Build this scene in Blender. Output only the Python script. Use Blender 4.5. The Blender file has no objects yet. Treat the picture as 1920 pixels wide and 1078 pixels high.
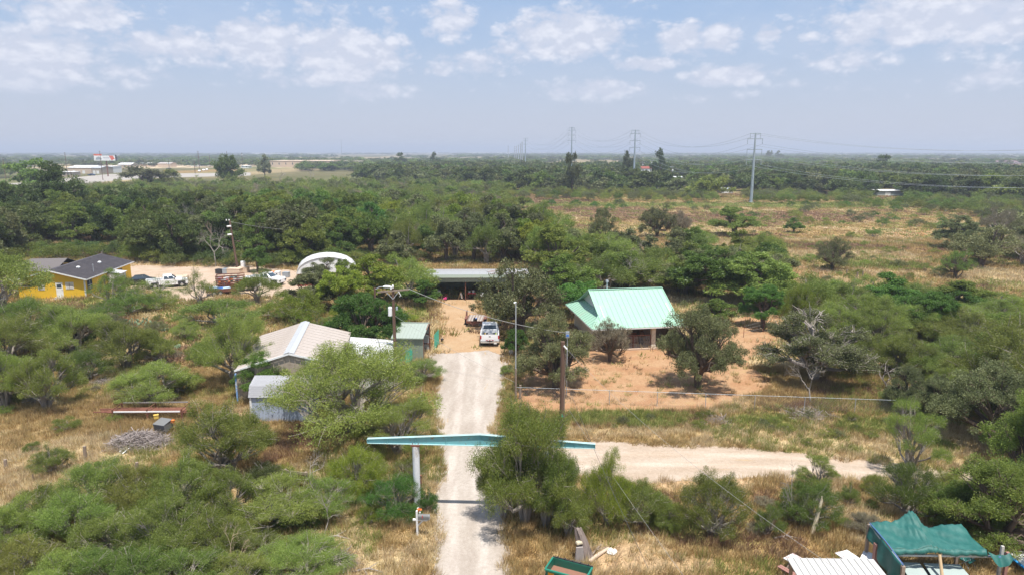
import bpy, math, random
import numpy as np
from mathutils import Vector, Matrix
random.seed(7)
S = bpy.context.scene
COL = S.collection
R = math.radians
# ---------------------------------------------------------------- camera
CAM_H, PITCH, FOC = 20.0, R(11.27), 1280.0
cam = bpy.data.objects.new('camera', bpy.data.cameras.new('camera'))
COL.objects.link(cam)
cam.location = (0, 0, CAM_H)
cam.rotation_euler = (R(90) - PITCH, 0, 0)
cam.data.sensor_width = 36
cam.data.lens = 24
cam.data.clip_end = 30000
S.camera = cam
S.render.resolution_x, S.render.resolution_y = 1024, 574
# ---------------------------------------------------------------- sun
SUNV = Vector((0.13, -0.27, 1.0)).normalized()
sun = bpy.data.objects.new('sun', bpy.data.lights.new('sun', 'SUN'))
COL.objects.link(sun)
sun.data.energy = 3.9
sun.data.angle = R(0.6)
sun.data.color = (1.0, 0.955, 0.89)
sun.rotation_euler = SUNV.to_track_quat('Z', 'Y').to_euler()
# ---------------------------------------------------------------- exposure
S.render.engine = 'CYCLES'
S.view_settings.view_transform = 'Standard'
S.view_settings.look = 'None'
S.view_settings.gamma = 1
S.view_settings.use_curve_mapping = False
S.view_settings.exposure = 0.84
S.cycles.max_bounces = 6
S.cycles.transparent_max_bounces = 12
S.cycles.volume_bounces = 0
# ---------------------------------------------------------------- world
w = bpy.data.worlds.new('World'); S.world = w; w.use_nodes = True
nt = w.node_tree; N = nt.nodes; L = nt.links
for n in list(N): N.remove(n)
def wm(op, a, b=None, clamp=False, c=None):
    n = N.new('ShaderNodeMath'); n.operation = op; n.use_clamp = clamp
    for i, v in enumerate((a, b, c)):
        if v is None: continue
        if isinstance(v, (int, float)): n.inputs[i].default_value = v
        else: L.new(v, n.inputs[i])
    return n.outputs[0]
def raydir(px, py):
    x = (px - 960) / FOC; u = (539 - py) / FOC
    c, s = math.cos(PITCH), math.sin(PITCH)
    return Vector((x, c + u * s, -s + u * c)).normalized()
def azel(px, py):
    d = raydir(px, py)
    return math.atan2(d.x, d.y), math.asin(d.z)
sky = N.new('ShaderNodeTexSky'); sky.sky_type = 'NISHITA'; sky.sun_disc = False
sky.sun_elevation = math.asin(SUNV.z); sky.sun_rotation = math.atan2(SUNV.x, SUNV.y)
sky.air_density = 1.2; sky.dust_density = 1.5; sky.ozone_density = 2.5
bg = N.new('ShaderNodeBackground'); bg.inputs[1].default_value = 0.085
tc = N.new('ShaderNodeTexCoord')
sp = N.new('ShaderNodeSeparateXYZ'); L.new(tc.outputs['Generated'], sp.inputs[0])
X_, Y_, Z_ = sp.outputs
az = wm('ARCTAN2', X_, Y_); el = wm('ARCSINE', Z_)
def fbm(vec, scale, det=7, rough=.55, dist=0.0):
    n = N.new('ShaderNodeTexNoise'); n.inputs['Scale'].default_value = scale
    n.inputs['Detail'].default_value = det; n.inputs['Roughness'].default_value = rough
    n.inputs['Distortion'].default_value = dist
    L.new(vec, n.inputs['Vector']); return n.outputs['Fac']
cv = N.new('ShaderNodeCombineXYZ'); L.new(az, cv.inputs[0]); L.new(wm('MULTIPLY', el, 1.7), cv.inputs[1])
n1 = fbm(cv.outputs[0], 26, 9, .52, .0)
cv2 = N.new('ShaderNodeCombineXYZ'); L.new(az, cv2.inputs[0]); L.new(wm('MULTIPLY_ADD', el, 1.7, c=.016), cv2.inputs[1])
n2 = fbm(cv2.outputs[0], 26, 9, .52, .0)
# clouds seen in the photograph: centre, half width, half height (bearing, elevation)
blobs = [(150,20,110,34,.9),(70,95,105,44,1.),(20,120,90,50,.9),(330,85,120,28,1.),(490,80,105,46,1.05),(650,105,110,52,1.15),
         (610,15,110,22,.6),(720,40,60,18,.55),(845,35,48,42,.95),(900,120,80,26,.6),(1060,65,120,50,1.05),(1120,20,120,24,.55),
         (1285,72,55,30,1.),(1345,70,50,28,.95),(1435,68,28,24,.9),(1220,120,60,14,.65),(1365,143,64,20,.8),(1560,55,50,24,.55),
         (1740,38,170,44,1.1),(1860,30,130,50,1.),(1590,108,80,26,.85),(1680,95,40,16,.5),(1110,170,95,24,.65),(600,150,70,20,.6),
         (690,170,80,22,.6),(230,135,70,20,.5),(380,118,40,12,.5),(1340,180,60,12,.45),(1490,158,30,10,.45),(1870,145,100,24,.5),
         (1570,178,50,14,.4),(820,130,50,18,.5),(120,150,120,24,.5),(480,140,60,16,.5),(1830,60,80,22,.8),(960,95,60,30,.7)]
acc = None
for (px, py, hw, hh, a) in blobs:
    A, E = azel(px, py)
    if py > 112: a *= 1.35; hw *= 1.15
    dx = wm('MULTIPLY', wm('SUBTRACT', az, A), FOC / hw / 1.0)
    dy = wm('MULTIPLY', wm('SUBTRACT', el, E), FOC / hh)
    r2 = wm('MULTIPLY_ADD', dx, dx, c=wm('MULTIPLY', dy, dy))
    g = wm('MULTIPLY', wm('EXPONENT', wm('MULTIPLY', r2, -.75)), a)
    acc = g if acc is None else wm('MAXIMUM', acc, g)
# fair weather cumulus over the rest of the dome
pz = wm('MAXIMUM', Z_, .04)
pv = N.new('ShaderNodeCombineXYZ'); L.new(wm('DIVIDE', X_, pz), pv.inputs[0]); L.new(wm('DIVIDE', Y_, pz), pv.inputs[1])
n3 = fbm(pv.outputs[0], .55, 6, .55)
hi = wm('MULTIPLY', wm('MULTIPLY', wm('SUBTRACT', n3, .47, True), 5.0, True), wm('MULTIPLY', wm('SUBTRACT', el, .22, True), 6.0, True))
hi = wm('MULTIPLY', hi, .8)
vo = N.new('ShaderNodeTexVoronoi'); vo.inputs['Scale'].default_value = 34; vo.inputs['Detail'].default_value = 3; vo.inputs['Roughness'].default_value = .55
wv = N.new('ShaderNodeVectorMath'); wv.operation = 'MULTIPLY_ADD'
nd = N.new('ShaderNodeTexNoise'); nd.inputs['Scale'].default_value = 30; nd.inputs['Detail'].default_value = 3; L.new(cv.outputs[0], nd.inputs['Vector'])
L.new(nd.outputs['Color'], wv.inputs[0]); wv.inputs[1].default_value = (.018, .018, .018); L.new(cv.outputs[0], wv.inputs[2]); L.new(wv.outputs[0], vo.inputs['Vector'])
puff = wm('SUBTRACT', .70, vo.outputs['Distance'])
dens = wm('ADD', wm('ADD', wm('MULTIPLY', acc, 1.35), wm('MULTIPLY', puff, .62)), wm('MULTIPLY', wm('SUBTRACT', n1, .5), 1.1))
cl = N.new('ShaderNodeMapRange'); cl.interpolation_type = 'SMOOTHSTEP'
L.new(dens, cl.inputs[0]); cl.inputs[1].default_value = .22; cl.inputs[2].default_value = .95
mask = wm('MULTIPLY', cl.outputs[0], wm('MULTIPLY', wm('SUBTRACT', el, .03, True), 16, True))
n5 = fbm(cv.outputs[0], 6, 6, .55)
soft = wm('MULTIPLY', wm('MULTIPLY', wm('SUBTRACT', n5, .42, True), 2.2, True), wm('MULTIPLY', wm('SUBTRACT', el, .035, True), 12, True))
mask = wm('MAXIMUM', wm('MAXIMUM', wm('MULTIPLY', mask, .90), wm('MULTIPLY', soft, .38)), hi)
lit = wm('MULTIPLY_ADD', wm('SUBTRACT', n1, n2), 4.5, c=.60, clamp=True)
core = wm('ADD', wm('MULTIPLY', puff, .55), wm('MULTIPLY_ADD', dens, .20, c=wm('MULTIPLY', lit, .55)), True)
cr = N.new('ShaderNodeValToRGB'); L.new(core, cr.inputs[0])
cr.color_ramp.elements[0].color = (.375, .40, .475, 1); cr.color_ramp.elements[1].color = (.495, .505, .555, 1)
cr.color_ramp.elements[0].position = .25; cr.color_ramp.elements[1].position = .85
# thin high veil that pales the blue, thicker towards the horizon
sc = N.new('ShaderNodeVectorMath'); sc.operation = 'SCALE'; L.new(sky.outputs[0], sc.inputs[0]); sc.inputs[3].default_value = .062
veil = N.new('ShaderNodeMixRGB')
vf = N.new('ShaderNodeMapRange'); L.new(el, vf.inputs[0]); vf.inputs[1].default_value = 0; vf.inputs[2].default_value = .24
vf.inputs[3].default_value = .92; vf.inputs[4].default_value = .55
L.new(vf.outputs[0], veil.inputs[0]); L.new(sc.outputs[0], veil.inputs[1]); vc = N.new('ShaderNodeValToRGB'); L.new(wm('MULTIPLY', el, 4.6, True), vc.inputs[0]); L.new(vc.outputs[0], veil.inputs[2])
vc.color_ramp.elements[0].color = (.362, .376, .432, 1); vc.color_ramp.elements[1].color = (.235, .34, .53, 1)
mx = N.new('ShaderNodeMixRGB'); L.new(mask, mx.inputs[0]); L.new(veil.outputs[0], mx.inputs[1]); L.new(cr.outputs[0], mx.inputs[2])
L.new(mx.outputs[0], bg.inputs[0]); bg.inputs[1].default_value = 1.0
out = N.new('ShaderNodeOutputWorld'); L.new(bg.outputs[0], out.inputs[0])

# ================================================================ helpers
def ground(px, py, z=0.0):
    """where a sight line of the survey photograph meets height z"""
    d = raydir(px, py); t = (z - CAM_H) / d.z
    return Vector((d.x * t, d.y * t, z))
def height_at(px, py, Y):
    d = raydir(px, py); return CAM_H + d.z / d.y * Y
def at_depth(px, py, Y):
    d = raydir(px, py); t = Y / d.y
    return Vector((d.x * t, Y, CAM_H + d.z * t))
def project(x, y, z=0.0):
    c, s = math.cos(PITCH), math.sin(PITCH)
    zz = z - CAM_H; d = y * c - zz * s; u = y * s + zz * c
    return 960 + FOC * x / d, 539 - FOC * u / d
def depth(v): return v.y * math.cos(PITCH) - (v.z - CAM_H) * math.sin(PITCH)

def tag(o, label=None, cat=None, group=None, kind=None):
    if label: o['label'] = label
    if cat: o['category'] = cat
    if group: o['group'] = group
    if kind: o['kind'] = kind
    return o
def thing(name, label, cat, loc=(0, 0, 0), rz=0.0, group=None):
    o = bpy.data.objects.new(name, None); COL.objects.link(o)
    o.empty_display_size = .3
    o.location = loc; o.rotation_euler = (0, 0, rz)
    return tag(o, label, cat, group)
def link(name, me, parent=None, loc=None, rz=None):
    o = bpy.data.objects.new(name, me); COL.objects.link(o)
    if parent: o.parent = parent
    if loc is not None: o.location = loc
    if rz is not None: o.rotation_euler = (0, 0, rz)
    return o
class MB:
    """collects shapes that become one mesh object"""
    def __init__(s): s.v = []; s.f = []; s.smooth = False
    def add(s, vs, fs):
        b = len(s.v); s.v += [tuple(v) for v in vs]; s.f += [tuple(i + b for i in f) for f in fs]; return s
    def hexa(s, p):
        return s.add(p, [(3,2,1,0),(4,5,6,7),(0,1,5,4),(1,2,6,5),(2,3,7,6),(3,0,4,7)])
    def box(s, c, d, rz=0, taper=1.0):
        x, y, z = d[0]/2, d[1]/2, d[2]/2; q = []
        for k, t in ((-z, 1), (z, taper)):
            for a, b in ((-x,-y),(x,-y),(x,y),(-x,y)):
                a2, b2 = a*t, b*t
                q.append((c[0]+a2*math.cos(rz)-b2*math.sin(rz), c[1]+a2*math.sin(rz)+b2*math.cos(rz), c[2]+k))
        return s.hexa(q)
    def bx(s, x0, x1, y0, y1, z0, z1):
        return s.box(((x0+x1)/2, (y0+y1)/2, (z0+z1)/2), (x1-x0, y1-y0, z1-z0))
    def beam(s, a, b, w, h):
        a, b = Vector(a), Vector(b); d = (b-a).normalized()
        u = Vector((0,0,1)) if abs(d.z) < .95 else Vector((0,1,0))
        r = d.cross(u).normalized(); u = r.cross(d)
        q = []
        for p in (a, b):
            for i, j in ((-1,-1),(1,-1),(1,1),(-1,1)): q.append(p + r*(i*w/2) + u*(j*h/2))
        return s.hexa(q)
    def slab(s, p, t, n=None):
        """polygon p thickened by t along its normal"""
        p = [Vector(v) for v in p]
        if n is None: n = (p[1]-p[0]).cross(p[2]-p[0]).normalized()
        k = len(p); q = [v - n*t for v in p]
        return s.add(q + p, [tuple(range(k))[::-1], tuple(range(k, 2*k))] + [(i, (i+1) % k, (i+1) % k+k, i+k) for i in range(k)])
    def tube(s, pts, r, n=6, cap=True):
        pts = [Vector(p) for p in pts]
        if not isinstance(r, (list, tuple)): r = [r]*len(pts)
        b = len(s.v); up = Vector((0.31, 0.17, 1)).normalized()
        for i, p in enumerate(pts):
            d = (pts[min(i+1, len(pts)-1)] - pts[max(i-1, 0)])
            d = d.normalized() if d.length > 1e-9 else Vector((0,0,1))
            if abs(d.dot(up)) > .97: a = d.cross(Vector((1,0,0))).normalized()
            else: a = d.cross(up).normalized()
            c = d.cross(a)
            for k in range(n):
                t = 2*math.pi*k/n; s.v.append(tuple(p + (a*math.cos(t) + c*math.sin(t))*r[i]))
        for i in range(len(pts)-1):
            for k in range(n):
                k2 = (k+1) % n; s.f.append((b+i*n+k, b+i*n+k2, b+(i+1)*n+k2, b+(i+1)*n+k))
        if cap:
            s.f.append(tuple(b+k for k in range(n))[::-1]); e = b+(len(pts)-1)*n; s.f.append(tuple(e+k for k in range(n)))
        return s
    def rib(s, a, b, c, d, pitch, h=.035, wdt=.05):
        """sheet a-b-c-d whose standing seams run from edge ab to edge dc"""
        a, b, c, d = map(Vector, (a, b, c, d)); nrm = (b-a).cross(d-a).normalized(); n = max(1, round((b-a).length/pitch))
        s.slab((a, b, c, d), .02, nrm)
        for i in range(n+1):
            t = i/n; s.beam(a.lerp(b, t)+nrm*h/2, d.lerp(c, t)+nrm*h/2, wdt, h)
        return s
    def lathe(s, c, prof, n=14):
        return s.tube([(c[0], c[1], c[2]+z) for r, z in prof], [max(r, .001) for r, z in prof], n)
    def mesh(s, name, m=None):
        me = bpy.data.meshes.new(name); me.from_pydata(s.v, [], s.f); me.validate()
        if m: me.materials.append(m)
        if s.smooth: me.shade_smooth()
        return me
    def build(s, name, m, parent=None, loc=None, rz=None, label=None):
        o = link(name, s.mesh(name, m), parent, loc, rz)
        if label: o['label'] = label
        return o
def bevel(o, w=.02, seg=2):
    b = o.modifiers.new('bevel', 'BEVEL'); b.width = w; b.segments = seg; b.limit_method = 'ANGLE'; return o
def copy_tree(o, parent=None, loc=None, rz=None, **kw):
    c = o.copy(); COL.objects.link(c); c.parent = parent
    for ch in list(o.children): copy_tree(ch, c)
    if loc is not None: c.location = loc
    if rz is not None: c.rotation_euler = (0, 0, rz)
    for k, v in kw.items(): c[k] = v
    return c

# ---------------------------------------------------------------- materials
def mixc(nt, f, a, b, mode='MIX'):
    m = nt.nodes.new('ShaderNodeMixRGB'); m.blend_type = mode
    for i, v in enumerate((f, a, b)):
        if isinstance(v, (int, float)): m.inputs[i].default_value = v
        elif isinstance(v, tuple): m.inputs[i].default_value = (*v[:3], 1)
        else: nt.links.new(v, m.inputs[i])
    return m.outputs[0]
def noise(nt, scale, det=5, rough=.6, coord='Object', vec=None):
    n = nt.nodes.new('ShaderNodeTexNoise'); n.inputs['Scale'].default_value = scale
    n.inputs['Detail'].default_value = det; n.inputs['Roughness'].default_value = rough
    if vec is None:
        t = nt.nodes.new('ShaderNodeTexCoord'); vec = t.outputs[coord]
    nt.links.new(vec, n.inputs['Vector']); return n.outputs['Fac']
def ramp(nt, f, p0, p1):
    r = nt.nodes.new('ShaderNodeMapRange'); r.interpolation_type = 'SMOOTHSTEP'
    nt.links.new(f, r.inputs[0]); r.inputs[1].default_value = p0; r.inputs[2].default_value = p1
    return r.outputs[0]
MATS = {}
def pm(name, col, rough=.7, metal=0.0, dirt=None, dscale=1.3, d0=.5, d1=.72, fine=25, var=.14, bump=.15, stretch=None):
    """painted / weathered surface: fine tone variation plus stains of its own"""
    if name in MATS: return MATS[name]
    m = bpy.data.materials.new(name); m.use_nodes = True; nt = m.node_tree
    b = nt.nodes['Principled BSDF']; b.inputs['Roughness'].default_value = rough; b.inputs['Metallic'].default_value = metal
    t = nt.nodes.new('ShaderNodeTexCoord'); vec = t.outputs['Object']
    if stretch:
        mp = nt.nodes.new('ShaderNodeMapping'); mp.inputs['Scale'].default_value = stretch
        nt.links.new(vec, mp.inputs[0]); vec = mp.outputs[0]
    f = noise(nt, fine, 4, vec=vec)
    g = noise(nt, dscale, 6, .65, vec=vec)
    c = mixc(nt, f, tuple(x*(1-var) for x in col), tuple(min(1, x*(1+var)) for x in col))
    if dirt: c = mixc(nt, ramp(nt, g, d0, d1), c, dirt)
    nt.links.new(c, b.inputs['Base Color'])
    if bump:
        bp = nt.nodes.new('ShaderNodeBump'); bp.inputs['Strength'].default_value = bump; bp.inputs['Distance'].default_value = .02
        nt.links.new(f, bp.inputs['Height']); nt.links.new(bp.outputs[0], b.inputs['Normal'])
    MATS[name] = m; return m
def leaf_mat(name, dark, mid, light, hue=.06, trans=.35):
    m = bpy.data.materials.new(name); m.use_nodes = True; nt = m.node_tree
    for n in list(nt.nodes): nt.nodes.remove(n)
    at = nt.nodes.new('ShaderNodeAttribute'); at.attribute_name = 'shade'
    oi = nt.nodes.new('ShaderNodeObjectInfo')
    r = nt.nodes.new('ShaderNodeValToRGB'); nt.links.new(at.outputs['Fac'], r.inputs[0])
    e = r.color_ramp.elements; e[0].color = (*dark, 1); e[1].color = (*light, 1); q = e.new(.5); q.color = (*mid, 1)
    hs = nt.nodes.new('ShaderNodeHueSaturation')
    a = nt.nodes.new('ShaderNodeMapRange'); nt.links.new(oi.outputs['Random'], a.inputs[0]); a.inputs[3].default_value = .5-hue/2; a.inputs[4].default_value = .5+hue/2
    nt.links.new(a.outputs[0], hs.inputs['Hue'])
    v = nt.nodes.new('ShaderNodeMath'); v.operation = 'FRACT'
    v0 = nt.nodes.new('ShaderNodeMath'); v0.operation = 'MULTIPLY'; v0.inputs[1].default_value = 7.31
    nt.links.new(oi.outputs['Random'], v0.inputs[0]); nt.links.new(v0.outputs[0], v.inputs[0])
    b = nt.nodes.new('ShaderNodeMapRange'); nt.links.new(v.outputs[0], b.inputs[0]); b.inputs[3].default_value = .74; b.inputs[4].default_value = 1.25
    nt.links.new(b.outputs[0], hs.inputs['Value']); nt.links.new(r.outputs[0], hs.inputs['Color'])
    hs.inputs['Saturation'].default_value = .95
    d = nt.nodes.new('ShaderNodeBsdfDiffuse'); tr = nt.nodes.new('ShaderNodeBsdfTranslucent')
    gl = nt.nodes.new('ShaderNodeBsdfGlossy'); gl.inputs['Roughness'].default_value = .45; gl.inputs['Color'].default_value = (.9, .9, .9, 1)
    nt.links.new(hs.outputs[0], d.inputs[0]); nt.links.new(hs.outputs[0], tr.inputs[0])
    m1 = nt.nodes.new('ShaderNodeMixShader'); m1.inputs[0].default_value = trans
    nt.links.new(d.outputs[0], m1.inputs[1]); nt.links.new(tr.outputs[0], m1.inputs[2])
    m2 = nt.nodes.new('ShaderNodeMixShader'); m2.inputs[0].default_value = .015
    nt.links.new(m1.outputs[0], m2.inputs[1]); nt.links.new(gl.outputs[0], m2.inputs[2])
    o = nt.nodes.new('ShaderNodeOutputMaterial'); nt.links.new(m2.outputs[0], o.inputs[0])
    MATS[name] = m; return m
# ================================================================ ground
RNG = np.random.default_rng(11)
_TAB = RNG.random((256, 256))
def vn(x, y, s, k=0):
    x = np.asarray(x)/s + 17.3*k; y = np.asarray(y)/s + 9.7*k
    xi = np.floor(x).astype(int); yi = np.floor(y).astype(int); fx = x-xi; fy = y-yi
    fx = fx*fx*(3-2*fx); fy = fy*fy*(3-2*fy)
    a = _TAB[xi & 255, yi & 255]; b = _TAB[(xi+1) & 255, yi & 255]; c = _TAB[xi & 255, (yi+1) & 255]; d = _TAB[(xi+1) & 255, (yi+1) & 255]
    return (a*(1-fx)+b*fx)*(1-fy) + (c*(1-fx)+d*fx)*fy
def vf_(x, y, s, k=0, o=4):
    t = 0; a = .5
    for i in range(o): t = t + a*vn(x, y, s/2**i, k+i*3); a *= .5
    return t/(1-.5**o)
def sstep(a, b, x): t = np.clip((x-a)/(b-a), 0, 1); return t*t*(3-2*t)
CL = dict(dry=(.36,.255,.135), straw=(.43,.335,.20), soil=(.50,.345,.22), red=(.41,.225,.12), rust=(.20,.125,.078), olive=(.21,.20,.07),
          green=(.13,.155,.05), lime=(.15,.22,.05), litter=(.16,.115,.065), pale=(.58,.46,.33), field=(.37,.285,.17), wood=(.06,.075,.03), gold=(.29,.19,.085))
# soft patches of ground cover: centre, half width, half height in the survey photo, cover, strength
PATCH = [
 (1200,715,190,55,'red',1.1),(1400,640,55,45,'red',1.),(1250,755,160,14,'red',1.),(1040,740,110,25,'dry',.8),(1060,655,40,16,'soil',.9),
 (1170,680,60,18,'olive',.6),(865,590,45,45,'red',.9),(880,640,25,18,'green',1.1),(790,590,35,22,'olive',.8),(860,660,60,12,'straw',.8),
 (1640,725,140,24,'gold',1.1),(1500,770,140,16,'gold',.9),(1700,770,110,14,'gold',.8),(1200,785,150,18,'green',.8),(1420,790,110,18,'olive',.9),(1640,800,120,20,'olive',.8),
 (1760,835,45,16,'lime',1.2),(1330,905,160,22,'soil',.9),(1500,900,120,16,'soil',.8),(1250,1040,110,30,'soil',.8),(1160,1050,60,26,'soil',.8),(1400,1020,160,45,'gold',.6),(1330,990,120,30,'olive',.7),
 (1250,960,60,40,'olive',.7),(1560,930,60,60,'straw',.7),(1480,950,60,60,'gold',.7),
 (700,1040,90,50,'straw',1.),(740,1010,50,30,'dry',.9),(780,920,40,40,'dry',.8),(500,850,90,45,'gold',.9),(580,830,60,50,'rust',.5),
 (90,880,140,60,'straw',1.1),(200,850,80,20,'straw',1.),(60,800,80,30,'dry',.9),(150,770,90,18,'gold',.7),(330,600,60,40,'gold',1.),(360,660,60,60,'rust',.75),(330,720,90,50,'dry',1.),(300,590,40,20,'straw',.7),
 (80,740,60,20,'gold',.5),(420,760,60,20,'dry',.8),(30,960,60,40,'straw',.9),(200,560,60,15,'olive',.7),
 (1080,397,90,13,'rust',1.),(1180,402,170,13,'rust',1.1),(1350,415,140,18,'rust',1.),(1500,407,180,12,'rust',1.1),(1330,430,60,10,'straw',.8),(1010,405,70,16,'straw',1.),(1040,420,30,8,'soil',1.),
 (1100,440,60,14,'green',.8),(1230,450,90,10,'gold',.8),(1420,466,90,7,'pale',1.1),(1410,470,40,4,'green',1.2),(1560,465,150,10,'rust',.8),(1620,480,190,14,'straw',.8),(1750,470,60,16,'gold',.8),
 (1700,440,70,8,'red',1.),(1500,440,150,8,'gold',.7),(1650,500,120,12,'green',.7),(1850,520,110,22,'straw',.9),(1500,512,90,14,'red',.8),(1600,525,60,12,'straw',.9),(1900,545,80,10,'dry',.9),
 (1340,475,60,8,'straw',.9),(1280,500,60,12,'olive',.8),(1100,470,90,14,'lime',.6),(970,385,60,10,'olive',.9),(1200,385,300,5,'green',1.),(1500,385,300,6,'green',.9),
 (1830,540,60,10,'rust',.6),(1440,600,40,22,'straw',.8),(1610,690,60,14,'dry',.9),(1090,480,60,8,'straw',.7),(1700,520,160,12,'dry',.8),
 (380,350,130,8,'field',.8),(160,345,120,10,'field',.8),(1650,318,160,5,'pale',1.1),(1850,320,120,6,'pale',1.),(1430,305,110,3,'field',1.),(300,312,200,5,'pale',1.),(370,322,60,5,'gold',.9),(600,310,120,5,'pale',.7),
 (1300,350,50,5,'pale',.7),(1260,365,40,5,'field',.6),
 (400,530,170,28,'soil',.8),(230,500,70,14,'soil',.6),(1750,380,200,6,'wood',.8),(600,400,500,50,'litter',.9),(120,430,250,40,'litter',.9),(800,450,300,35,'litter',.9),
 (980,1060,40,60,'gold',.8),(1650,860,60,20,'straw',.9),(1500,835,100,10,'straw',.8),(1180,812,140,9,'straw',.9),(560,960,90,30,'litter',.6),(300,1000,300,50,'olive',.8),
]
PW = []
for (px, py, hw, hh, c, s) in PATCH:
    g = ground(px, py); a = ground(px, max(py-hh, 290)); b = ground(px, py+hh)
    PW.append((g.x, (a.y+b.y)/2, hw*depth(g)/FOC, max((a.y-b.y)/2, .5), np.array(CL[c]), s))
def ground_colour(x, y):
    x = np.asarray(x, float); y = np.asarray(y, float)
    n1 = vf_(x, y, 9, 1); n2 = vf_(x, y, 2.2, 2); n3 = vf_(x, y, 28, 3)
    c = np.array(CL['dry'])[None]*np.ones((len(x), 1))
    def over(c, k, w): return c*(1-w[:, None]) + np.array(CL[k] if isinstance(k, str) else k)[None]*w[:, None]
    c = over(c, 'straw', sstep(.45, .65, n1)*.8)
    c = over(c, 'olive', sstep(.52, .68, n3)*.55)
    c = over(c, 'gold', sstep(.55, .7, vf_(x, y, 6, 5))*.5)
    far = sstep(260, 420, y)
    c = over(c, 'wood', far*.75)
    fld = vf_(x*.35, y*.12, 60, 8)
    c = over(c, 'field', far*sstep(.55, .62, fld)*.7)
    c = over(c, 'green', far*sstep(.60, .7, vf_(x*.4, y*.15, 45, 9))*.6)
    for (gx, gy, rx, ry, col, s) in PW:
        d = np.sqrt(((x-gx)/rx)**2 + ((y-gy)/ry)**2)
        w = sstep(1.15, .55, d + (n1-.5)*.9 + (n2-.5)*.7)*min(s, 1)
        c = over(c, col, w)
    c = c*(.86+.28*n2)[:, None]
    return c
rows = [5*1.0135**i for i in range(585)]
cols = [-5, -3, -2, -1.5, -1.2] + list(np.linspace(-1.0, 1.0, 221)) + [1.2, 1.5, 2, 3, 5]
gx = np.array([[u*Y for u in cols] for Y in rows]); gy = np.array([[Y]*len(cols) for Y in rows])
gx[:, 0] = -14000; gx[:, -1] = 14000
nr, nc = gx.shape
vx = np.concatenate([gx.ravel(), [-14000, 14000]]); vy = np.concatenate([gy.ravel(), [-9000, -9000]])
vz = np.zeros_like(vx)
idx = np.arange(nr*nc).reshape(nr, nc)
F = np.stack([idx[:-1, :-1], idx[:-1, 1:], idx[1:, 1:], idx[1:, :-1]], -1).reshape(-1, 4)
def np_mesh(name, V, F, m=None, attrs=None, smooth=False):
    me = bpy.data.meshes.new(name); V = np.ascontiguousarray(V, np.float32); F = np.ascontiguousarray(F, np.int32)
    me.vertices.add(len(V)); me.vertices.foreach_set('co', V.ravel())
    k = F.shape[1]; me.loops.add(F.size); me.polygons.add(len(F))
    me.loops.foreach_set('vertex_index', F.ravel())
    me.polygons.foreach_set('loop_start', np.arange(0, F.size, k, dtype=np.int32))
    me.update(calc_edges=True)
    for an, (typ, dat) in (attrs or {}).items():
        at = me.attributes.new(an, typ, 'POINT')
        at.data.foreach_set('color' if typ == 'FLOAT_COLOR' else 'value', np.ascontiguousarray(dat, np.float32).ravel())
    if smooth: me.shade_smooth()
    if m: me.materials.append(m)
    return me
cc = ground_colour(vx, vy); cc = np.concatenate([cc, np.ones((len(cc), 1))], 1)
gm = bpy.data.materials.new('prairie_ground'); gm.use_nodes = True; t = gm.node_tree; b = t.nodes['Principled BSDF']
b.inputs['Roughness'].default_value = .95; b.inputs['Specular IOR Level'].default_value = .1
a = t.nodes.new('ShaderNodeAttribute'); a.attribute_name = 'cover'
g1 = noise(t, 2.2, 6, .7); g2 = noise(t, 9, 5, .7); g3 = noise(t, .12, 4, .6)
c = mixc(t, ramp(t, g1, .3, .7), (.72,.72,.72), (1.22,1.2,1.16)); c = mixc(t, 1.0, a.outputs['Color'], c, 'MULTIPLY')
c2 = mixc(t, ramp(t, g2, .35, .65), (.7,.7,.68), (1.25,1.24,1.2)); c = mixc(t, 1.0, c, c2, 'MULTIPLY')
c3 = mixc(t, ramp(t, g3, .35, .65), (.88,.9,.86), (1.1,1.08,1.04)); c = mixc(t, 1.0, c, c3, 'MULTIPLY')
t.links.new(c, b.inputs['Base Color'])
bp = t.nodes.new('ShaderNodeBump'); bp.inputs['Strength'].default_value = .6; bp.inputs['Distance'].default_value = .08
t.links.new(g2, bp.inputs['Height']); t.links.new(bp.outputs[0], b.inputs['Normal'])
me = np_mesh('ground', np.stack([vx, vy, vz], 1), F, gm, {'cover': ('FLOAT_COLOR', cc)})
tag(link('ground', me), kind='structure')
mb = MB(); mb.add([(-14000,-9000,0),(14000,-9000,0),(14000,5,0),(-14000,5,0)], [(0,1,2,3)])
me2 = mb.mesh('ground', gm); at = me2.attributes.new('cover', 'FLOAT_COLOR', 'POINT')
at.data.foreach_set('color', [.4,.3,.15,1]*4)
tag(link('ground', me2), kind='structure')

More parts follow.
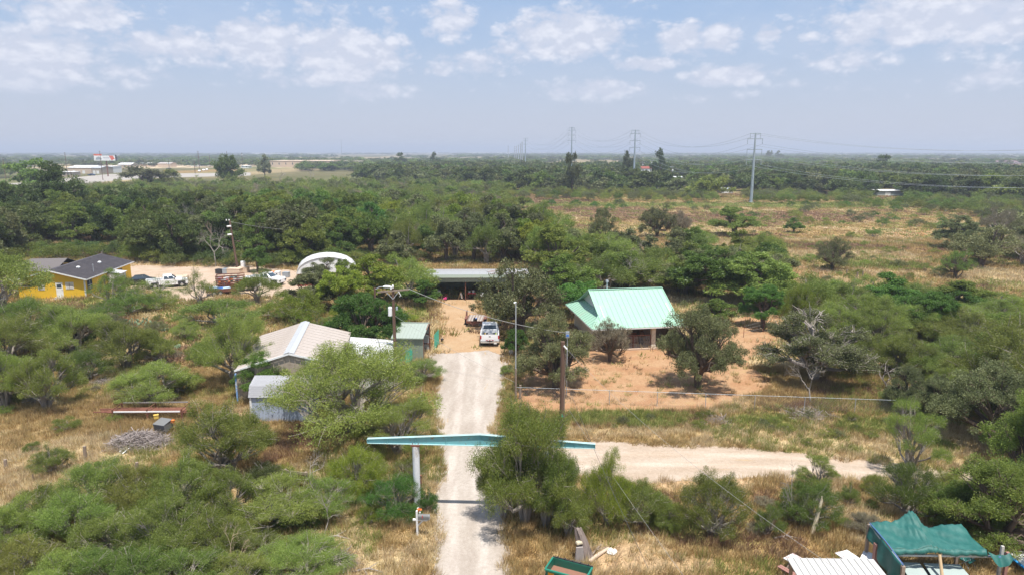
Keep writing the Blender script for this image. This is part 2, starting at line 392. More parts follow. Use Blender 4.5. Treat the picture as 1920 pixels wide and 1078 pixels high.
# ---- dirt and gravel sheets with frayed edges
def seg_dist(P, poly):
    x, y = P[:, 0], P[:, 1]; d = np.full(len(P), 1e9); ins = np.zeros(len(P), bool)
    for i in range(len(poly)):
        ax, ay = poly[i]; bx, by = poly[(i+1) % len(poly)]
        t = np.clip(((x-ax)*(bx-ax)+(y-ay)*(by-ay))/((bx-ax)**2+(by-ay)**2+1e-9), 0, 1)
        d = np.minimum(d, np.hypot(x-ax-t*(bx-ax), y-ay-t*(by-ay)))
        c = ((ay > y) != (by > y)) & (x < (bx-ax)*(y-ay)/((by-ay) or 1e-9)+ax); ins ^= c
    return np.where(ins, d, -d)
def sheet_mat(name, col, col2, patch, pcol, amp=1.0, esc=.8, patch_lo=.62, patch_hi=.75, stretch=(1,1,1), speck=30):
    m = bpy.data.materials.new(name); m.use_nodes = True; t = m.node_tree; b = t.nodes['Principled BSDF']
    b.inputs['Roughness'].default_value = .95; b.inputs['Specular IOR Level'].default_value = .1
    tc = t.nodes.new('ShaderNodeTexCoord'); mp = t.nodes.new('ShaderNodeMapping'); mp.inputs['Scale'].default_value = stretch
    t.links.new(tc.outputs['Object'], mp.inputs[0])
    big = noise(t, .5, 6, .65, vec=mp.outputs[0]); fine = noise(t, speck, 4, .7); mid = noise(t, 4, 5, .7)
    c = mixc(t, ramp(t, big, .35, .65), col, col2)
    c = mixc(t, 1.0, c, mixc(t, ramp(t, fine, .3, .7), (.82,.82,.82), (1.12,1.12,1.12)), 'MULTIPLY')
    c = mixc(t, 1.0, c, mixc(t, ramp(t, mid, .3, .7), (.9,.89,.87), (1.07,1.07,1.07)), 'MULTIPLY')
    ru = t.nodes.new('ShaderNodeAttribute'); ru.attribute_name = 'rut'
    c = mixc(t, ramp(t, ru.outputs['Fac'], .05, .9), c, mixc(t, 1.0, c, (1.14, 1.15, 1.17), 'MULTIPLY'))
    if patch:
        nn = t.nodes.new('ShaderNodeMath'); nn.operation = 'MULTIPLY_ADD'; nn.inputs[1].default_value = -.10
        t.links.new(ru.outputs['Fac'], nn.inputs[0]); t.links.new(noise(t, patch, 7, .7, vec=mp.outputs[0]), nn.inputs[2])
        c = mixc(t, ramp(t, nn.outputs[0], patch_lo, patch_hi), c, pcol)
    t.links.new(c, b.inputs['Base Color'])
    bp = t.nodes.new('ShaderNodeBump'); bp.inputs['Strength'].default_value = .35; bp.inputs['Distance'].default_value = .04
    t.links.new(fine, bp.inputs['Height']); t.links.new(bp.outputs[0], b.inputs['Normal'])
    e = t.nodes.new('ShaderNodeAttribute'); e.attribute_name = 'edge'
    k = t.nodes.new('ShaderNodeMath'); k.operation = 'MULTIPLY_ADD'; k.inputs[1].default_value = amp*2.6; t.links.new(noise(t, esc, 7, .75), k.inputs[0]); k.inputs[2].default_value = -amp*1.3
    s = t.nodes.new('ShaderNodeMath'); s.operation = 'ADD'; t.links.new(e.outputs['Fac'], s.inputs[0]); t.links.new(k.outputs[0], s.inputs[1])
    al = ramp(t, s.outputs[0], -.06*amp, .12*amp)
    t.links.new(al, b.inputs['Alpha']); return m
SHEETS = []
def sheet(name, pts, z, m, step, margin=1.5, world=False, mid=None):
    poly = [(p[0], p[1]) for p in pts] if world else [tuple(ground(*p)[:2]) for p in pts]
    xs = [p[0] for p in poly]; ys = [p[1] for p in poly]
    X = np.arange(min(xs)-margin, max(xs)+margin+step, step); Y = np.arange(min(ys)-margin, max(ys)+margin+step, step)
    GX, GY = np.meshgrid(X, Y); P = np.stack([GX.ravel(), GY.ravel()], 1); d = seg_dist(P, poly)
    idx = np.arange(len(P)).reshape(GX.shape); F = np.stack([idx[:-1,:-1], idx[:-1,1:], idx[1:,1:], idx[1:,:-1]], -1).reshape(-1, 4)
    F = F[(d[F] > -margin).all(1)]
    used = np.unique(F); mp = np.zeros(len(P), int); mp[used] = np.arange(len(used))
    V = np.concatenate([P[used], np.full((len(used), 1), z)], 1)
    rut = np.zeros(len(used))
    if mid:
        c_ = [tuple(ground(*p)[:2]) for p in mid]; dm = -seg_dist(P[used], c_+c_[::-1]); rut = np.exp(-((np.abs(dm)-.78)/.30)**2)
    me = np_mesh(name, V, mp[F], m, {'edge': ('FLOAT', np.clip(d[used], -margin, 6)), 'rut': ('FLOAT', rut)})
    SHEETS.append((poly, name)) if name != 'yard_dirt' else None; return tag(link(name, me), kind='structure')
gravel = sheet_mat('caliche_gravel', (.345,.295,.25), (.425,.375,.325), .42, (.42,.28,.14), amp=.55, esc=1.1, patch_lo=.60, patch_hi=.70, stretch=(1.6,.35,1))
gravel2 = sheet_mat('caliche_road', (.38,.295,.22), (.45,.37,.295), .35, (.42,.29,.15), amp=.7, esc=.9, patch_lo=.58, patch_hi=.68, stretch=(.35,1.6,1))
dirt = sheet_mat('tan_dirt', (.38,.245,.135), (.42,.29,.175), .6, (.38,.26,.11), amp=.9, esc=.7)
pinkdirt = sheet_mat('pink_caliche_dirt', (.41,.305,.22), (.47,.37,.285), .4, (.40,.31,.15), amp=1.2, esc=.5)
sheet('dirt_yard', [(822,690),(820,640),(824,600),(826,572),(820,558),(905,558),(900,580),(905,610),(945,625),(955,660),(950,690)], .004, dirt, .5)
sheet('driveway', [(808,1110),(814,1040),(817,960),(815,905),(822,860),(820,800),(812,745),(816,700),(800,676),(798,662),(850,662),(915,656),(955,672),(950,700),(944,745),(936,800),(935,860),(945,905),(946,960),(955,1040),(962,1110)], .008, gravel, .25, mid=[(883,1110),(877,960),(868,880),(876,800),(880,740),(884,690),(880,664)])
sheet('dirt_road', [(900,905),(915,850),(960,838),(1110,826),(1200,829),(1300,832),(1400,839),(1500,849),(1640,864),(1800,882),(1960,893),(2150,905),(2150,935),(1960,920),(1800,910),(1700,904),(1580,899),(1480,895),(1380,897),(1280,903),(1180,906),(1090,903),(1000,910)], .012, gravel2, .3, mid=[(930,880),(1110,862),(1250,860),(1400,863),(1600,876),(1800,893),(2100,915)])
sheet('parking_lot', [(200,505),(260,497),(380,500),(470,498),(560,508),(600,520),(640,532),(560,556),(520,560),(470,552),(410,556),(350,566),(310,560),(290,548),(240,545),(205,530)], .006, pinkdirt, .8)
asph = sheet_mat('worn_grey_road', (.34,.31,.28), (.38,.35,.31), 0, (0,0,0), amp=.8, esc=.3)
sheet('highway', [(60,362),(120,352),(205,340),(300,334),(420,331),(470,330),(470,324),(420,325),(300,326),(205,327),(120,335),(60,342),(-150,352),(-150,378)], .006, asph, 6, 8)
yp = [(975,712),(1010,672),(1090,655),(1180,652),(1300,652),(1350,610),(1400,592),(1470,590),(1470,625),(1420,665),(1400,690),(1450,705),(1430,735),(1370,750),(1330,768),(1180,770),(1000,772),(962,750)]
YARD = [tuple(ground(*p)[:2]) for p in yp]
reddirt = sheet_mat('red_tan_dirt', (.345,.19,.10), (.40,.25,.14), .35, (.39,.27,.13), amp=1.6, esc=.45, patch_lo=.56, patch_hi=.72)
sheet('yard_dirt', yp, .006, reddirt, .6, 2.5)
sheet('dirt_path', [(1000,408),(1060,415),(1060,430),(1020,432),(985,420),(960,405)], .006, dirt, 2, 3)
# ================================================================ vegetation
leafM = {
 'mesquite': leaf_mat('mesquite_leaf', (.120,.170,.030), (.210,.275,.046), (.34,.40,.085), .035, .5),
 'oak': leaf_mat('live_oak_leaf', (.085,.097,.038), (.150,.168,.064), (.225,.24,.10), .03, .28),
 'broad': leaf_mat('broad_leaf', (.085,.128,.020), (.150,.212,.032), (.245,.305,.055), .05, .48),
 'lush': leaf_mat('lush_leaf', (.048,.110,.015), (.092,.192,.026), (.165,.285,.048), .03, .44),
 'shrub': leaf_mat('shrub_leaf', (.125,.160,.030), (.205,.250,.044), (.32,.36,.074), .05, .45),
 'dry': leaf_mat('dry_leaf', (.17,.14,.085), (.26,.225,.14), (.35,.31,.21), .03, .3),
 'dark': leaf_mat('dark_leaf', (.054,.080,.020), (.098,.135,.032), (.165,.205,.055), .05, .36),
 'yellow': leaf_mat('yellow_green_leaf', (.13,.18,.014), (.215,.285,.022), (.34,.385,.05), .04, .45),
}
bark = pm('brown_bark', (.13,.095,.07), .95, fine=12, var=.35, dirt=(.05,.04,.03), dscale=3)
greybark = pm('grey_dead_bark', (.31,.27,.24), .9, fine=14, var=.25, dirt=(.2,.17,.15), dscale=3)
palebark = pm('pale_bark', (.27,.235,.20), .9, fine=14, var=.3)
def leafcloud(rg, C, Rc, n_per, ll, lw, droop, up, flat=.75):
    """C cluster centres, Rc radii -> triangle soup of leaf sprays"""
    k = len(C); n = k*n_per
    ci = np.repeat(np.arange(k), n_per)
    v = rg.normal(size=(n, 3)); v /= np.linalg.norm(v, axis=1)[:, None]
    r = rg.random(n)**.45
    P = C[ci] + v*r[:, None]*Rc[ci][:, None]*np.array([1, 1, flat])
    d = v*.8 + rg.normal(size=(n, 3))*.55 + np.array([0, 0, up-droop]); d /= np.linalg.norm(d, axis=1)[:, None]
    s = np.cross(d, rg.normal(size=(n, 3))); s /= np.linalg.norm(s, axis=1)[:, None]+1e-9
    # sprays lie mostly face up so that they catch the light
    nrm = np.cross(d, s); flip = nrm[:, 2] < 0; s[flip] *= -1
    L_ = ll*(.6+.8*rg.random(n)); W_ = lw*(.6+.8*rg.random(n))
    a = P - s*W_[:, None]*.5; b = P + s*W_[:, None]*.5; c = P + d*L_[:, None]
    V = np.stack([a, b, c], 1).reshape(-1, 3); F = np.arange(3*n).reshape(-1, 3)
    cs = rg.random(k)*.55
    sh = np.clip(cs[ci] + rg.random(n)*.45 + (r-.6)*.15, 0, 1)
    return V, F, np.repeat(sh, 3)
KIND = dict(
 mesquite=dict(W=6, H=4.5, base=.06, fork=.16, lobes=9, spread=.34, rc=.115, ll=.19, lw=.060, droop=.40, up=.15, flatc=.88, leaf='mesquite', bark='p', gap=.0),
 oak=dict(W=7, H=6, base=.0, fork=.16, lobes=10, spread=.30, rc=.10, ll=.17, lw=.105, droop=.1, up=.1, flatc=.82, leaf='oak', bark='b', gap=.0),
 broad=dict(W=8, H=9, base=.0, fork=.3, lobes=11, spread=.29, rc=.10, ll=.26, lw=.15, droop=.25, up=.1, flatc=.85, leaf='broad', bark='b', gap=.0),
 lush=dict(W=7, H=6, base=.06, fork=.2, lobes=9, spread=.30, rc=.10, ll=.26, lw=.13, droop=.55, up=.1, flatc=.8, leaf='lush', bark='b', gap=0),
 shrub=dict(W=4, H=2.6, base=.0, fork=.08, lobes=8, spread=.30, rc=.12, ll=.17, lw=.055, droop=.1, up=.45, flatc=.7, leaf='shrub', bark='p', gap=0),
 dark=dict(W=9, H=9, base=.0, fork=.3, lobes=10, spread=.29, rc=.10, ll=.25, lw=.15, droop=.2, up=.1, flatc=.85, leaf='dark', bark='b', gap=0),
 feather=dict(W=4, H=5, base=.05, fork=.12, lobes=7, spread=.26, rc=.12, ll=.24, lw=.050, droop=-.2, up=.6, flatc=.95, leaf='mesquite', bark='p', gap=0),
 dry=dict(W=6, H=5, base=.2, fork=.2, lobes=8, spread=.31, rc=.10, ll=.26, lw=.028, droop=.0, up=.3, flatc=.75, leaf='dry', bark='g', gap=0),
)
def protos(kind, seed, lod, dead=0.0, sparse=1.0):
    """crown and trunk meshes with their crown 1 m wide and 1 m tall at the top"""
    K = KIND[kind]; rg = np.random.default_rng(seed)
    W, H = K['W'], K['H']; nl = K['lobes']+4 if lod < 2 else 8
    ncl, per, lsc = {0: (340, 260, .40), 1: (180, 110, .74), 2: (90, 50, 1.45), 3: (60, 18, 2.5)}[lod]
    per = int(per*sparse)
    cz = H*(K['base']+1)/2; rz = H*(1-K['base'])/2
    # lobes: big rounded masses that give an uneven outline
    lob = []
    lr0, lr1 = (.085, .165) if kind not in ('mesquite', 'feather') else (.075, .15)
    for i in range(nl+5):
        a = i*2.39996 + seed; q_ = math.sqrt((i+.5)/(nl+5)); q_ = min(1, q_*(.85+.3*rg.random())); rr = W*.5*(1-lr0*2.2)*q_
        rl = W*(lr0+(lr1-lr0)*rg.random()); rzl = min(rl*1.05, rz*.62)*(.8+.3*rg.random())
        zt = H*(1-.50*q_**2.2)*(.86+.14*rg.random()); zb = H*K['base']+H*.04
        t_ = 1-rg.random()**(1.6 if kind != 'oak' else 1.0)*(.8 if kind != 'oak' else 1.0); h = max(zb+rzl*.7, (zb+rzl)*(1-t_)+(zt-rzl)*t_)
        lob.append((rr*math.cos(a), rr*math.sin(a), h, rl, rzl))
    lob = np.array(lob); w = lob[:, 3]**2.0; w /= w.sum()
    li = rg.choice(len(lob), ncl, p=w)
    v = rg.normal(size=(ncl, 3)); v[:, 2] = np.abs(v[:, 2])*.9 - .25; v /= np.linalg.norm(v, axis=1)[:, None]
    rr = .45+.62*rg.random(ncl)
    C = lob[li, :3] + v*rr[:, None]*lob[li][:, [3, 3, 4]]
    C[:, 2] = np.maximum(C[:, 2], H*K['base']*.5 + .05*H + rg.random(ncl)*.05*H)
    Rc = W*K['rc']*(.30+.50*rg.random(ncl)**1.3)*(1 if lod == 0 else 1.15 if lod == 1 else 1.6)
    V, F, sh = leafcloud(rg, C, Rc, per, K['ll']*lsc*W/6*.9, K['lw']*lsc*W/6*.9, K['droop'], K['up'])
    if dead > 0:
        keep = C[:, 2] < cz + rz*(1-2*dead)
        kk = np.repeat(keep, per); V = V.reshape(-1, 3, 3)[kk].reshape(-1, 3); F = np.arange(len(V)).reshape(-1, 3); sh = sh.reshape(-1, 3)[kk].ravel()
    V[:, 2] = np.maximum(V[:, 2], .03)
    sx = np.percentile(np.hypot(V[:, 0], V[:, 1]), 98)*2*.98 if len(V) else W; sz = np.percentile(V[:, 2], 99.6) if len(V) else H
    if dead > .5: sx, sz = W*.8, H
    crown = np_mesh(kind+'_crown', V/np.array([sx, sx, sz]), F, leafM[K['leaf']], {'shade': ('FLOAT', sh)})
    # trunk and limbs
    mb = MB(); ns = 6 if lod == 0 else (4 if lod == 1 else 3); sm = 7 if lod == 0 else 4
    nst = 1 if kind in ('oak', 'broad', 'dark') else 3
    r0 = W*.028*(1.3 if nst == 1 else .85)
    used = lob if lod < 2 else lob[:4]
    for i, lb in enumerate(used):
        if lod == 1 and i % 2: continue
        s = i % nst; sa = s*2.1+seed; b = np.array([math.cos(sa)*.02*W*(nst > 1), math.sin(sa)*.02*W*(nst > 1), -.05])
        f = np.array([b[0]*3+lb[0]*.10, b[1]*3+lb[1]*.10, H*K['fork']])
        e = lb[:3]; m1 = f*.6+e*.4 + rg.normal(size=3)*.03*W; m2 = f*.25+e*.75 + rg.normal(size=3)*.03*W + np.array([0, 0, .02*H])
        mb.tube([b, f, m1, m2, e], [r0, r0*.75, r0*.45, r0*.3, r0*.15], ns, False)
        if lod < 2:
            idx = np.where(li == i)[0][:12 if lod == 0 else 5]
            for j in idx:
                q = C[j]; st = m2 if rg.random() < .6 else m1; mm = st*.5+q*.5 + rg.normal(size=3)*.02*W
                mb.tube([st, mm, q, q+v[j]*Rc[j]*.9], [r0*.22, r0*.14, r0*.09, r0*.03], 3, False)
    if dead > 0 or kind == 'dry':
        idx = np.where(C[:, 2] > cz + rz*(1-2*max(dead, .9)))[0]
        for j in idx[:70 if lod == 0 else 34]:
            for q_ in range(5):
                d = v[j] + rg.normal(size=3)*.55 + np.array([0, 0, .5]); d /= np.linalg.norm(d); st = C[j]-v[j]*Rc[j]*1.2
                m_ = st + d*W*.05 + rg.normal(size=3)*.01*W
                mb.tube([st, m_, st + d*W*(.05+.05*rg.random()) + rg.normal(size=3)*.015*W], [r0*.13, r0*.09, r0*.035], 3, False)
    mb.v = [(x/sx, y/sx, z/sz) for x, y, z in mb.v]
    bm_ = {'p': palebark, 'b': bark, 'g': greybark}[K['bark']]
    if dead > 0: bm_ = greybark
    trunk = mb.mesh(kind+'_trunk', bm_)
    return trunk, crown
def bare_proto(seed, lod=0, gen=5, m=None, lean=0.0, spread=.62):
    """leafless tree 1 m wide, 1 m tall"""
    rg = np.random.default_rng(seed); mb = MB()
    def grow(p, d, ln, r, g):
        n = 3; pts = [p]; q = p
        for i in range(n):
            d = d + rg.normal(size=3)*.17; d /= np.linalg.norm(d); q = q + d*ln/n; pts.append(q)
        mb.tube(pts, [r, r*.88, r*.76, r*.62], 5 if g > 3 else 3, False)
        if g == 0: return
        for k in range(2 if rg.random() < .45 else 3):
            nd = d + rg.normal(size=3)*spread + np.array([0, 0, .12]); nd /= np.linalg.norm(nd)
            grow(q if k < 2 else pts[2], nd, ln*(.66+.2*rg.random()), r*.58, g-1)
    grow(np.array([0, 0, 0.]), np.array([lean, 0, 1.]), 1.0, .075, gen)
    V = np.array(mb.v); sx = np.percentile(np.abs(V[:, :2]), 99)*2; sz = V[:, 2].max()
    V[:, 2] = np.maximum(V[:, 2], 0); mb.v = [tuple(q) for q in V/np.array([sx, sx, sz])]
    return mb.mesh('bare_tree', m or greybark)
P = {}
def proto(kind, lod, var, **kw):
    key = (kind, lod, var, tuple(sorted(kw.items())))
    if key not in P: P[key] = protos(kind, hash((len(kind), ord(kind[0]), ord(kind[1]), lod, var)) % 9973 + var*37, lod, **kw)
    return P[key]
NAME = dict(mesquite='mesquite_tree', oak='live_oak_tree', broad='broadleaf_tree', lush='broadleaf_tree', shrub='shrub', dark='live_oak_tree', feather='willow_shrub', dry='dry_bush')
NTREE = 0
TONE = dict(dark='dark green', broad='mid green', oak='grey green', lush='rich green', yellow='yellowish green', mesquite='pale feathery', shrub='light olive', dry='leafless brown')
# landmarks along the photograph, from left to right, for near and far ground
MARKS = [(118, 520, [(120,'by the left edge'),(260,'behind the yellow house'),(400,'behind the parked white pickup'),(520,'behind the leaning lamp pole'),(700,'behind the white arched shelter'),(870,'behind the open barn'),(1060,'right of the open barn'),(1340,'behind the green roofed house'),(1700,'in the middle of the right meadow'),(9999,'at the right edge of the meadow')]),
 (200, 9999, [(330,'below the billboard road'),(560,'below the far road and big dark tree'),(760,'below the cream warehouses'),(980,'left of the meadow'),(1130,'below the third transmission pole'),(1260,'below the second transmission pole'),(1480,'around the nearest transmission pole'),(1720,'around the long white trailer'),(9999,'at the right edge')])]
NEARM = [(330,'in the left field'),(520,'by the tan metal workshop'),(830,'left of the driveway'),(1060,'by the driveway and wooden poles'),(1300,'in front of the house yard'),(1500,'right of the red dirt yard'),(1680,'in the middle of the right thicket'),(1820,'in the right thicket above the dirt road'),(9999,'at the right edge thicket')]
def place_label(kind, leaf, pos, ht, group):
    px, py = project(pos.x, pos.y)
    marks = NEARM if pos.y < 95 else (MARKS[0][2] if pos.y < 215 else MARKS[1][2])
    where = next(t for lim, t in marks if px < lim)
    size = 'small' if ht < 1.3 else ('low' if ht < 2.6 else ('medium' if ht < 6 else 'tall'))
    row = 'front row' if pos.y < 150 else ('second row' if pos.y < 185 else ('third row' if pos.y < 240 else ('far row' if pos.y < 330 else 'farthest row')))
    noun = 'bush' if kind in ('shrub', 'dry') and ht < 2.6 else 'tree'
    if pos.y < 95: lab = '%s %s %s growing %s' % (size, TONE[leaf], noun, where)
    else: lab = '%s %s %s in the %s %s' % (size, TONE[leaf], noun, row, where)
    return lab, lab.replace(noun, noun + ('es' if noun == 'bush' else 's'), 1)
def plant(kind, pos, wd, ht, label, group=None, leaf=None, lod=None, rz=None, cat=None, name=None, var=None, **kw):
    global NTREE; NTREE += 1
    if group: label, group = place_label(kind, leaf or KIND[kind]['leaf'], pos, ht, group)
    Y = pos.y
    if lod is None: lod = 0 if Y < 72 else (1 if Y < 135 else 2)
    if var is None: var = NTREE % (4 if lod == 0 else 3)
    tr, cr = proto(kind, lod, var, **kw)
    o = thing(name or NAME[kind], label, cat or ('tree' if ht > 2.6 or kind in ('oak', 'broad', 'dark') else 'shrub'), (pos.x, pos.y, 0), rz if rz is not None else random.random()*6.28, group)
    o.scale = (wd, wd, ht)
    link('trunk', tr, o)
    if len(cr.polygons):
        c = link('crown', cr, o)
        if leaf: c.material_slots[0].link = 'OBJECT'; c.material_slots[0].material = leafM[leaf]
    return o
SHIFT = dict(oak=.05)
def pl(kind, px, base, wpx, top, label, **kw):
    """plant measured on the photograph: foot of the crown, width and top"""
    g = ground(px, base); d = depth(g); wd = wpx*d/FOC; far_ = 1+SHIFT.get(kind, .3)*wd/g.y
    g = Vector((g.x*far_, g.y*far_, 0)); wd *= far_*1.07
    return plant(kind, g, wd, max(.6, height_at(px, top, g.y)), label, **kw)
BARE = {}
def bare(px, base, wpx, top, label, seed=1, gen=5, m=None, name='dead_tree', cat='dead tree', group=None, lean=0.0):
    g = ground(px, base); key = (seed, gen, m.name if m else 0, lean)
    if key not in BARE: BARE[key] = bare_proto(seed, 0, gen, m, lean)
    o = link(name, BARE[key], None, g, 0)
    wd = wpx*depth(g)/FOC; o.scale = (wd, wd, max(.5, height_at(px, top, g.y)))
    return tag(o, label, cat, group)
# ---- foreground, left of the driveway
BL = [('back', [(185,985,140,866),(262,1000,125,882),(345,1000,140,862),(422,1005,120,884)]),
      ('middle', [(18,1075,125,945),(78,1035,130,922),(150,1065,150,928),(235,1075,140,955),(320,1085,155,945),(408,1078,125,968)]),
      ('front', [(40,1160,170,1020),(135,1170,160,1040),(228,1160,160,1025),(330,1165,170,1045),(440,1150,140,1050)])]
ORD = ['leftmost', 'second from left', 'third from left', 'fourth from left', 'fifth from left', 'rightmost']
for row, lst in BL:
    for i, (px, b, w_, tp) in enumerate(lst):
        pl('mesquite', px, b, w_*1.12, tp, 'round mesquite, %s in the %s row of the bottom left thicket' % (ORD[i] if i < len(lst)-1 else 'rightmost', row), var=(i*3+len(row)) % 4, leaf=['mesquite', 'shrub', 'mesquite', 'broad'][(i+len(row)) % 4])
pl('mesquite', 50, 672, 130, 560, 'mesquite in front of the yellow house, left of the pair', var=0, rz=4.)
pl('mesquite', 142, 672, 125, 568, 'mesquite in front of the yellow house, right of the pair', var=3, rz=2.)
pl('mesquite', 12, 778, 125, 642, 'mesquite at the very left edge over dead limbs', var=2, rz=1.5)
pl('mesquite', 90, 782, 125, 652, 'mesquite right of the one at the left edge over dead limbs', var=1, rz=.5)
pl('mesquite', 292, 572, 95, 520, 'thin mesquite whose twigs cross the white pickup on the dusty lot', var=1, rz=.2, sparse=.4)
pl('mesquite', 235, 570, 80, 512, 'thin mesquite in front of the dark car on the dusty lot', var=2, rz=.9, sparse=.5, leaf='broad')
pl('mesquite', 1022, 1005, 125, 830, 'bushy mesquite filling the foot of the big leaning one', var=3, rz=2.2)
pl('mesquite', 945, 985, 95, 830, 'drooping mesquite on the driveway side of the big leaning one', var=2, rz=3.2)
pl('mesquite', 668, 845, 292, 642, 'large spreading mesquite with dark trunks hiding the tan metal building', var=0, sparse=.85)
pl('mesquite', 430, 922, 190, 752, 'round feathery mesquite right of the brush pile, below the grey gambrel shed', var=1)
pl('mesquite', 530, 1010, 185, 905, 'thin feathery mesquite in front of the old tin fence', var=3, rz=1.2, sparse=.8)
pl('mesquite', 610, 985, 120, 900, 'small mesquite between the tin fence and the dense round bush', var=2, rz=5., sparse=.7)
pl('shrub', 570, 1120, 190, 1020, 'low bush at the bottom edge left of the dry grass verge', var=1, leaf='mesquite')
pl('shrub', 668, 945, 115, 832, 'bright yellow green bush under the large spreading mesquite', leaf='yellow', var=0)
pl('feather', 748, 872, 160, 752, 'low sprawling fine leaved bush under the left end of the gate beam', var=1)
pl('shrub', 742, 985, 120, 893, 'dense bright green round bush left of the white gate post', leaf='lush', var=2)
pl('shrub', 803, 965, 50, 917, 'small green bush on the driveway side of the white gate post', leaf='lush', var=3)
pl('shrub', 765, 905, 70, 860, 'pale straggly bush behind the white gate post', leaf='mesquite', var=0, sparse=.6)
pl('shrub', 100, 895, 75, 832, 'small lone bush in the straw grass below the steel rack', var=3)
pl('shrub', 505, 935, 100, 870, 'dark bush tangled with dead branches by the tin fence', leaf='dark', var=1)
# ---- left middle
pl('mesquite', 446, 735, 135, 588, 'upright mesquite at the left corner of the tan metal building', var=0, rz=2.2)
pl('mesquite', 285, 772, 165, 683, 'low spreading mesquite right behind the rusty steel rack', var=1, rz=.3)
pl('shrub', 165, 722, 95, 655, 'dark green bush between the left edge mesquite and the low spreading one', leaf='broad', var=1)
pl('mesquite', 238, 700, 115, 598, 'pale feathery mesquite in the middle of the left thicket', var=3, rz=2.)
pl('mesquite', 300, 690, 70, 620, 'small mesquite beside the rust coloured grass', var=1, rz=3.3)
pl('mesquite', 20, 700, 150, 590, 'mesquite at the left edge above the dead limbs', var=3, rz=5.)
pl('mesquite', 2, 600, 170, 452, 'tall pale mesquite cut by the left edge beside the yellow house', var=2, rz=.7)
pl('mesquite', 42, 560, 80, 500, 'mesquite covering the left end of the yellow house wall', var=1, rz=2.9, sparse=.8)
pl('broad', 150, 655, 80, 600, 'dark dense tree hugging the broad mesquite before the house', var=0, leaf='broad')
pl('shrub', 195, 605, 80, 568, 'bush at the corner below the yellow house door', leaf='broad')
pl('feather', 210, 585, 70, 505, 'thin open sapling in front of the white shed on the yellow house', var=2, leaf='broad', sparse=.7)
pl('shrub', 250, 592, 90, 545, 'dark hedge bush along the parking lot, left one', leaf='broad')
pl('shrub', 298, 585, 80, 545, 'dark hedge bush along the parking lot, next to the thin roadside tree', leaf='broad')
pl('mesquite', 375, 575, 62, 500, 'thin see-through tree at the lot edge left of the stake bed truck', sparse=.45, leaf='broad', var=1)
pl('shrub', 215, 640, 60, 590, 'grey green bush beside the prickly pears', leaf='oak')
pl('mesquite', 415, 622, 150, 558, 'wide low mesquite between the parking lot and the tan metal building', var=2, rz=.2)
pl('mesquite', 483, 572, 78, 508, 'round mesquite hiding the middle of the parked trucks', var=0, rz=2.6)
pl('broad', 484, 512, 46, 462, 'small dark round tree at the back of the parking lot', leaf='lush', var=1)
pl('mesquite', 555, 612, 100, 545, 'yellowish mesquite in front of the white dome', leaf='yellow', var=3, rz=1.1, sparse=.8)
pl('broad', 585, 590, 110, 515, 'olive green tree directly in front of the white dome', leaf='oak', var=2)
pl('mesquite', 520, 605, 70, 560, 'pale bush below the gap with the dusty lot', var=1)
pl('lush', 690, 668, 160, 555, 'lush bright green tree with drooping leaves behind the tan metal building', var=0)
pl('broad', 640, 590, 80, 505, 'green tree to the right of the white dome', leaf='yellow', var=1)
pl('broad', 700, 575, 110, 478, 'green tree behind the street lamp', leaf='yellow', var=0)
pl('mesquite', 765, 570, 120, 480, 'airy grey green mesquite left of the open barn', var=2, rz=4.4)
pl('broad', 790, 578, 70, 525, 'bright green tree against the left end of the open barn', leaf='lush', var=2)
pl('shrub', 765, 608, 45, 583, 'small round olive bush behind the green shed', leaf='yellow')
pl('shrub', 600, 640, 60, 590, 'brushy shrub at the back edge of the tan roof', leaf='broad')
pl('mesquite', 790, 725, 80, 672, 'light mesquite twigs between the green shed and the driveway', var=3, rz=3.6, sparse=.7)
pl('lush', 500, 752, 108, 664, 'climbing green vine bush on the front of the tan metal building', var=1, rz=1.)
pl('shrub', 536, 752, 40, 690, 'green shrub between the gambrel shed and the metal workshop wall', leaf='broad', var=2)
pl('mesquite', 610, 760, 90, 672, 'pale mesquite against the front wall of the metal workshop', var=3, rz=2.4, sparse=.7)
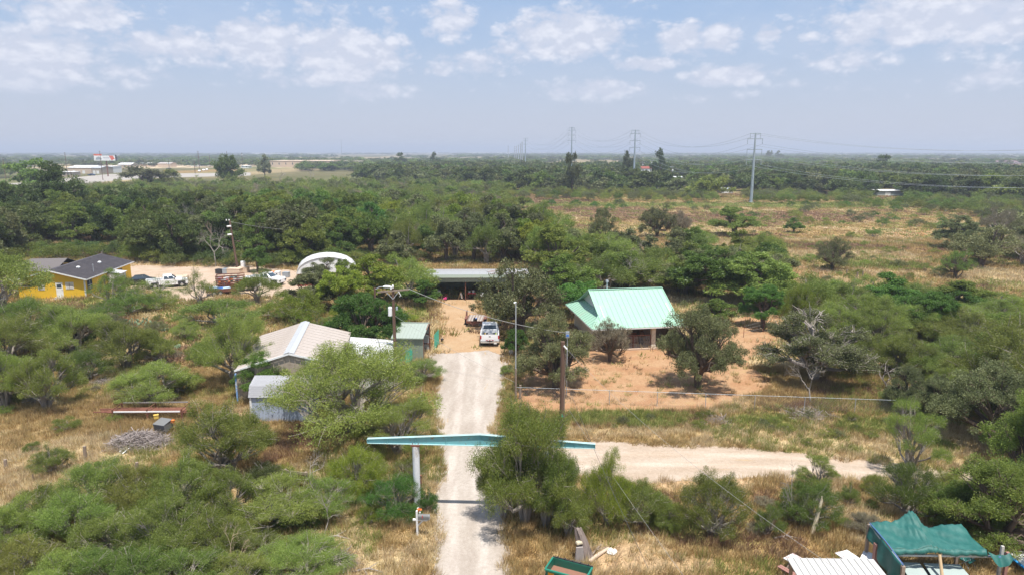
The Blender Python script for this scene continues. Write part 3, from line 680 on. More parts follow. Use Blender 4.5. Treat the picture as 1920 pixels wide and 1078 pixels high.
# ---- centre and house yard
pl('broad', 600, 562, 80, 486, 'see-through dark tree standing before the left half of the white arched shelter', leaf='oak', var=1, lod=0, sparse=.5)
pl('broad', 652, 560, 60, 488, 'olive tree at the right end of the white arched shelter', leaf='broad', var=2)
pl('oak', 976, 628, 155, 488, 'big grey green live oak right of the driveway beside the open barn', var=0)
pl('oak', 1042, 728, 150, 588, 'grey green live oak right behind the near wooden pole', var=1)
pl('oak', 1308, 728, 148, 573, 'live oak standing alone on the red dirt in front of the green roofed house', var=2, sparse=.9)
pl('oak', 1143, 678, 85, 600, 'small sparse oak at the left corner of the green roofed house', var=3, sparse=.5, leaf='dry')
pl('lush', 968, 672, 50, 617, 'small vivid green tree by the white box at the driveway', var=1)
for (px, b, w_, tp, lf, lab) in [(150,700,80,650,'shrub','rounded olive bush tucked between the left thicket mesquites'),(350,640,60,600,'mesquite','soft round bush in the gap of rust coloured grass'),(380,690,60,640,'broad','dark round bush left of the upright mesquite at the metal building'),(20,760,60,715,'shrub','low bush under the mesquite at the left edge'),(330,745,70,700,'mesquite','pale round bush right of the low spreading mesquite'),
     (480,1060,110,1000,'shrub','round bush under the fan of dead twigs'),(610,1078,90,1030,'broad','dark low bush at the bottom beside the uprooted twigs'),(700,905,70,862,'mesquite','wispy bush below the sprawling bush left of the gate'),(560,1000,80,950,'broad','dark bush among tangled twigs below the tin fence'),(1250,1000,70,940,'mesquite','small soft bush between the yellow green bush and the willowy bush'),
     (1640,930,50,890,'shrub','small round bush at the lower side of the dirt road'),(1620,1010,70,965,'dry','brown twiggy bush left of the green tarp shelter'),(1490,990,70,930,'shrub','olive bush on the left flank of the snag bush'),(1770,960,90,880,'shrub','olive green bush between the dense bush and the big dark tree'),(1780,1010,70,960,'yellow','yellowish bush behind the peak of the green tarp')]:
    pl('shrub', px, b, w_, tp, lab, leaf=lf)
pl('shrub', 950, 705, 28, 685, 'small weed clump on the right edge of the driveway')
pl('shrub', 1000, 640, 40, 590, 'grey leafy bush at the foot of the big live oak', leaf='oak')
# ---- foreground, right of the driveway
pl('mesquite', 985, 1008, 185, 752, 'big leaning mesquite covering the right half of the gate beam', var=0, rz=.9)
pl('mesquite', 1064, 1020, 95, 905, 'mesquite growing against the right side of the big leaning one', var=2, rz=.1)
pl('shrub', 1140, 1000, 105, 850, 'tall yellow green bush right of the big leaning mesquite', leaf='yellow', var=0)
pl('shrub', 1195, 1000, 120, 905, 'low yellow green bush beside the tall one', leaf='shrub', var=1)
pl('shrub', 1335, 1025, 140, 888, 'round light green willowy bush standing alone in the dry grass', leaf='mesquite', var=1, lod=0)
pl('shrub', 1438, 1010, 60, 950, 'small round green bush between the willowy bush and the stump post', var=2)
pl('feather', 1530, 925, 75, 855, 'pale feathery top above the dark bush with a snag', var=0)
pl('shrub', 1515, 1002, 120, 905, 'dark bush with a pale broken snag in front', leaf='broad', var=1)
pl('shrub', 1590, 952, 44, 905, 'small soft green bush right of the snag bush', leaf='mesquite', var=3)
pl('feather', 1702, 905, 115, 752, 'feathery plume-like young tree beside the dirt road', var=1, sparse=.6)
pl('shrub', 1700, 985, 125, 875, 'dense dark green bush directly above the green tarp shelter', leaf='broad', var=2)
pl('oak', 1880, 1030, 250, 868, 'large dark tree behind the tarp shelter at the right edge', var=1, leaf='broad')
pl('oak', 1805, 1003, 140, 912, 'dark tree just right of the dense bush above the tarp', var=3, leaf='broad')
pl('oak', 1935, 935, 215, 740, 'twiggy dark tree at the right edge beside the end of the dirt road', var=0, leaf='broad')
pl('oak', 1865, 842, 210, 690, 'brownish green twiggy tree at the right edge above the dirt road', var=2)
pl('mesquite', 1915, 790, 230, 600, 'mesquite at the right edge halfway up the thicket', var=1, rz=1.9)
pl('oak', 1525, 716, 208, 592, 'wide half dead tree with grey twigs on top, on the red dirt', var=1, dead=.22)
pl('shrub', 1680, 770, 70, 730, 'low green sprig bush by the fence in the golden grass', leaf='mesquite')
# ---- thicket to the right of the house
thk = [(1462,628,110,545,'lush'),(1500,585,120,528,'yellow'),(1550,600,130,520,'mesquite'),(1620,590,150,520,'mesquite'),(1690,585,140,525,'mesquite'),(1760,600,160,530,'mesquite'),
       (1840,600,150,548,'lush'),(1905,610,150,555,'mesquite'),(1600,650,140,570,'mesquite'),(1680,640,170,555,'mesquite'),(1770,650,180,572,'mesquite'),(1860,665,190,590,'mesquite'),
       (1570,690,90,625,'broad'),(1650,700,110,630,'mesquite'),(1740,710,150,630,'shrub'),(1820,730,180,640,'shrub'),(1740,770,120,690,'oak'),(1800,800,140,705,'oak'),(1930,720,160,620,'shrub')]
thk2 = []
for i, (px, b, wv, tp, lf) in enumerate(thk):
    thk2 += [(px-wv*.30, b-8+(i*7) % 17, wv*.74, tp-6+(i*5) % 9, lf), (px+wv*.28, b+6-(i*5) % 13, wv*.68, tp-10+(i*7) % 15, ['yellow', 'mesquite', 'shrub', 'lush', 'mesquite', 'broad'][i % 6])]
for i, (px, b, wv, tp, lf) in enumerate(thk2):
    pl('mesquite' if lf in ('mesquite', 'shrub', 'yellow') else ('oak' if lf == 'oak' else 'broad'), px, b, wv, tp, 'tree', group='trees massed in the right hand thicket', leaf=lf, var=i % 4, lod=0 if b > 610 else 1)
# ---- behind the house
for i, (px, b, wv, tp, lf, k) in enumerate([(1405,585,150,474,'shrub','broad'),(1335,572,140,470,'broad','broad'),(1285,560,90,490,'broad','broad'),(1180,548,120,480,'shrub','mesquite'),
      (1235,545,90,490,'shrub','mesquite'),(1125,560,90,475,'shrub','mesquite'),(1060,575,110,478,'broad','broad'),(1085,600,80,530,'lush','broad'),(1345,610,70,560,'broad','broad'),(1430,560,90,495,'broad','broad')]):
    pl(k, px, b, wv*1.1, tp, 'tree in the belt right behind the green roofed house', group='trees behind the green roofed house', leaf=lf, var=i % 3, lod=1)
# ---- meadow trees
pl('oak', 1232, 445, 72, 383, 'round dark green tree in the rust coloured meadow, with a greyer one at its side', leaf='oak', lod=1, var=0)
pl('oak', 1272, 445, 44, 396, 'grey twiggy tree touching the round dark one in the meadow', leaf='dry', lod=1, var=1)
pl('broad', 1376, 446, 92, 389, 'broad light green tree alone in the middle of the meadow', leaf='mesquite', lod=1, var=2)
pl('oak', 1132, 470, 62, 390, 'tall ragged tree with a pale bare trunk on the left of the meadow', leaf='oak', lod=1, var=2, sparse=.7)
pl('broad', 1488, 438, 34, 409, 'small dark green round tree in the meadow', leaf='lush', lod=1, var=0)
pl('shrub', 1638, 446, 32, 427, 'dome shaped green bush on the rust edge of the meadow', leaf='broad', lod=1, var=0)
pl('shrub', 1595, 447, 18, 434, 'small pale bush beside the dome shaped one', leaf='mesquite', lod=1, var=1)
pl('oak', 1560, 508, 72, 446, 'gnarled open tree with dark twisting trunk in the straw meadow', leaf='oak', lod=0, var=3, sparse=.45)
pl('oak', 1790, 522, 60, 470, 'gnarled stump tree with twisted bare limb in the right meadow', leaf='broad', lod=0, var=2, sparse=.4)
pl('oak', 1840, 500, 120, 425, 'wide grey green tree at the right side of the meadow', leaf='oak', lod=1, var=1)
pl('broad', 1790, 470, 80, 405, 'dark tree left of the pale brown tree at the meadow edge', leaf='oak', lod=1, var=0)
pl('dry', 1868, 455, 66, 388, 'pale brown leafless tree at the right end of the meadow', lod=1, var=0)
pl('shrub', 1415, 480, 90, 466, 'flat bright green shrub mat on bare sand', leaf='lush', lod=1, var=2)
pl('mesquite', 1375, 505, 130, 460, 'pale green mesquite at the near edge of the meadow behind the house', lod=1, var=1)
pl('mesquite', 1150, 505, 90, 440, 'dusty mesquite with bare white limbs at the near left meadow', lod=1, var=0, sparse=.6)
pl('mesquite', 1305, 470, 70, 430, 'low mesquite left of the sandy patch in the meadow', lod=1, var=2)
# ================================================================ buildings
M = dict(
 greenroof=pm('mint_green_metal', (.30,.49,.365), .45, fine=3, var=.05, bump=0, dirt=(.35,.46,.35), dscale=.8, d0=.5, d1=.8),
 white=pm('white_paint', (.78,.78,.76), .6, var=.05, dirt=(.6,.58,.53), dscale=1.5, d0=.55, d1=.8),
 stone=pm('limestone_masonry', (.58,.52,.42), .9, fine=7, var=.25, dirt=(.38,.33,.26), dscale=4),
 darkwood=pm('dark_weathered_wood', (.12,.075,.05), .9, fine=9, var=.3, stretch=(1,1,.2)),
 wood=pm('weathered_grey_wood', (.26,.20,.155), .9, fine=9, var=.3, dirt=(.13,.09,.07), dscale=2),
 post=pm('creosote_pole', (.13,.075,.05), .9, fine=20, var=.4, stretch=(6,6,.25), dirt=(.22,.15,.11), dscale=1),
 palewood=pm('pale_pine', (.46,.33,.19), .85, fine=10, var=.2, stretch=(3,3,.3)),
 rust=pm('rusted_steel', (.17,.065,.04), .85, fine=16, var=.35, dirt=(.26,.12,.06), dscale=2.5),
 shedgreen=pm('sage_green_metal', (.255,.295,.235), .5, fine=4, var=.05, bump=0, dirt=(.28,.31,.24), dscale=1.2),
 shedroof=pm('sage_roof_metal', (.32,.36,.31), .45, fine=4, var=.06, bump=0, dirt=(.34,.38,.32), dscale=1.4),
 zinc=pm('galvanized_zinc', (.50,.53,.56), .42, .35, fine=6, var=.08, bump=0, dirt=(.36,.33,.30), dscale=.6, d0=.55, d1=.7),
 zincrust=pm('rusting_zinc', (.48,.49,.50), .55, .2, fine=6, var=.1, bump=0, dirt=(.22,.13,.09), dscale=.5, d0=.42, d1=.62, stretch=(1,3,1)),
 tanroof=pm('faded_tan_roof', (.47,.415,.37), .6, fine=5, var=.07, bump=.05, dirt=(.37,.31,.265), dscale=1.2, stretch=(.4,2.5,1)),
 tanwall=pm('tan_metal_wall', (.40,.33,.25), .6, fine=5, var=.08, bump=0, dirt=(.28,.22,.16), dscale=1.2),
 whiteroof=pm('white_metal', (.62,.615,.60), .4, fine=5, var=.03, bump=0, dirt=(.52,.51,.47), dscale=.9, d0=.55, d1=.8),
 ridge=pm('grey_ridge_cap', (.42,.43,.44), .5, var=.06),
 shingle=pm('light_grey_shingle', (.33,.33,.345), .9, fine=30, var=.16, dirt=(.33,.33,.34), dscale=3),
 shingledark=pm('charcoal_shingle', (.062,.056,.062), .95, fine=40, var=.35, dirt=(.09,.08,.085), dscale=1.2, d0=.4, d1=.7),
 shinglebrown=pm('brown_grey_shingle', (.13,.115,.11), .95, fine=40, var=.3),
 bluewall=pm('pale_blue_wall', (.40,.46,.56), .7, fine=5, var=.06, dirt=(.3,.33,.4), dscale=1.3),
 yellow=pm('yellow_siding', (.85,.55,.035), .65, fine=8, var=.05, dirt=(.72,.46,.05), dscale=1.4, d0=.5, d1=.85),
 dark=pm('dark_interior', (.02,.02,.02), .8, fine=3, var=.3),
 glass=pm('window_glass', (.05,.07,.09), .08, var=.05, bump=0),
 teal=pm('teal_corrugated', (.06,.42,.30), .5, fine=6, var=.08, bump=0, dirt=(.07,.34,.26), dscale=1.5),
 beam=pm('turquoise_beam_paint', (.17,.42,.46), .55, fine=5, var=.12, bump=.1, dirt=(.26,.20,.14), dscale=3.2, d0=.59, d1=.66),
 beamtop=pm('lit_turquoise_flange', (.36,.54,.54), .5, fine=6, var=.12, dirt=(.40,.40,.34), dscale=2),  # sunlight on the flange is put into this paler turquoise
 pipe=pm('chalky_white_pipe', (.66,.68,.70), .6, fine=9, var=.05, dirt=(.45,.42,.38), dscale=2.2, d0=.56, d1=.72, stretch=(1,1,.5)),
 carwhite=pm('car_white_paint', (.80,.80,.80), .22, fine=3, var=.02, bump=0, dirt=(.70,.69,.67), dscale=1.4, d0=.5, d1=.85),
 cardark=pm('car_dark_paint', (.025,.03,.035), .25, fine=3, var=.1, bump=0),
 tyre=pm('tyre_rubber', (.022,.022,.022), .9, fine=20, var=.2),
 rim=pm('wheel_rim', (.5,.5,.5), .35, .6, var=.05),
 chrome=pm('chrome_bumper', (.6,.6,.6), .25, .8, var=.05, bump=0),
 blackpl=pm('black_plastic', (.03,.03,.032), .55, var=.2),
 redlamp=pm('red_lamp', (.45,.015,.02), .25, var=.05, bump=0),
 amber=pm('orange_plastic', (.75,.22,.05), .5, var=.1),
 redpl=pm('red_plastic', (.55,.03,.04), .5, var=.1), pink=pm('pink_plastic', (.7,.05,.25), .5, var=.1), blue=pm('blue_plastic', (.05,.2,.6), .5, var=.1),
 yellowpl=pm('yellow_plastic', (.8,.5,.03), .5, var=.1), gold=pm('mustard_plastic', (.65,.42,.08), .6, var=.15),
 dgreen=pm('dumpster_green', (.012,.13,.085), .45, fine=6, var=.12, bump=.05, dirt=(.03,.10,.07), dscale=3),
 dinside=pm('rusty_inside', (.24,.115,.075), .8, fine=8, var=.2, dirt=(.14,.08,.06), dscale=3),
 tarp=pm('green_tarp', (.011,.10,.085), .6, fine=5, var=.18, bump=.8, dirt=(.03,.135,.115), dscale=1.4, d0=.4, d1=.7),
 tarpblue=pm('blue_rope_tarp', (.08,.15,.34), .6, var=.2), steel=pm('grey_steel', (.36,.40,.43), .5, .3, fine=3, var=.06),
 towersteel=pm('pale_blue_grey_steel', (.36,.42,.46), .55, .2, var=.05), grey=pm('grey_box_metal', (.16,.16,.155), .6, var=.1),
 wire=pm('cable', (.30,.29,.28), .6, var=.1), wiredark=pm('dark_cable', (.05,.05,.05), .6, var=.1),
 concrete=pm('concrete', (.45,.43,.39), .9, var=.15, dirt=(.3,.28,.25)), redbrick=pm('red_brown_wall', (.25,.06,.035), .8, var=.2),
 alu=pm('aluminium', (.6,.6,.6), .35, .7, var=.05), tanfar=pm('cream_block_wall', (.58,.45,.33), .85, var=.06), purple=pm('mauve_roof', (.19,.12,.14), .9, var=.1),
 cactus=pm('cactus_pad', (.17,.24,.13), .7, fine=14, var=.15), rock=pm('pale_rock', (.55,.47,.33), .9, fine=10, var=.2, dirt=(.2,.17,.13), dscale=4),
 seat=pm('red_paint_wood', (.30,.15,.12), .85, fine=12, var=.2, dirt=(.2,.11,.09)), sheetgrey=pm('pale_green_sheet', (.34,.40,.38), .5, fine=3, var=.08, dirt=(.42,.34,.34), dscale=.9),
)
def rot2(x, y, a): return x*math.cos(a)-y*math.sin(a), x*math.sin(a)+y*math.cos(a)
def panels(root, name, a, b, c, d, n, m, t=.018, rise=.035, prof='seam'):
    """roof / wall sheets laid side by side: each one its own panel sharing one mesh; a-b lower edge, d-c upper edge"""
    a, b, c, d = map(Vector, (a, b, c, d)); nrm = (b-a).cross(d-a).normalized(); par = ((b-a)-(c-d)).length < .02
    me = None
    for i in range(n):
        t0, t1 = i/n, (i+1)/n
        p, q, r_, s_ = a.lerp(b, t0), a.lerp(b, t1), d.lerp(c, t1), d.lerp(c, t0)
        if par and me is not None:
            o = link(name, me, root, p-a); continue
        g = (q-p)*.009; mb = MB(); mb.slab((p+g, q-g, r_-g, s_+g), t, nrm)
        e = (q-p).normalized()*rise*.7
        mb.beam(p+g+e*.5+nrm*rise/2, s_+g+e*.5+nrm*rise/2, rise*.7, rise)
        if prof == 'rib':
            for k in (.33, .66): mb.beam(p.lerp(q, k)+nrm*rise*.3, s_.lerp(r_, k)+nrm*rise*.3, rise, rise*.6)
        me = mb.mesh(name, m)
        if not par: me2 = me; link(name, me2, root); me = None
        else: link(name, me, root)

# ---- green roofed house (Dutch gable), local x along the ridge, y to the back
def green_house():
    o = thing('green_roofed_house', 'small house with a mint green standing seam roof on the red dirt yard', 'house', (8.05, 66.4, 0), R(9))
    W_, D_ = 10.5, 11.7; ez = 2.5; rz_ = 5.3; sl = (rz_-ez)/(D_/2); ins = 1.15; gy0 = 1.05  # gable wall inset
    gz = ez + .9; xin = 1.75; yb = (gz-ez)/sl
    # main slopes
    L0, L1 = ins, W_-1.05
    roof = MB(); roof.slab([(L0-.02, D_/2, rz_-.05), (L0-.02, D_/2, rz_-.12), (L1, D_/2, rz_-.12), (L1, D_/2, rz_-.05)], .01); 
    n = 16
    def zf(y): return ez + sl*y
    # front slope panels: trapezoid below the gable foot, rectangle above
    rf = roof.build('roof', M['greenroof'], o)
    for side in (0, 1):
        fy = (lambda y: y) if side == 0 else (lambda y: D_-y)
        k = 19
        for i in range(k):
            x0 = i*W_/k; x1 = (i+1)*W_/k
            # upper limit of each sheet: hip line outside the gable, ridge inside
            def top(x): 
                if x < L0: return max(.02, x*(yb/ins)*.98)
                if x > L1: return max(.02, (W_-x)*(yb/(W_-L1))*.98)
                return D_/2
            ta, tb = top(x0+.001), top(x1-.001)
            if min(ta, tb) < D_/4 <= max(ta, tb):   # the sheet that the rake cuts
                xs = L0 if x0 < L0 < x1 else L1
                parts_ = [(x0, xs), (xs, x1)]
            else: parts_ = [(x0, x1)]
            mb = MB()
            for (u, v) in parts_:
                tu, tv = top(u+.001), top(v-.001)
                if (u+v)/2 > L0 and (u+v)/2 < L1: tu = tv = D_/2
                else: tu, tv = min(tu, yb), min(tv, yb)
                P_ = [Vector((u+.006, fy(0), ez)), Vector((v-.006, fy(0), ez)), Vector((v-.006, fy(tv), zf(tv))), Vector((u+.006, fy(tu), zf(tu)))]
                nn = Vector((0, -sl if side == 0 else sl, 1)).normalized()
                mb.slab(P_ if side == 0 else P_[::-1], .02, nn)
                mb.beam(P_[0]+nn*.02, P_[3]+nn*.02, .03, .05)
            mb.build('roof_panel', M['greenroof'], rf)
    # end hips
    for side, x0, xi in ((0, 0, L0+.55), (1, W_, L1-.45)):
        k = 17; zi = gz + .14
        for i in range(k):
            y0 = i*D_/k; y1 = (i+1)*D_/k; f = abs(xi-x0)
            def lim(y): return min(1.0, y/yb*.9, (D_-y)/yb*.9)
            la, lb = max(0.02, lim(y0+.01)), max(0.02, lim(y1-.01)); dx = xi-x0
            P_ = [Vector((x0, y0+.006, ez)), Vector((x0, y1-.006, ez)), Vector((x0+dx*lb, y1-.006, ez+(zi-ez)*lb)), Vector((x0+dx*la, y0+.006, ez+(zi-ez)*la))]
            nn = Vector(((-1 if side == 0 else 1)*(zi-ez), 0, f)).normalized()
            mb = MB(); mb.slab(P_[::-1] if side == 0 else P_, .02, nn); mb.beam(P_[0]+nn*.02, P_[3]+nn*.02, .03, .05)
            mb.build('roof_panel', M['greenroof'], rf)
    for s, xg in ((0, L0+.5), (1, L1-.4)):
        g = MB(); g.slab([(xg, yb*.8, gz-.1), (xg, D_-yb*.8, gz-.1), (xg, D_/2, rz_-.1)], .08, Vector((-1 if s == 0 else 1, 0, 0))); g.build('gable_wall', M['white'], o)
    rc = MB()
    rc.beam((L0-.03, D_/2, rz_+.03), (L1+.03, D_/2, rz_+.03), .3, .05)
    for fy_, s in ((0, 1), (D_, -1)):
        rc.beam((L0, fy_+s*yb, gz+.03), (L0, D_/2, rz_+.02), .08, .10); rc.beam((L1, fy_+s*yb, gz+.03), (L1, D_/2, rz_+.02), .08, .10)
        rc.beam((0, fy_, ez+.02), (L0, fy_+s*yb*.98, gz+.02), .12, .05); rc.beam((W_, fy_, ez+.02), (L1, fy_+s*yb*.98, gz+.02), .12, .05)
    rc.build('ridge_cap', M['greenroof'], rf)
    ea = MB(); ea.bx(.02, W_-.02, .01, .05, ez-.16, ez-.03); ea.bx(.02, W_-.02, D_-.05, D_-.01, ez-.16, ez-.03); ea.bx(.01, .05, .06, D_-.06, ez-.16, ez-.03); ea.bx(W_-.05, W_-.01, .06, D_-.06, ez-.16, ez-.03)
    ea.build('fascia', M['white'], o)
    sf = MB(); sf.bx(.06, W_-.06, .06, D_-.06, ez-.14, ez-.10); sf.build('soffit', M['white'], o)
    wl = MB(); wl.bx(.9, 1.05, 3.2, D_-.9, 0, ez-.15); wl.bx(W_-1.05, W_-.9, .9, D_-.9, 0, ez-.15); wl.bx(1.05, W_-1.05, D_-1.05, D_-.9, 0, ez-.15); wl.bx(.9, 1.05, .7, 3.2, 0, 1.0)
    wl.build('wall', M['stone'], o)
    bw = MB()
    for i in range(30): bw.bx(1.1+i*.27, 1.1+i*.27+.25, 3.3, 3.36+.02*(i % 2), 0, ez-.15)
    bw.build('porch_back_wall', pm('brown_panel_wall', (.16,.13,.11), .8, fine=5, var=.2), o)
    sb = MB(); sb.bx(.6, W_-.6, .35, 3.2, 0, .14); sb.build('porch_slab', pm('tan_concrete', (.45,.33,.24), .9, var=.1), o)
    for x in (.95, 3.6, 6.72, W_-1.1):
        c = MB(); c.box((x, .75, (ez-.15)/2), (.42, .42, ez-.16)); c.box((x, .75, .2), (.5, .5, .4)); c.build('column', M['stone'], o)
    for (xa, xb) in ((3.84, 6.48),):
        fr = MB(); fr.bx(xa, xb, .72, .78, 1.42, 1.5); fr.bx(xa, xa+.07, .72, .78, .14, 1.42); fr.bx(xb-.07, xb, .72, .78, .14, 1.42); fr.bx(xa+.72, xa+.79, .72, .78, .14, 1.42)
        fr.build('railing', M['rust'], o)
        ms = MB(); x = xa+.1
        while x < xb-.05: ms.bx(x-.006, x+.006, .735, .747, .15, 1.42); x += .16
        for k in range(8): ms.bx(xa+.05, xb-.05, .75, .762, .22+k*.15, .232+k*.15)
        ms.build('wire_mesh', M['zinc'], o)
    for i, (x, y, dx, dz, mm) in enumerate([(4.4,2.2,.5,.7,'darkwood'),(5.2,2.5,.8,.9,'rust'),(5.9,2.0,.3,.5,'blackpl'),(6.1,2.6,.5,1.2,'darkwood')]):
        q = MB(); q.box((x, y, .14+dz/2), (dx, .4, dz)); q.box((x, y+.15, .14+dz), (dx, .1, .3)); q.build('porch_furniture', M[mm], o)
    v = MB(); v.tube([(3.4, D_/2+.6, 4.9), (3.4, D_/2+.6, 6.0)], .09, 10); v.tube([(3.4, D_/2+.6, 6.0), (3.4, D_/2+.6, 6.2)], [.17, .15], 10); v.build('vent_pipe', M['zinc'], rf)
green_house()
t = thing('white_tank', 'white box shaped tank at the left wall of the green roofed house', 'tank', tuple(ground(1083, 652)), .15)
b = MB(); b.bx(-.6, .6, -.4, .4, .25, 1.35); bevel(b.build('body', M['white'], t), .06)
b = MB(); [b.box((x, y, .12), (.12, .12, .26)) for x in (-.45, .45) for y in (-.3, .3)]; b.build('feet', M['steel'], t)

# ---- yellow house
def yellow_house():
    o = thing('yellow_house', 'bright yellow clapboard house with dark shingle roof beside the dusty lot', 'house', (-59.3, 93.0, 0), R(7))
    W_, D_ = 8.6, 15.0; ez = 2.75; rz_ = 4.0; ov = .45
    rf = MB(); mid = -W_/2
    rf.slab([(ov, -ov, ez-.1), (ov, D_+ov, ez-.1), (mid, D_+ov, rz_), (mid, -ov, rz_)], .08)
    rf.slab([(mid, -ov, rz_), (mid, D_+ov, rz_), (-W_-ov, D_+ov, ez-.1), (-W_-ov, -ov, ez-.1)], .08)
    r_ = rf.build('roof', M['shingledark'], o)
    co = MB()
    for i in range(24):   # shingle courses stand proud
        f = (i+.5)/24; x = ov+(mid-ov)*f; z = ez-.1+(rz_-ez+.1)*f
        co.beam((x, -ov+.01, z+.012), (x, D_+ov-.01, z+.012), .17, .02)
        x = -W_-ov+(W_/2+ov)*f; co.beam((x, -ov+.01, z+.012), (x, D_+ov-.01, z+.012), .17, .02)
    co.build('shingle_courses', M['shingledark'], r_)
    wg = MB()   # rear wing with a hip end
    x0, x1, y0, y1 = -W_-6.4, -W_+1.0, 8.2, 15.2; ym = (y0+y1)/2
    wg.slab([(x0-ov, y0-ov, ez-.12), (x1, y0-ov, ez-.12), (x1, ym, rz_-.08), (x0+2.2, ym, rz_-.08)], .07); wg.slab([(x1, y1+ov, ez-.12), (x0-ov, y1+ov, ez-.12), (x0+2.2, ym, rz_-.08), (x1, ym, rz_-.08)], .07)
    wg.slab([(x0-ov, y1+ov, ez-.12), (x0-ov, y0-ov, ez-.12), (x0+2.2, ym, rz_-.08)], .07); wg.build('wing_roof', M['shinglebrown'], o)
    w = MB(); w.bx(-W_, 0, 0, D_, 0, ez-.17); w.slab([(-W_, .0, ez-.17), (0, .0, ez-.17), (mid, .0, rz_-.16)], .1); w.bx(x0, -W_-.01, y0, y1, 0, ez-.2)
    wo = w.build('wall', M['yellow'], o)
    sd = MB()
    for i in range(17):
        z = .12+i*.155; sd.bx(-W_+.02, -.02, -.035, -.004, z, z+.13); sd.bx(.004, .035, .02, D_-.02, z, z+.13)
    sd.build('siding', M['yellow'], wo)
    tr = MB(); tr.bx(-.1, .06, -.06, .1, 0, ez-.2); tr.beam((ov, -ov-.02, ez-.14), (mid, -ov-.02, rz_-.04), .04, .17); tr.beam((-W_-ov, -ov-.02, ez-.14), (mid, -ov-.02, rz_-.04), .04, .17); tr.beam((ov+.02, -ov, ez-.16), (ov+.02, D_+ov, ez-.16), .04, .15)
    tr.build('white_trim', M['white'], o)
    def win(x, y, z, wd, h, ax, dark=True):
        f = MB(); g = MB(); s = MB()
        if ax == 'y':
            f.bx(x-wd/2-.07, x+wd/2+.07, y-.07, y-.037, z-.07, z+h+.07); g.bx(x-wd/2, x+wd/2, y-.085, y-.072, z, z+h); s.bx(x-.02, x+.02, y-.10, y-.087, z, z+h); s.bx(x-wd/2, x+wd/2, y-.10, y-.087, z+h/2-.02, z+h/2+.02)
        else:
            f.bx(x+.037, x+.07, y-wd/2-.07, y+wd/2+.07, z-.07, z+h+.07); g.bx(x+.072, x+.085, y-wd/2, y+wd/2, z, z+h); s.bx(x+.087, x+.10, y-.02, y+.02, z, z+h); s.bx(x+.087, x+.10, y-wd/2, y+wd/2, z+h/2-.02, z+h/2+.02)
        wo_ = f.build('window', M['darkwood'] if dark else M['white'], o); g.build('pane', M['glass'] if dark else pm('white_blind', (.6,.58,.52), .6, var=.05), wo_); s.build('muntin', M['white'] if dark else M['darkwood'], wo_)
    win(-1.95, 0, 1.35, .9, .85, 'y', False); win(0, 1.3, 1.0, 1.3, 1.25, 'x'); win(0, 11.0, 1.1, 1.6, 1.0, 'x'); win(-5.6, 0, 1.3, .7, .8, 'y', False); win(0, 4.4, .7, .5, .7, 'x')
    d = MB(); d.bx(-3.75, -2.85, -.075, -.037, .25, 2.25); dr = d.build('door', M['white'], o)
    k = MB(); k.bx(-3.0, -2.94, -.11, -.078, 1.15, 1.25); k.build('handle', M['chrome'], dr)
    k = MB(); k.bx(-3.6, -3.0, -.09, -.078, 1.5, 2.0); k.build('pane', M['glass'], dr)
    st = MB(); st.bx(-3.9, -2.7, -.9, -.1, 0, .12); st.bx(-3.9, -2.7, -.5, -.1, .12, .24); st.build('step', M['concrete'], o)
    sh = MB(); sh.bx(.12, 1.9, 6.6, 8.6, 0, 2.2); sh.slab([(.12, 6.5, 2.45), (2.1, 6.5, 2.22), (2.1, 8.7, 2.22), (.12, 8.7, 2.45)][::-1], .05); sh.build('lean_to', M['whiteroof'], o)
    for (x, y) in ((-2.6, 4.2), (-2.1, 9.6)):
        v = MB(); z = ez+(rz_-ez)*(-x/(W_/2)); v.box((x, y, z+.12), (.4, .4, .2)); v.tube([(x, y, z+.2), (x, y, z+.3)], [.26, .15], 10); v.build('roof_vent', M['white'], r_)
    v = MB(); v.tube([(-.6, 4.2, ez), (-.6, 4.2, ez+1.2)], .04, 6); v.tube([(-.6, 4.2, ez+1.2), (-.6, 4.2, ez+1.32)], .08, 8); v.build('vent_pipe', M['zinc'], r_)
yellow_house()

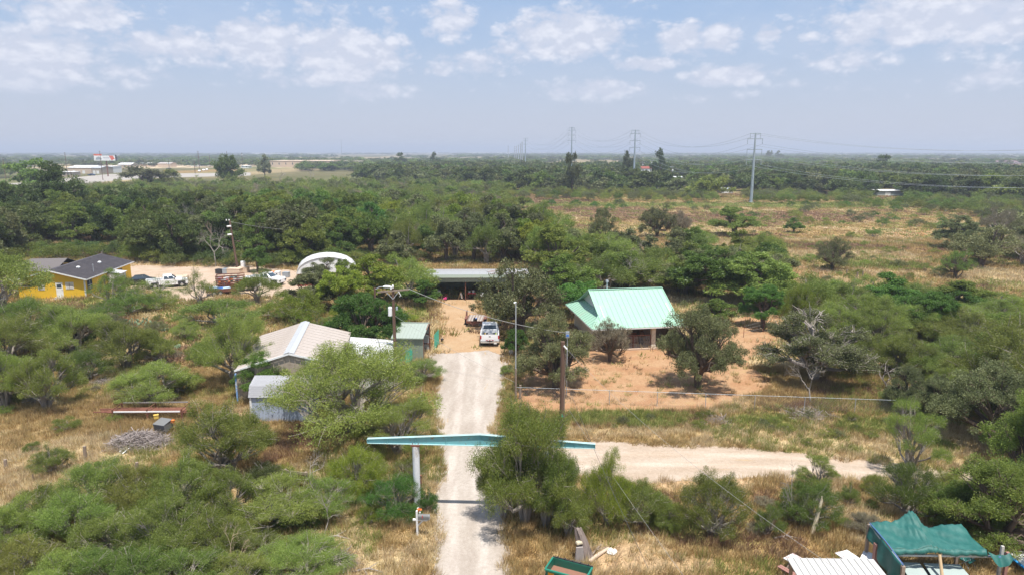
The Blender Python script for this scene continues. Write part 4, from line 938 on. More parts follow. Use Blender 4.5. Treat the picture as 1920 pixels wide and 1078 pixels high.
# ---- open green barn
def barn():
    Y0 = 91.6; xl = (797-960)/FOC*94.8; o = thing('open_barn', 'long open fronted barn with sage green fascia at the end of the driveway', 'barn', (xl, Y0, 0), R(1.0))
    W_, D_ = 14.5, 8; 
    panels(o, 'roof_panel', (-.3, -.5, 3.60), (W_, -.5, 3.60), (W_, D_, 2.9), (-.3, D_, 2.9), 15, pm('dull_zinc', (.34,.345,.345), .6, fine=6, var=.1, bump=0, dirt=(.26,.24,.22), dscale=.5), prof='rib')
    rr = MB(); rr.slab([(9.2, -.46, 3.64), (W_-.2, -.46, 3.64), (W_-.2, D_-1, 3.03), (8.4, D_-3, 3.2)], .006); rr.build('rusted_sheet', M['zincrust'], o)
    fa = MB(); fa.bx(-.35, W_+.05, -.52, -.47, 2.58, 3.2)
    i = 0; x = -.3
    while x < W_: fa.bx(x, x+.11, -.56, -.522, 2.6, 3.12); x += .3
    fa.bx(-.35, W_+.05, -.6, -.562, 3.12, 3.18); fa.build('fascia', M['shedgreen'], o)
    fl = MB(); fl.slab([(-.35, -.72, 3.2), (W_+.05, -.72, 3.2), (W_+.05, -.54, 3.6), (-.35, -.54, 3.6)], .02); fl.build('flashing', M['shedgreen'], o)
    w = MB(); w.bx(-.2, W_-.1, D_-.2, D_-.1, 0, 2.85); w.bx(-.2, -.1, -.3, D_-.2, 0, 2.85); w.bx(W_-.1, W_, -.3, D_-.2, 0, 2.85); w.build('wall', M['shedgreen'], o)
    fl = MB(); fl.bx(0, W_-.2, .3, D_-.3, .02, .035); fl.build('floor', M['darkwood'], o)
    for x in (-.1, 5.72, 10.2, W_-.2): q = MB(); q.box((x, -.3, 1.7), (.13, .13, 3.4)); q.build('post', M['rust'], o)
    def clutter(name, label, cat, x, y, build): t_ = thing(name, label, cat, tuple(o.matrix_world @ Vector((x, y, 0))) if False else (o.location.x+rot2(x, y, R(1))[0], o.location.y+rot2(x, y, R(1))[1], .02)); build(t_)
    def wb(t_):
        q = MB(); q.bx(-.1, .6, -.1, .3, .75, .85); q.tube([(0, 0, 0), (.1, .05, .8)], .06, 6); q.tube([(.55, .1, 0), (.45, .1, .8)], .06, 6); q.build('frame', M['rust'], t_); q = MB(); q.box((.3, .1, 1.05), (.5, .4, .4)); q.build('load', M['steel'], t_)
    clutter('work_stand', 'rusty stand with a grey load inside the barn, left side', 'stand', 1.7, .4, wb)
    def mower(t_):
        q = MB(); q.box((0, 0, .35), (.9, .5, .3)); q.box((.2, 0, .6), (.35, .35, .25)); q.tube([(-.4, .2, .4), (-.8, .2, .95)], .03, 6); q.build('body', M['rust'], t_)
        for x in (-.35, .35): q = MB(); q.tube([(x, -.3, .2), (x, -.2, .2)], .2, 10); q.build('wheel', M['tyre'], t_)
    clutter('garden_machine', 'brown garden machine with a handle inside the barn', 'machine', 2.8, .3, mower)
    def toy(t_):
        q = MB(); q.box((0, 0, .22), (.45, .28, .18)); q.box((.1, 0, .38), (.2, .22, .14)); q.build('body', M['pink'], t_)
        for x in (-.15, .17): q = MB(); q.tube([(x, -.18, .1), (x, .18, .1)], .1, 8); q.build('wheel', M['blackpl'], t_)
    clutter('ride_on_toy', 'bright pink ride-on toy at the barn opening', 'toy', 2.9, -.35, toy)
    def saw(t_):
        q = MB(); [q.beam((a, b_, 0), (0, b_, .95), .07, .07) for a in (-.35, .35) for b_ in (0, .8)]; q.beam((0, -.1, .97), (0, .9, .97), .1, .08); q.build('frame', M['palewood'], t_)
        q = MB(); q.beam((.2, -.1, .2), (.05, -.1, .9), .18, .04); q.build('white_board', M['white'], t_)
    clutter('sawhorse', 'pale wooden sawhorse left of the middle barn post', 'sawhorse', 5.0, .2, saw)
    def tb(t_):
        q = MB(); q.bx(-.55, .55, -.3, .3, .8, .86); q.build('top', M['redpl'], t_)
        for x in (-.5, .5): q = MB(); q.box((x, 0, .4), (.08, .5, .8)); q.build('leg', M['rust'], t_)
        q = MB(); q.box((-.3, 0, 1.0), (.25, .25, .28)); q.box((.25, 0, 1.05), (.3, .3, .36)); q.build('parcels', M['steel'], t_)
    clutter('red_table', 'red table loaded with parcels right of the middle barn post', 'table', 6.5, .5, tb)
    def bin_(t_):
        q = MB(); q.box((0, 0, .5), (.6, .6, .95), taper=1.15); q.build('body', M['blackpl'], t_); q = MB(); q.box((0, -.02, 1.02), (.74, .76, .07)); q.build('lid', M['blackpl'], t_)
        for x in (-.24, .24): q = MB(); q.tube([(x-.03, .32, .12), (x+.03, .32, .12)], .12, 8); q.build('wheel', M['tyre'], t_)
    clutter('wheelie_bin', 'dark wheeled rubbish bin under the right part of the barn', 'bin', 8.6, -.1, bin_)
    def drum(t_):
        q = MB(); q.tube([(0, 0, .5), (0, 0, 1.0)], .26, 12); q.build('body', M['white'], t_); q = MB(); q.box((0, 0, .25), (.4, .4, .5)); q.build('base', M['darkwood'], t_)
    clutter('white_drum', 'white drum on a crate beside the dark bin in the barn', 'drum', 7.95, 0, drum)
barn()

# ---- green tool shed with open right side
def green_shed():
    o = thing('green_shed', 'small sage green metal shed with an open right side at the driveway', 'shed', (-8.58, 63.6, 0), R(-3))
    W_, D_ = 3.0, 3.9
    panels(o, 'wall_panel', (-W_, 0, 0), (0, 0, 0), (0, 0, 2.34), (-W_, 0, 2.34), 8, M['shedgreen'])
    panels(o, 'roof_panel', (-W_-.1, -.14, 2.38), (.05, -.14, 2.38), (.05, D_-.5, 3.0), (-W_-.1, D_-.5, 3.0), 9, M['shedroof'])
    q = MB(); q.slab([(-W_-.1, D_-.5, 3.0), (.05, D_-.5, 3.0), (.05, D_+.1, 2.86), (-W_-.1, D_+.1, 2.86)], .02); q.beam((-W_-.1, D_-.5, 3.02), (.06, D_-.5, 3.02), .22, .03); q.build('roof_ridge', M['shedroof'], o)
    q = MB(); q.bx(-W_, 0, D_-.06, D_, 0, 2.8); q.bx(-W_-.04, -W_-.005, .05, D_-.1, 0, 2.4); q.build('wall', M['zinc'], o)
    q = MB(); q.bx(-.06, .04, .02, .12, 0, 2.34); q.bx(-.06, .04, D_-.2, D_-.07, 0, 2.8); q.beam((-.01, .1, 2.36), (-.01, D_-.5, 2.96), .08, .1); q.bx(-W_+.1, -.1, D_-.14, D_-.065, .7, .78); q.bx(-W_+.1, -.1, D_-.14, D_-.065, 1.7, 1.78); q.build('frame', M['rust'], o)
    q = MB(); q.beam((-W_-.1, -.16, 2.33), (.05, -.16, 2.33), .03, .1); q.build('gutter', M['shedgreen'], o)
    def corr(name, lab, loc, rz, wd, ht, lean=0):
        t_ = thing(name, lab, 'metal sheet', loc, rz); n = max(3, int(wd/.19))
        for i in range(n):
            s_ = MB(); x0 = i*wd/n; s_.add([(x0, 0, 0), (x0+wd/n/2, -.03, 0), (x0+wd/n, 0, 0), (x0, lean, ht), (x0+wd/n/2, lean-.03, ht), (x0+wd/n, lean, ht), (x0, .01, 0), (x0+wd/n/2, -.02, 0), (x0+wd/n, .01, 0), (x0, lean+.01, ht), (x0+wd/n/2, lean-.02, ht), (x0+wd/n, lean+.01, ht)],
                [(0,1,4,3),(1,2,5,4),(7,6,9,10),(8,7,10,11),(0,6,7,1),(1,7,8,2),(3,4,10,9),(4,5,11,10),(0,3,9,6),(2,8,11,5)]); s_.build('corrugation', M['teal'], t_)
    g = ground(733, 682); corr('teal_sheet', 'low teal corrugated sheet standing behind the utility pole by the shed', (g.x, g.y, 0), .0, 1.5, .85)
    g = ground(761, 684); corr('teal_sheet', 'teal corrugated sheet leaning beside the shed front corner', (g.x, g.y, 0), R(62), 1.1, 1.45)
    g = ground(812, 655); corr('teal_sheet', 'teal corrugated sheet standing on the driveway side behind the shed', (g.x+.15, g.y, 0), R(84), 2.2, 1.6)
    g = ground(753, 664); t_ = thing('smoker_grill', 'dark barrel smoker grill standing left of the green shed', 'grill', (g.x, g.y+.6, 0), .3)
    q = MB(); q.tube([(-.45, 0, .95), (.45, 0, .95)], .34, 14); q.build('barrel', M['blackpl'], t_); q = MB(); q.tube([(.35, 0, 1.2), (.35, 0, 1.9)], .07, 8); q.build('chimney', M['blackpl'], t_)
    for x in (-.35, .35): q = MB(); q.beam((x, -.2, 0), (x, 0, .7), .05, .05); q.beam((x, .2, 0), (x, 0, .7), .05, .05); q.build('leg', M['steel'], t_)
    g = ground(822, 640); t_ = thing('small_bucket', 'little dark bucket on the dirt right of the green shed', 'bucket', (g.x+.4, g.y, 0)); q = MB(); q.lathe((0,0,0), [(.13, 0), (.17, .32)], 12); q.build('body', M['blackpl'], t_); q = MB(); q.tube([(-.16,0,.32),(-.1,0,.45),(.1,0,.45),(.16,0,.32)], .012, 4); q.build('handle', M['steel'], t_)
green_shed()

# ---- tan gabled metal building with a white lean-to
def tan_building():
    o = thing('metal_workshop', 'wide metal workshop with faded tan gable roof and grey ridge cap behind the large mesquite', 'building', (-18.2, 53.5, 0), R(9.5))
    D_ = 10.6; az_ = 3.9; ez = 2.68; hw = 4.25
    panels(o, 'roof_panel', (-hw, D_, ez), (-hw, 0, ez), (0, 0, az_), (0, D_, az_), 12, M['tanroof'], prof='rib')
    panels(o, 'roof_panel', (hw, 0, ez), (hw, D_, ez), (0, D_, az_), (0, 0, az_), 12, M['tanroof'], prof='rib')
    q = MB(); q.slab([(-.42, -.03, az_-.06), (0, -.03, az_+.07), (0, D_+.03, az_+.07), (-.42, D_+.03, az_-.06)][::-1], .02); q.slab([(0, -.03, az_+.07), (.42, -.03, az_-.06), (.42, D_+.03, az_-.06), (0, D_+.03, az_+.07)][::-1], .02)
    for k in range(4): q.beam((-.44, k*D_/4+.6, az_-.04), (0, k*D_/4+.6, az_+.09), .03, .02)
    q.build('ridge_cap', M['ridge'], o)
    q = MB(); q.beam((-hw-.05, -.04, ez-.06), (0, -.04, az_-.06), .05, .14); q.beam((hw+.05, -.04, ez-.06), (0, -.04, az_-.06), .05, .14); q.build('fascia', M['white'], o)
    for i in range(20):
        x0 = -hw+i*hw*2/20; x1 = x0+hw*2/20-.01; z0 = ez+(az_-ez)*(1-abs(x0)/hw)-.12; z1 = ez+(az_-ez)*(1-abs(x1)/hw)-.12
        s_ = MB(); s_.slab([(x0, .12, 0), (x1, .12, 0), (x1, .12, z1), (x0, .12, z0)], .04, Vector((0,-1,0))); s_.bx(x0, x0+.05, .05, .078, 0, min(z0, z1)); s_.build('wall_panel', M['tanwall'] if i < 13 else M['whiteroof'], o)
    q = MB(); q.bx(-hw+.05, -hw+.12, .2, D_-.1, 0, ez-.1); q.bx(-hw+.05, hw-.05, D_-.1, D_-.05, 0, ez-.1); q.build('wall', M['tanwall'], o)
    panels(o, 'lean_to_panel', (hw+4.1, .5, 2.1), (hw+4.1, D_-1.5, 2.1), (hw+.05, D_-1.5, 2.62), (hw+.05, .5, 2.62), 10, M['whiteroof'], prof='rib')
    q = MB(); q.bx(hw+3.95, hw+4.0, .6, D_-1.6, 0, 2.08); q.bx(hw, hw+3.95, .6, .66, 0, 2.1); q.build('lean_to_wall', M['whiteroof'], o)
    q = MB(); q.box((-hw+.1, -.35, 1.25), (.12, .12, 2.5)); q.build('blue_post', pm('faded_blue_post', (.18,.34,.60), .7, dirt=(.6,.62,.62), dscale=3, d0=.5, d1=.6), o)
tan_building()

# ---- gambrel shed
def gambrel():
    o = thing('gambrel_shed', 'pale blue shed with a light grey shingled gambrel roof in front of the metal workshop', 'shed', (-19.65, 48.6, 0), R(0))
    W_, D_ = 4.3, 3.0; prof = [(-.12, 1.95), (.28, 2.75), (1.5, 3.15), (2.72, 2.75), (3.12, 1.95)]
    rr = MB()
    for (y0, z0), (y1, z1) in zip(prof, prof[1:]): rr.slab([(-.1, y0, z0), (W_+.1, y0, z0), (W_+.1, y1, z1), (-.1, y1, z1)], .05)
    ro = rr.build('roof', M['shingle'], o)
    tabs = MB()
    for (y0, z0), (y1, z1) in zip(prof[:2], prof[1:3]):
        L_ = math.hypot(y1-y0, z1-z0); n = int(L_/.14); nrm = Vector((0, z0-z1, y1-y0)).normalized()
        for i in range(n):
            f = (i+.1)/n; g_ = (i+.95)/n; x = -.1 + (.15 if i % 2 else 0)
            while x < W_+.05:
                e = min(x+.285, W_+.1); h = .012+.006*random.random()
                tabs.slab([Vector((x, y0+(y1-y0)*f, z0+(z1-z0)*f))+nrm*h, Vector((e, y0+(y1-y0)*f, z0+(z1-z0)*f))+nrm*h, Vector((e, y0+(y1-y0)*g_, z0+(z1-z0)*g_))+nrm*.004, Vector((x, y0+(y1-y0)*g_, z0+(z1-z0)*g_))+nrm*.004], .008); x += .3
    tb_ = tabs.build('shingles', M['shingle'], ro); tb_['kind'] = 'stuff'
    w = MB(); w.bx(0, W_, 0, D_, 0, 1.93)
    for x in (.0, W_-.04): w.slab([(x, 0, 1.93), (x, D_, 1.93), (x, 2.70, 2.68), (x, 1.5, 3.08), (x, .3, 2.68)], .04, Vector((-1, 0, 0)))
    w.build('wall', M['bluewall'], o)
    g = MB(); [g.bx(x, x+.03, -.03, -.004, .05, 1.85) for x in [i*.4+.05 for i in range(10)]]; g.build('batten', M['bluewall'], o)
    g = MB(); g.bx(W_-.1, W_+.04, -.05, -.005, 0, 1.9); g.bx(-.04, .1, -.05, -.005, 0, 1.9); g.build('corner_trim', M['white'], o)
gambrel()

# ---- white arched shelter
def dome():
    g = ground(612, 548); o = thing('arched_shelter', 'white arched fabric shelter with a rusty red front half hidden by trees', 'shelter', (g.x-1.2, g.y+5.2, 0), R(14))
    w, ln, n = 4.4, 5.2, 12; prev = None
    for i in range(n):
        a0, a1 = math.pi*i/n, math.pi*(i+1)/n; s_ = MB()
        s_.slab([(-w*math.cos(a0), 0, 1.9+2.4*math.sin(a0)), (-w*math.cos(a1), 0, 1.9+2.4*math.sin(a1)), (-w*math.cos(a1), ln, 1.9+2.4*math.sin(a1)), (-w*math.cos(a0), ln, 1.9+2.4*math.sin(a0))][::-1], .04)
        s_.build('roof_panel', M['whiteroof'], o)
    f = MB(); f.slab([(-w*math.cos(math.pi*i/n), .1, 1.9+2.4*math.sin(math.pi*i/n)) for i in range(n+1)], .05, Vector((0, -1, 0))); f.build('front_cover', M['white'], o)
    f = MB(); f.bx(-w, w, .15, .2, 0, 1.88); f.build('front_wall', M['redbrick'], o)
    f = MB(); f.bx(.4, 2.0, .08, .14, 0, 1.7); f.build('door', M['rust'], o)
    f = MB(); f.bx(-w-.02, -w+.05, .2, ln, 0, 1.9); f.bx(w-.05, w+.02, .2, ln, 0, 1.9); f.build('side_wall', M['whiteroof'], o)
dome()

# ================================================================ gate, mailbox, near yard
def gate():
    o = thing('ranch_gate', 'turquoise tapered steel beam on white pipe posts spanning the driveway', 'gate', (-1.75, 35.35, 0), R(-3.2))
    L_ = 6.32; zb = 4.08; q = MB()
    def half(s):
        e = .22; hm = .62
        web = MB(); web.slab([(0, -.012, zb), (s*L_, -.012, zb), (s*L_, -.012, zb+e), (0, -.012, zb+hm)][::(1 if s > 0 else -1)], .024, Vector((0, -1, 0))); web.build('web', M['beam'], o)
        fl = MB(); fl.beam((s*.01, 0, zb-.012), (s*L_, 0, zb-.012), .20, .024); fl.build('bottom_flange', M['beamtop'], o)
        fl = MB(); fl.beam((s*.0, 0, zb+hm+.012), (s*L_, 0, zb+e+.012), .20, .024); fl.build('top_flange', M['beamtop'], o)
    half(-1); half(1)
    st = MB(); st.bx(-.006, .006, -.07, -.013, zb, zb+.60); st.build('stiffener', M['beam'], o)
    for x in (-3.62, 3.62, -1.9, 1.9, -5.2, 5.2):
        st = MB(); st.bx(x-.008, x+.008, -.08, -.013, zb, zb+.22+.40*(1-abs(x)/L_)-.02); st.build('stiffener', M['beam'], o)
    for x in (-3.78, -3.46, 3.46, 3.78):
        st = MB(); st.tube([(x, -.07, zb+.001), (x, -.07, zb+.05)], .025, 6); st.build('bolt', M['rust'], o)
    for x in (-3.62, 3.62):
        p_ = MB(); p_.tube([(x, 0, -.05), (x, 0, 3.95)], .195, 20); bp_ = p_.build('post', M['pipe'], o); p_ = MB(); p_.box((x, 0, 4.0), (.5, .34, .09)); p_.build('cap_plate', M['rust'], o)
    for x in (-L_, L_): r_ = MB(); r_.slab([(x, -.1, zb), (x, .1, zb), (x, .1, zb+.22), (x, -.1, zb+.22)], .02, Vector((1, 0, 0))); r_.build('end_plate', M['beam'], o)
gate()
g = ground(789, 925); t_ = thing('hinge_post', 'short dark steel post behind the white gate post', 'post', (g.x, g.y, 0)); q = MB(); q.tube([(0,0,-.05),(0,0,1.15)], .075, 10); q.build('post', M['rust'], t_); q = MB(); q.box((0,0,1.17), (.17,.17,.03)); q.build('cap', M['rust'], t_)
def mailbox():
    o = thing('mailbox', 'grey mailbox on a white wooden post beside the driveway', 'mailbox', (-5.02, 33.0, 0), R(-4))
    q = MB(); q.box((0, 0, .72), (.095, .095, 1.45)); q.build('post', M['white'], o)
    q = MB(); q.beam((-.22, 0, .93), (.55, 0, .93), .09, .09); q.beam((.05, 0, .62), (.32, 0, .9), .05, .06); q.build('arm', M['white'], o)
    q = MB(); q.bx(.08, .66, -.12, .12, .985, 1.14)
    q.tube([(.08, 0, 1.14), (.66, 0, 1.14)], .12, 14); bx_ = q.build('box', M['grey'], o)
    q = MB(); q.tube([(.66, 0, 1.14), (.675, 0, 1.14)], .125, 14); q.bx(.662, .675, -.12, .12, .985, 1.14); q.build('door', M['steel'], o)
    q = MB(); q.bx(.3, .33, -.145, -.122, 1.1, 1.26); q.build('flag', M['redpl'], o)
    t2 = thing('flower_bunch', 'bunch of orange white and red artificial flowers tied above the mailbox', 'flowers', (-4.90, 33.1, 1.2))
    rg = random.Random(3); q = MB(); q.tube([(0,0,-.1),(0,0,.15)], .01, 5); q.build('stem', M['shedgreen'], t2)
    for i in range(9):
        c = (rg.uniform(-.1,.12), rg.uniform(-.06,.06), .15+rg.uniform(-.06,.2)); q = MB()
        for k in range(6):
            a = k*1.047; q.tube([c, (c[0]+.05*math.cos(a), c[1]+.02*math.sin(a), c[2]+.05*math.sin(a))], [.012, .026], 5)
        q.build('flower', [M['amber'], M['white'], M['redpl'], M['yellowpl']][i % 4], t2)
mailbox()
def dumpster():
    o = thing('dumpster', 'open green steel dumpster with rusty floor at the bottom edge', 'dumpster', (2.62, 28.3, 0), R(-24.5))
    W_, D_, H_ = 1.92, 1.02, 1.2; x, y = W_/2, D_/2; t = .03
    q = MB(); q.bx(-x, x, -y, -y+t, .12, H_); q.bx(-x, x, y-t, y, .12, H_); q.bx(-x, -x+t, -y+t, y-t, .12, H_); q.bx(x-t, x, -y+t, y-t, .12, H_); q.build('body', M['dgreen'], o)
    q = MB(); q.bx(-x+t, x-t, -y+t, y-t, .12, .82); q.build('floor', M['dinside'], o)
    q = MB(); q.beam((-x-.03, -y-.02, H_), (x+.03, -y-.02, H_), .08, .07); q.beam((-x-.01, -y+.03, H_), (-x-.01, y-.03, H_), .08, .07); q.beam((x+.01, -y+.03, H_), (x+.01, y-.03, H_), .08, .07); q.build('rim', pm('worn_green_rim', (.02,.19,.13), .4, fine=12, var=.2), o)
    q = MB(); q.beam((-x-.03, y+.03, H_+.02), (x+.03, y+.03, H_+.02), .06, .05); [q.box((-x+.2+i*.38, y+.03, H_+.05), (.05, .09, .07)) for i in range(5)]; q.build('lid_hinge', M['blackpl'], o)
    for s in (-1, 1): q = MB(); q.bx(s*(x+.06)-.05, s*(x+.06)+.05, -y+.1, y-.1, .55, .75); q.build('lift_pocket', M['blackpl'], o)
    q = MB(); q.bx(-x+.13, -x+.43, -y-.012, -y-.002, .70, 1.08); st = q.build('sticker', pm('orange_yellow_sticker', (.85,.42,.02), .5, var=.03, bump=0), o)
    q = MB(); [q.bx(-x+.15, -x+.15+w_, -y-.018, -y-.013, z, z+.022) for z, w_ in ((1.03, .26), (.96, .24), (.90, .2), (.80, .22), (.74, .18))]; q.build('print', pm('red_print', (.5,.06,.02), .5, var=0, bump=0), st)
    for sx in (-.8, .8):
        for sy in (-.35, .35): q = MB(); q.tube([(sx-.03, sy, .07), (sx+.03, sy, .07)], .07, 8); q.build('wheel', M['blackpl'], o)
dumpster()
def stump():
    g = ground(1097, 1046); o = thing('tree_stump', 'thick weathered broken stump leaning beside the green dumpster', 'stump', (g.x, g.y, 0), .2)
    q = MB(); rg = random.Random(2); n = 11; rings = [(-.05, .52, 0), (.15, .42, -.03), (.5, .33, -.10), (1.0, .25, -.22), (1.45, .20, -.36), (1.65, .15, -.44)]
    vs = []; fs = []
    for i, (z, r, dx) in enumerate(rings):
        for k in range(n):
            a = 6.283*k/n; rr = r*(1+.22*math.sin(k*2.3+i*.4)+rg.uniform(-.08, .08)); vs.append((dx+rr*math.cos(a), rr*math.sin(a)*.85, z+(rg.uniform(-.15, .15) if i == 5 else 0)))
    for i in range(5):
        for k in range(n): k2 = (k+1) % n; fs.append((i*n+k, i*n+k2, (i+1)*n+k2, (i+1)*n+k))
    fs.append(tuple(5*n+k for k in range(n))); q.add(vs, fs); q.build('trunk', pm('grey_stump_bark', (.24,.19,.165), .95, fine=18, var=.45, stretch=(3,3,.4), dirt=(.10,.08,.07), dscale=2), o)
    q = MB(); q.box((-.42, -.38, .45), (.5, .12, .9), taper=.7); q.build('split_face', pm('grey_split_wood', (.33,.29,.27), .9, fine=8, var=.25), o)
    r_ = thing('flat_rock', 'flat tan rock set on top of the broken stump', 'rock', (g.x-.35, g.y-.3, .98)); q = MB(); q.box((0,0,.08), (.34,.26,.14), rz=.4, taper=.8); bevel(q.build('stone', M['rock'], r_), .04)
    a, b = ground(1104, 1056), ground(1141, 1030); l_ = thing('fallen_log', 'pale barkless log lying on the ground right of the stump', 'log', (a.x, a.y, 0))
    q = MB(); q.tube([(0,0,.1), ((b.x-a.x)*.5, (b.y-a.y)*.5, .13), (b.x-a.x, b.y-a.y, .1)], [.09,.1,.07], 9); q.build('trunk', pm('pale_log', (.52,.40,.30), .9, fine=9, var=.25), l_)
    a, b = ground(1106, 1046), ground(1128, 1024); l_ = thing('fallen_branch', 'forked brown branch between the stump and the pale log', 'branch', (a.x, a.y, 0))
    q = MB(); q.tube([(0,0,.06), ((b.x-a.x)*.6, (b.y-a.y)*.6, .16), (b.x-a.x, b.y-a.y, .12)], [.06,.05,.03], 7); q.tube([((b.x-a.x)*.5, (b.y-a.y)*.5, .14), (b.x-a.x+.3, b.y-a.y-.2, .1)], [.04,.02], 6); q.build('limb', M['wood'], l_)
    c = ground(1150, 1036); l_ = thing('plastic_bag', 'crumpled white plastic bag in the dry grass by the log', 'bag', (c.x, c.y, 0))
    q = MB(); rg = random.Random(8)
    for k in range(7):
        p_ = (rg.uniform(-.2,.2), rg.uniform(-.15,.15), .08+rg.uniform(0,.12)); q.lathe((p_[0], p_[1], p_[2]-.1), [(.03,0),(.12+rg.random()*.05,.05),(.1,.15),(.02,.22)], 6)
    q.build('bag', M['white'], l_)
stump()
def canopy():
    o = thing('picnic_canopy', 'flat white metal canopy roof at the bottom edge left of the green tarp', 'canopy', (12.25, 27.55, 0), R(-1.5))
    W_, D_ = 3.85, 3.6
    panels(o, 'roof_panel', (0, -D_, 2.12), (W_, -D_, 2.12), (W_, 0, 2.22), (0, 0, 2.22), 13, pm('cream_white_sheet', (.47,.46,.435), .5, fine=4, var=.03, bump=0, dirt=(.40,.38,.34), dscale=1.1), rise=.036)
    for x in (.15, W_-.15):
        for y in (-.25, -D_+.3): q = MB(); q.box((x, y, 1.03), (.12, .12, 2.06)); q.build('post', M['wood'], o)
    q = MB(); q.beam((.1, -.25, 2.1), (W_-.1, -.25, 2.1), .05, .12); q.beam((.1, -D_+.3, 2.0), (W_-.1, -D_+.3, 2.0), .05, .12); q.build('rafter', M['wood'], o)
    def table(name, label, x, y, rz, topm, bm_, white=True):
        t_ = thing(name, label, 'picnic table', (x, y, 0), rz)
        for i in range(5):
            q = MB(); q.bx(-.38+i*.155, -.38+i*.155+.14, -.9, .9, .72, .76); q.build('plank', topm[i % len(topm)], t_)
        for s in (-1, 1):
            for k in range(2): q = MB(); q.bx(s*.66-.14+k*.145, s*.66-.01+k*.145, -.9, .9, .42, .46); q.build('seat', bm_, t_)
            q = MB(); y_ = s*.6; q.beam((-.7, y_, .0), (-.2, y_, .7), .05, .1); q.beam((.7, y_, .0), (.2, y_, .7), .05, .1); q.beam((-.8, y_+.03, .38), (.8, y_+.03, .38), .045, .09); q.build('leg', M['wood'], t_)
    w1 = pm('flaking_white_paint', (.74,.72,.70), .8, fine=14, var=.08, dirt=(.38,.27,.24), dscale=5, d0=.52, d1=.62, stretch=(4,.6,1)); w2 = pm('mostly_bare_white_paint', (.68,.62,.60), .8, fine=14, var=.1, dirt=(.34,.22,.2), dscale=4, d0=.42, d1=.55, stretch=(4,.6,1))
    g = ground(1503, 1050, .75); table('picnic_table', 'weathered picnic table with flaking white planks and reddish bench, left end of the canopy', g.x, g.y-.35, R(33), [w1, w2, w1, w1, w2], M['seat'])
    g = ground(1598, 1044, .75); table('picnic_table', 'white painted picnic table under the middle of the canopy edge', g.x, g.y-.35, R(20), [w1], w1)
    g = ground(1626, 1042, .75); t_ = thing('white_bench', 'tilted white board bench between the canopy and the green tarp', 'bench', (g.x, g.y-.1, 0), R(-38))
    for i in range(3): q = MB(); q.bx(-.3+i*.2, -.3+i*.2+.185, -.5, .5, .70+.03*i, .74+.03*i); q.build('plank', w1, t_)
    for s in (-1, 1): q = MB(); q.box((0, s*.4, .35), (.4, .06, .7)); q.build('leg', M['wood'], t_)
canopy()
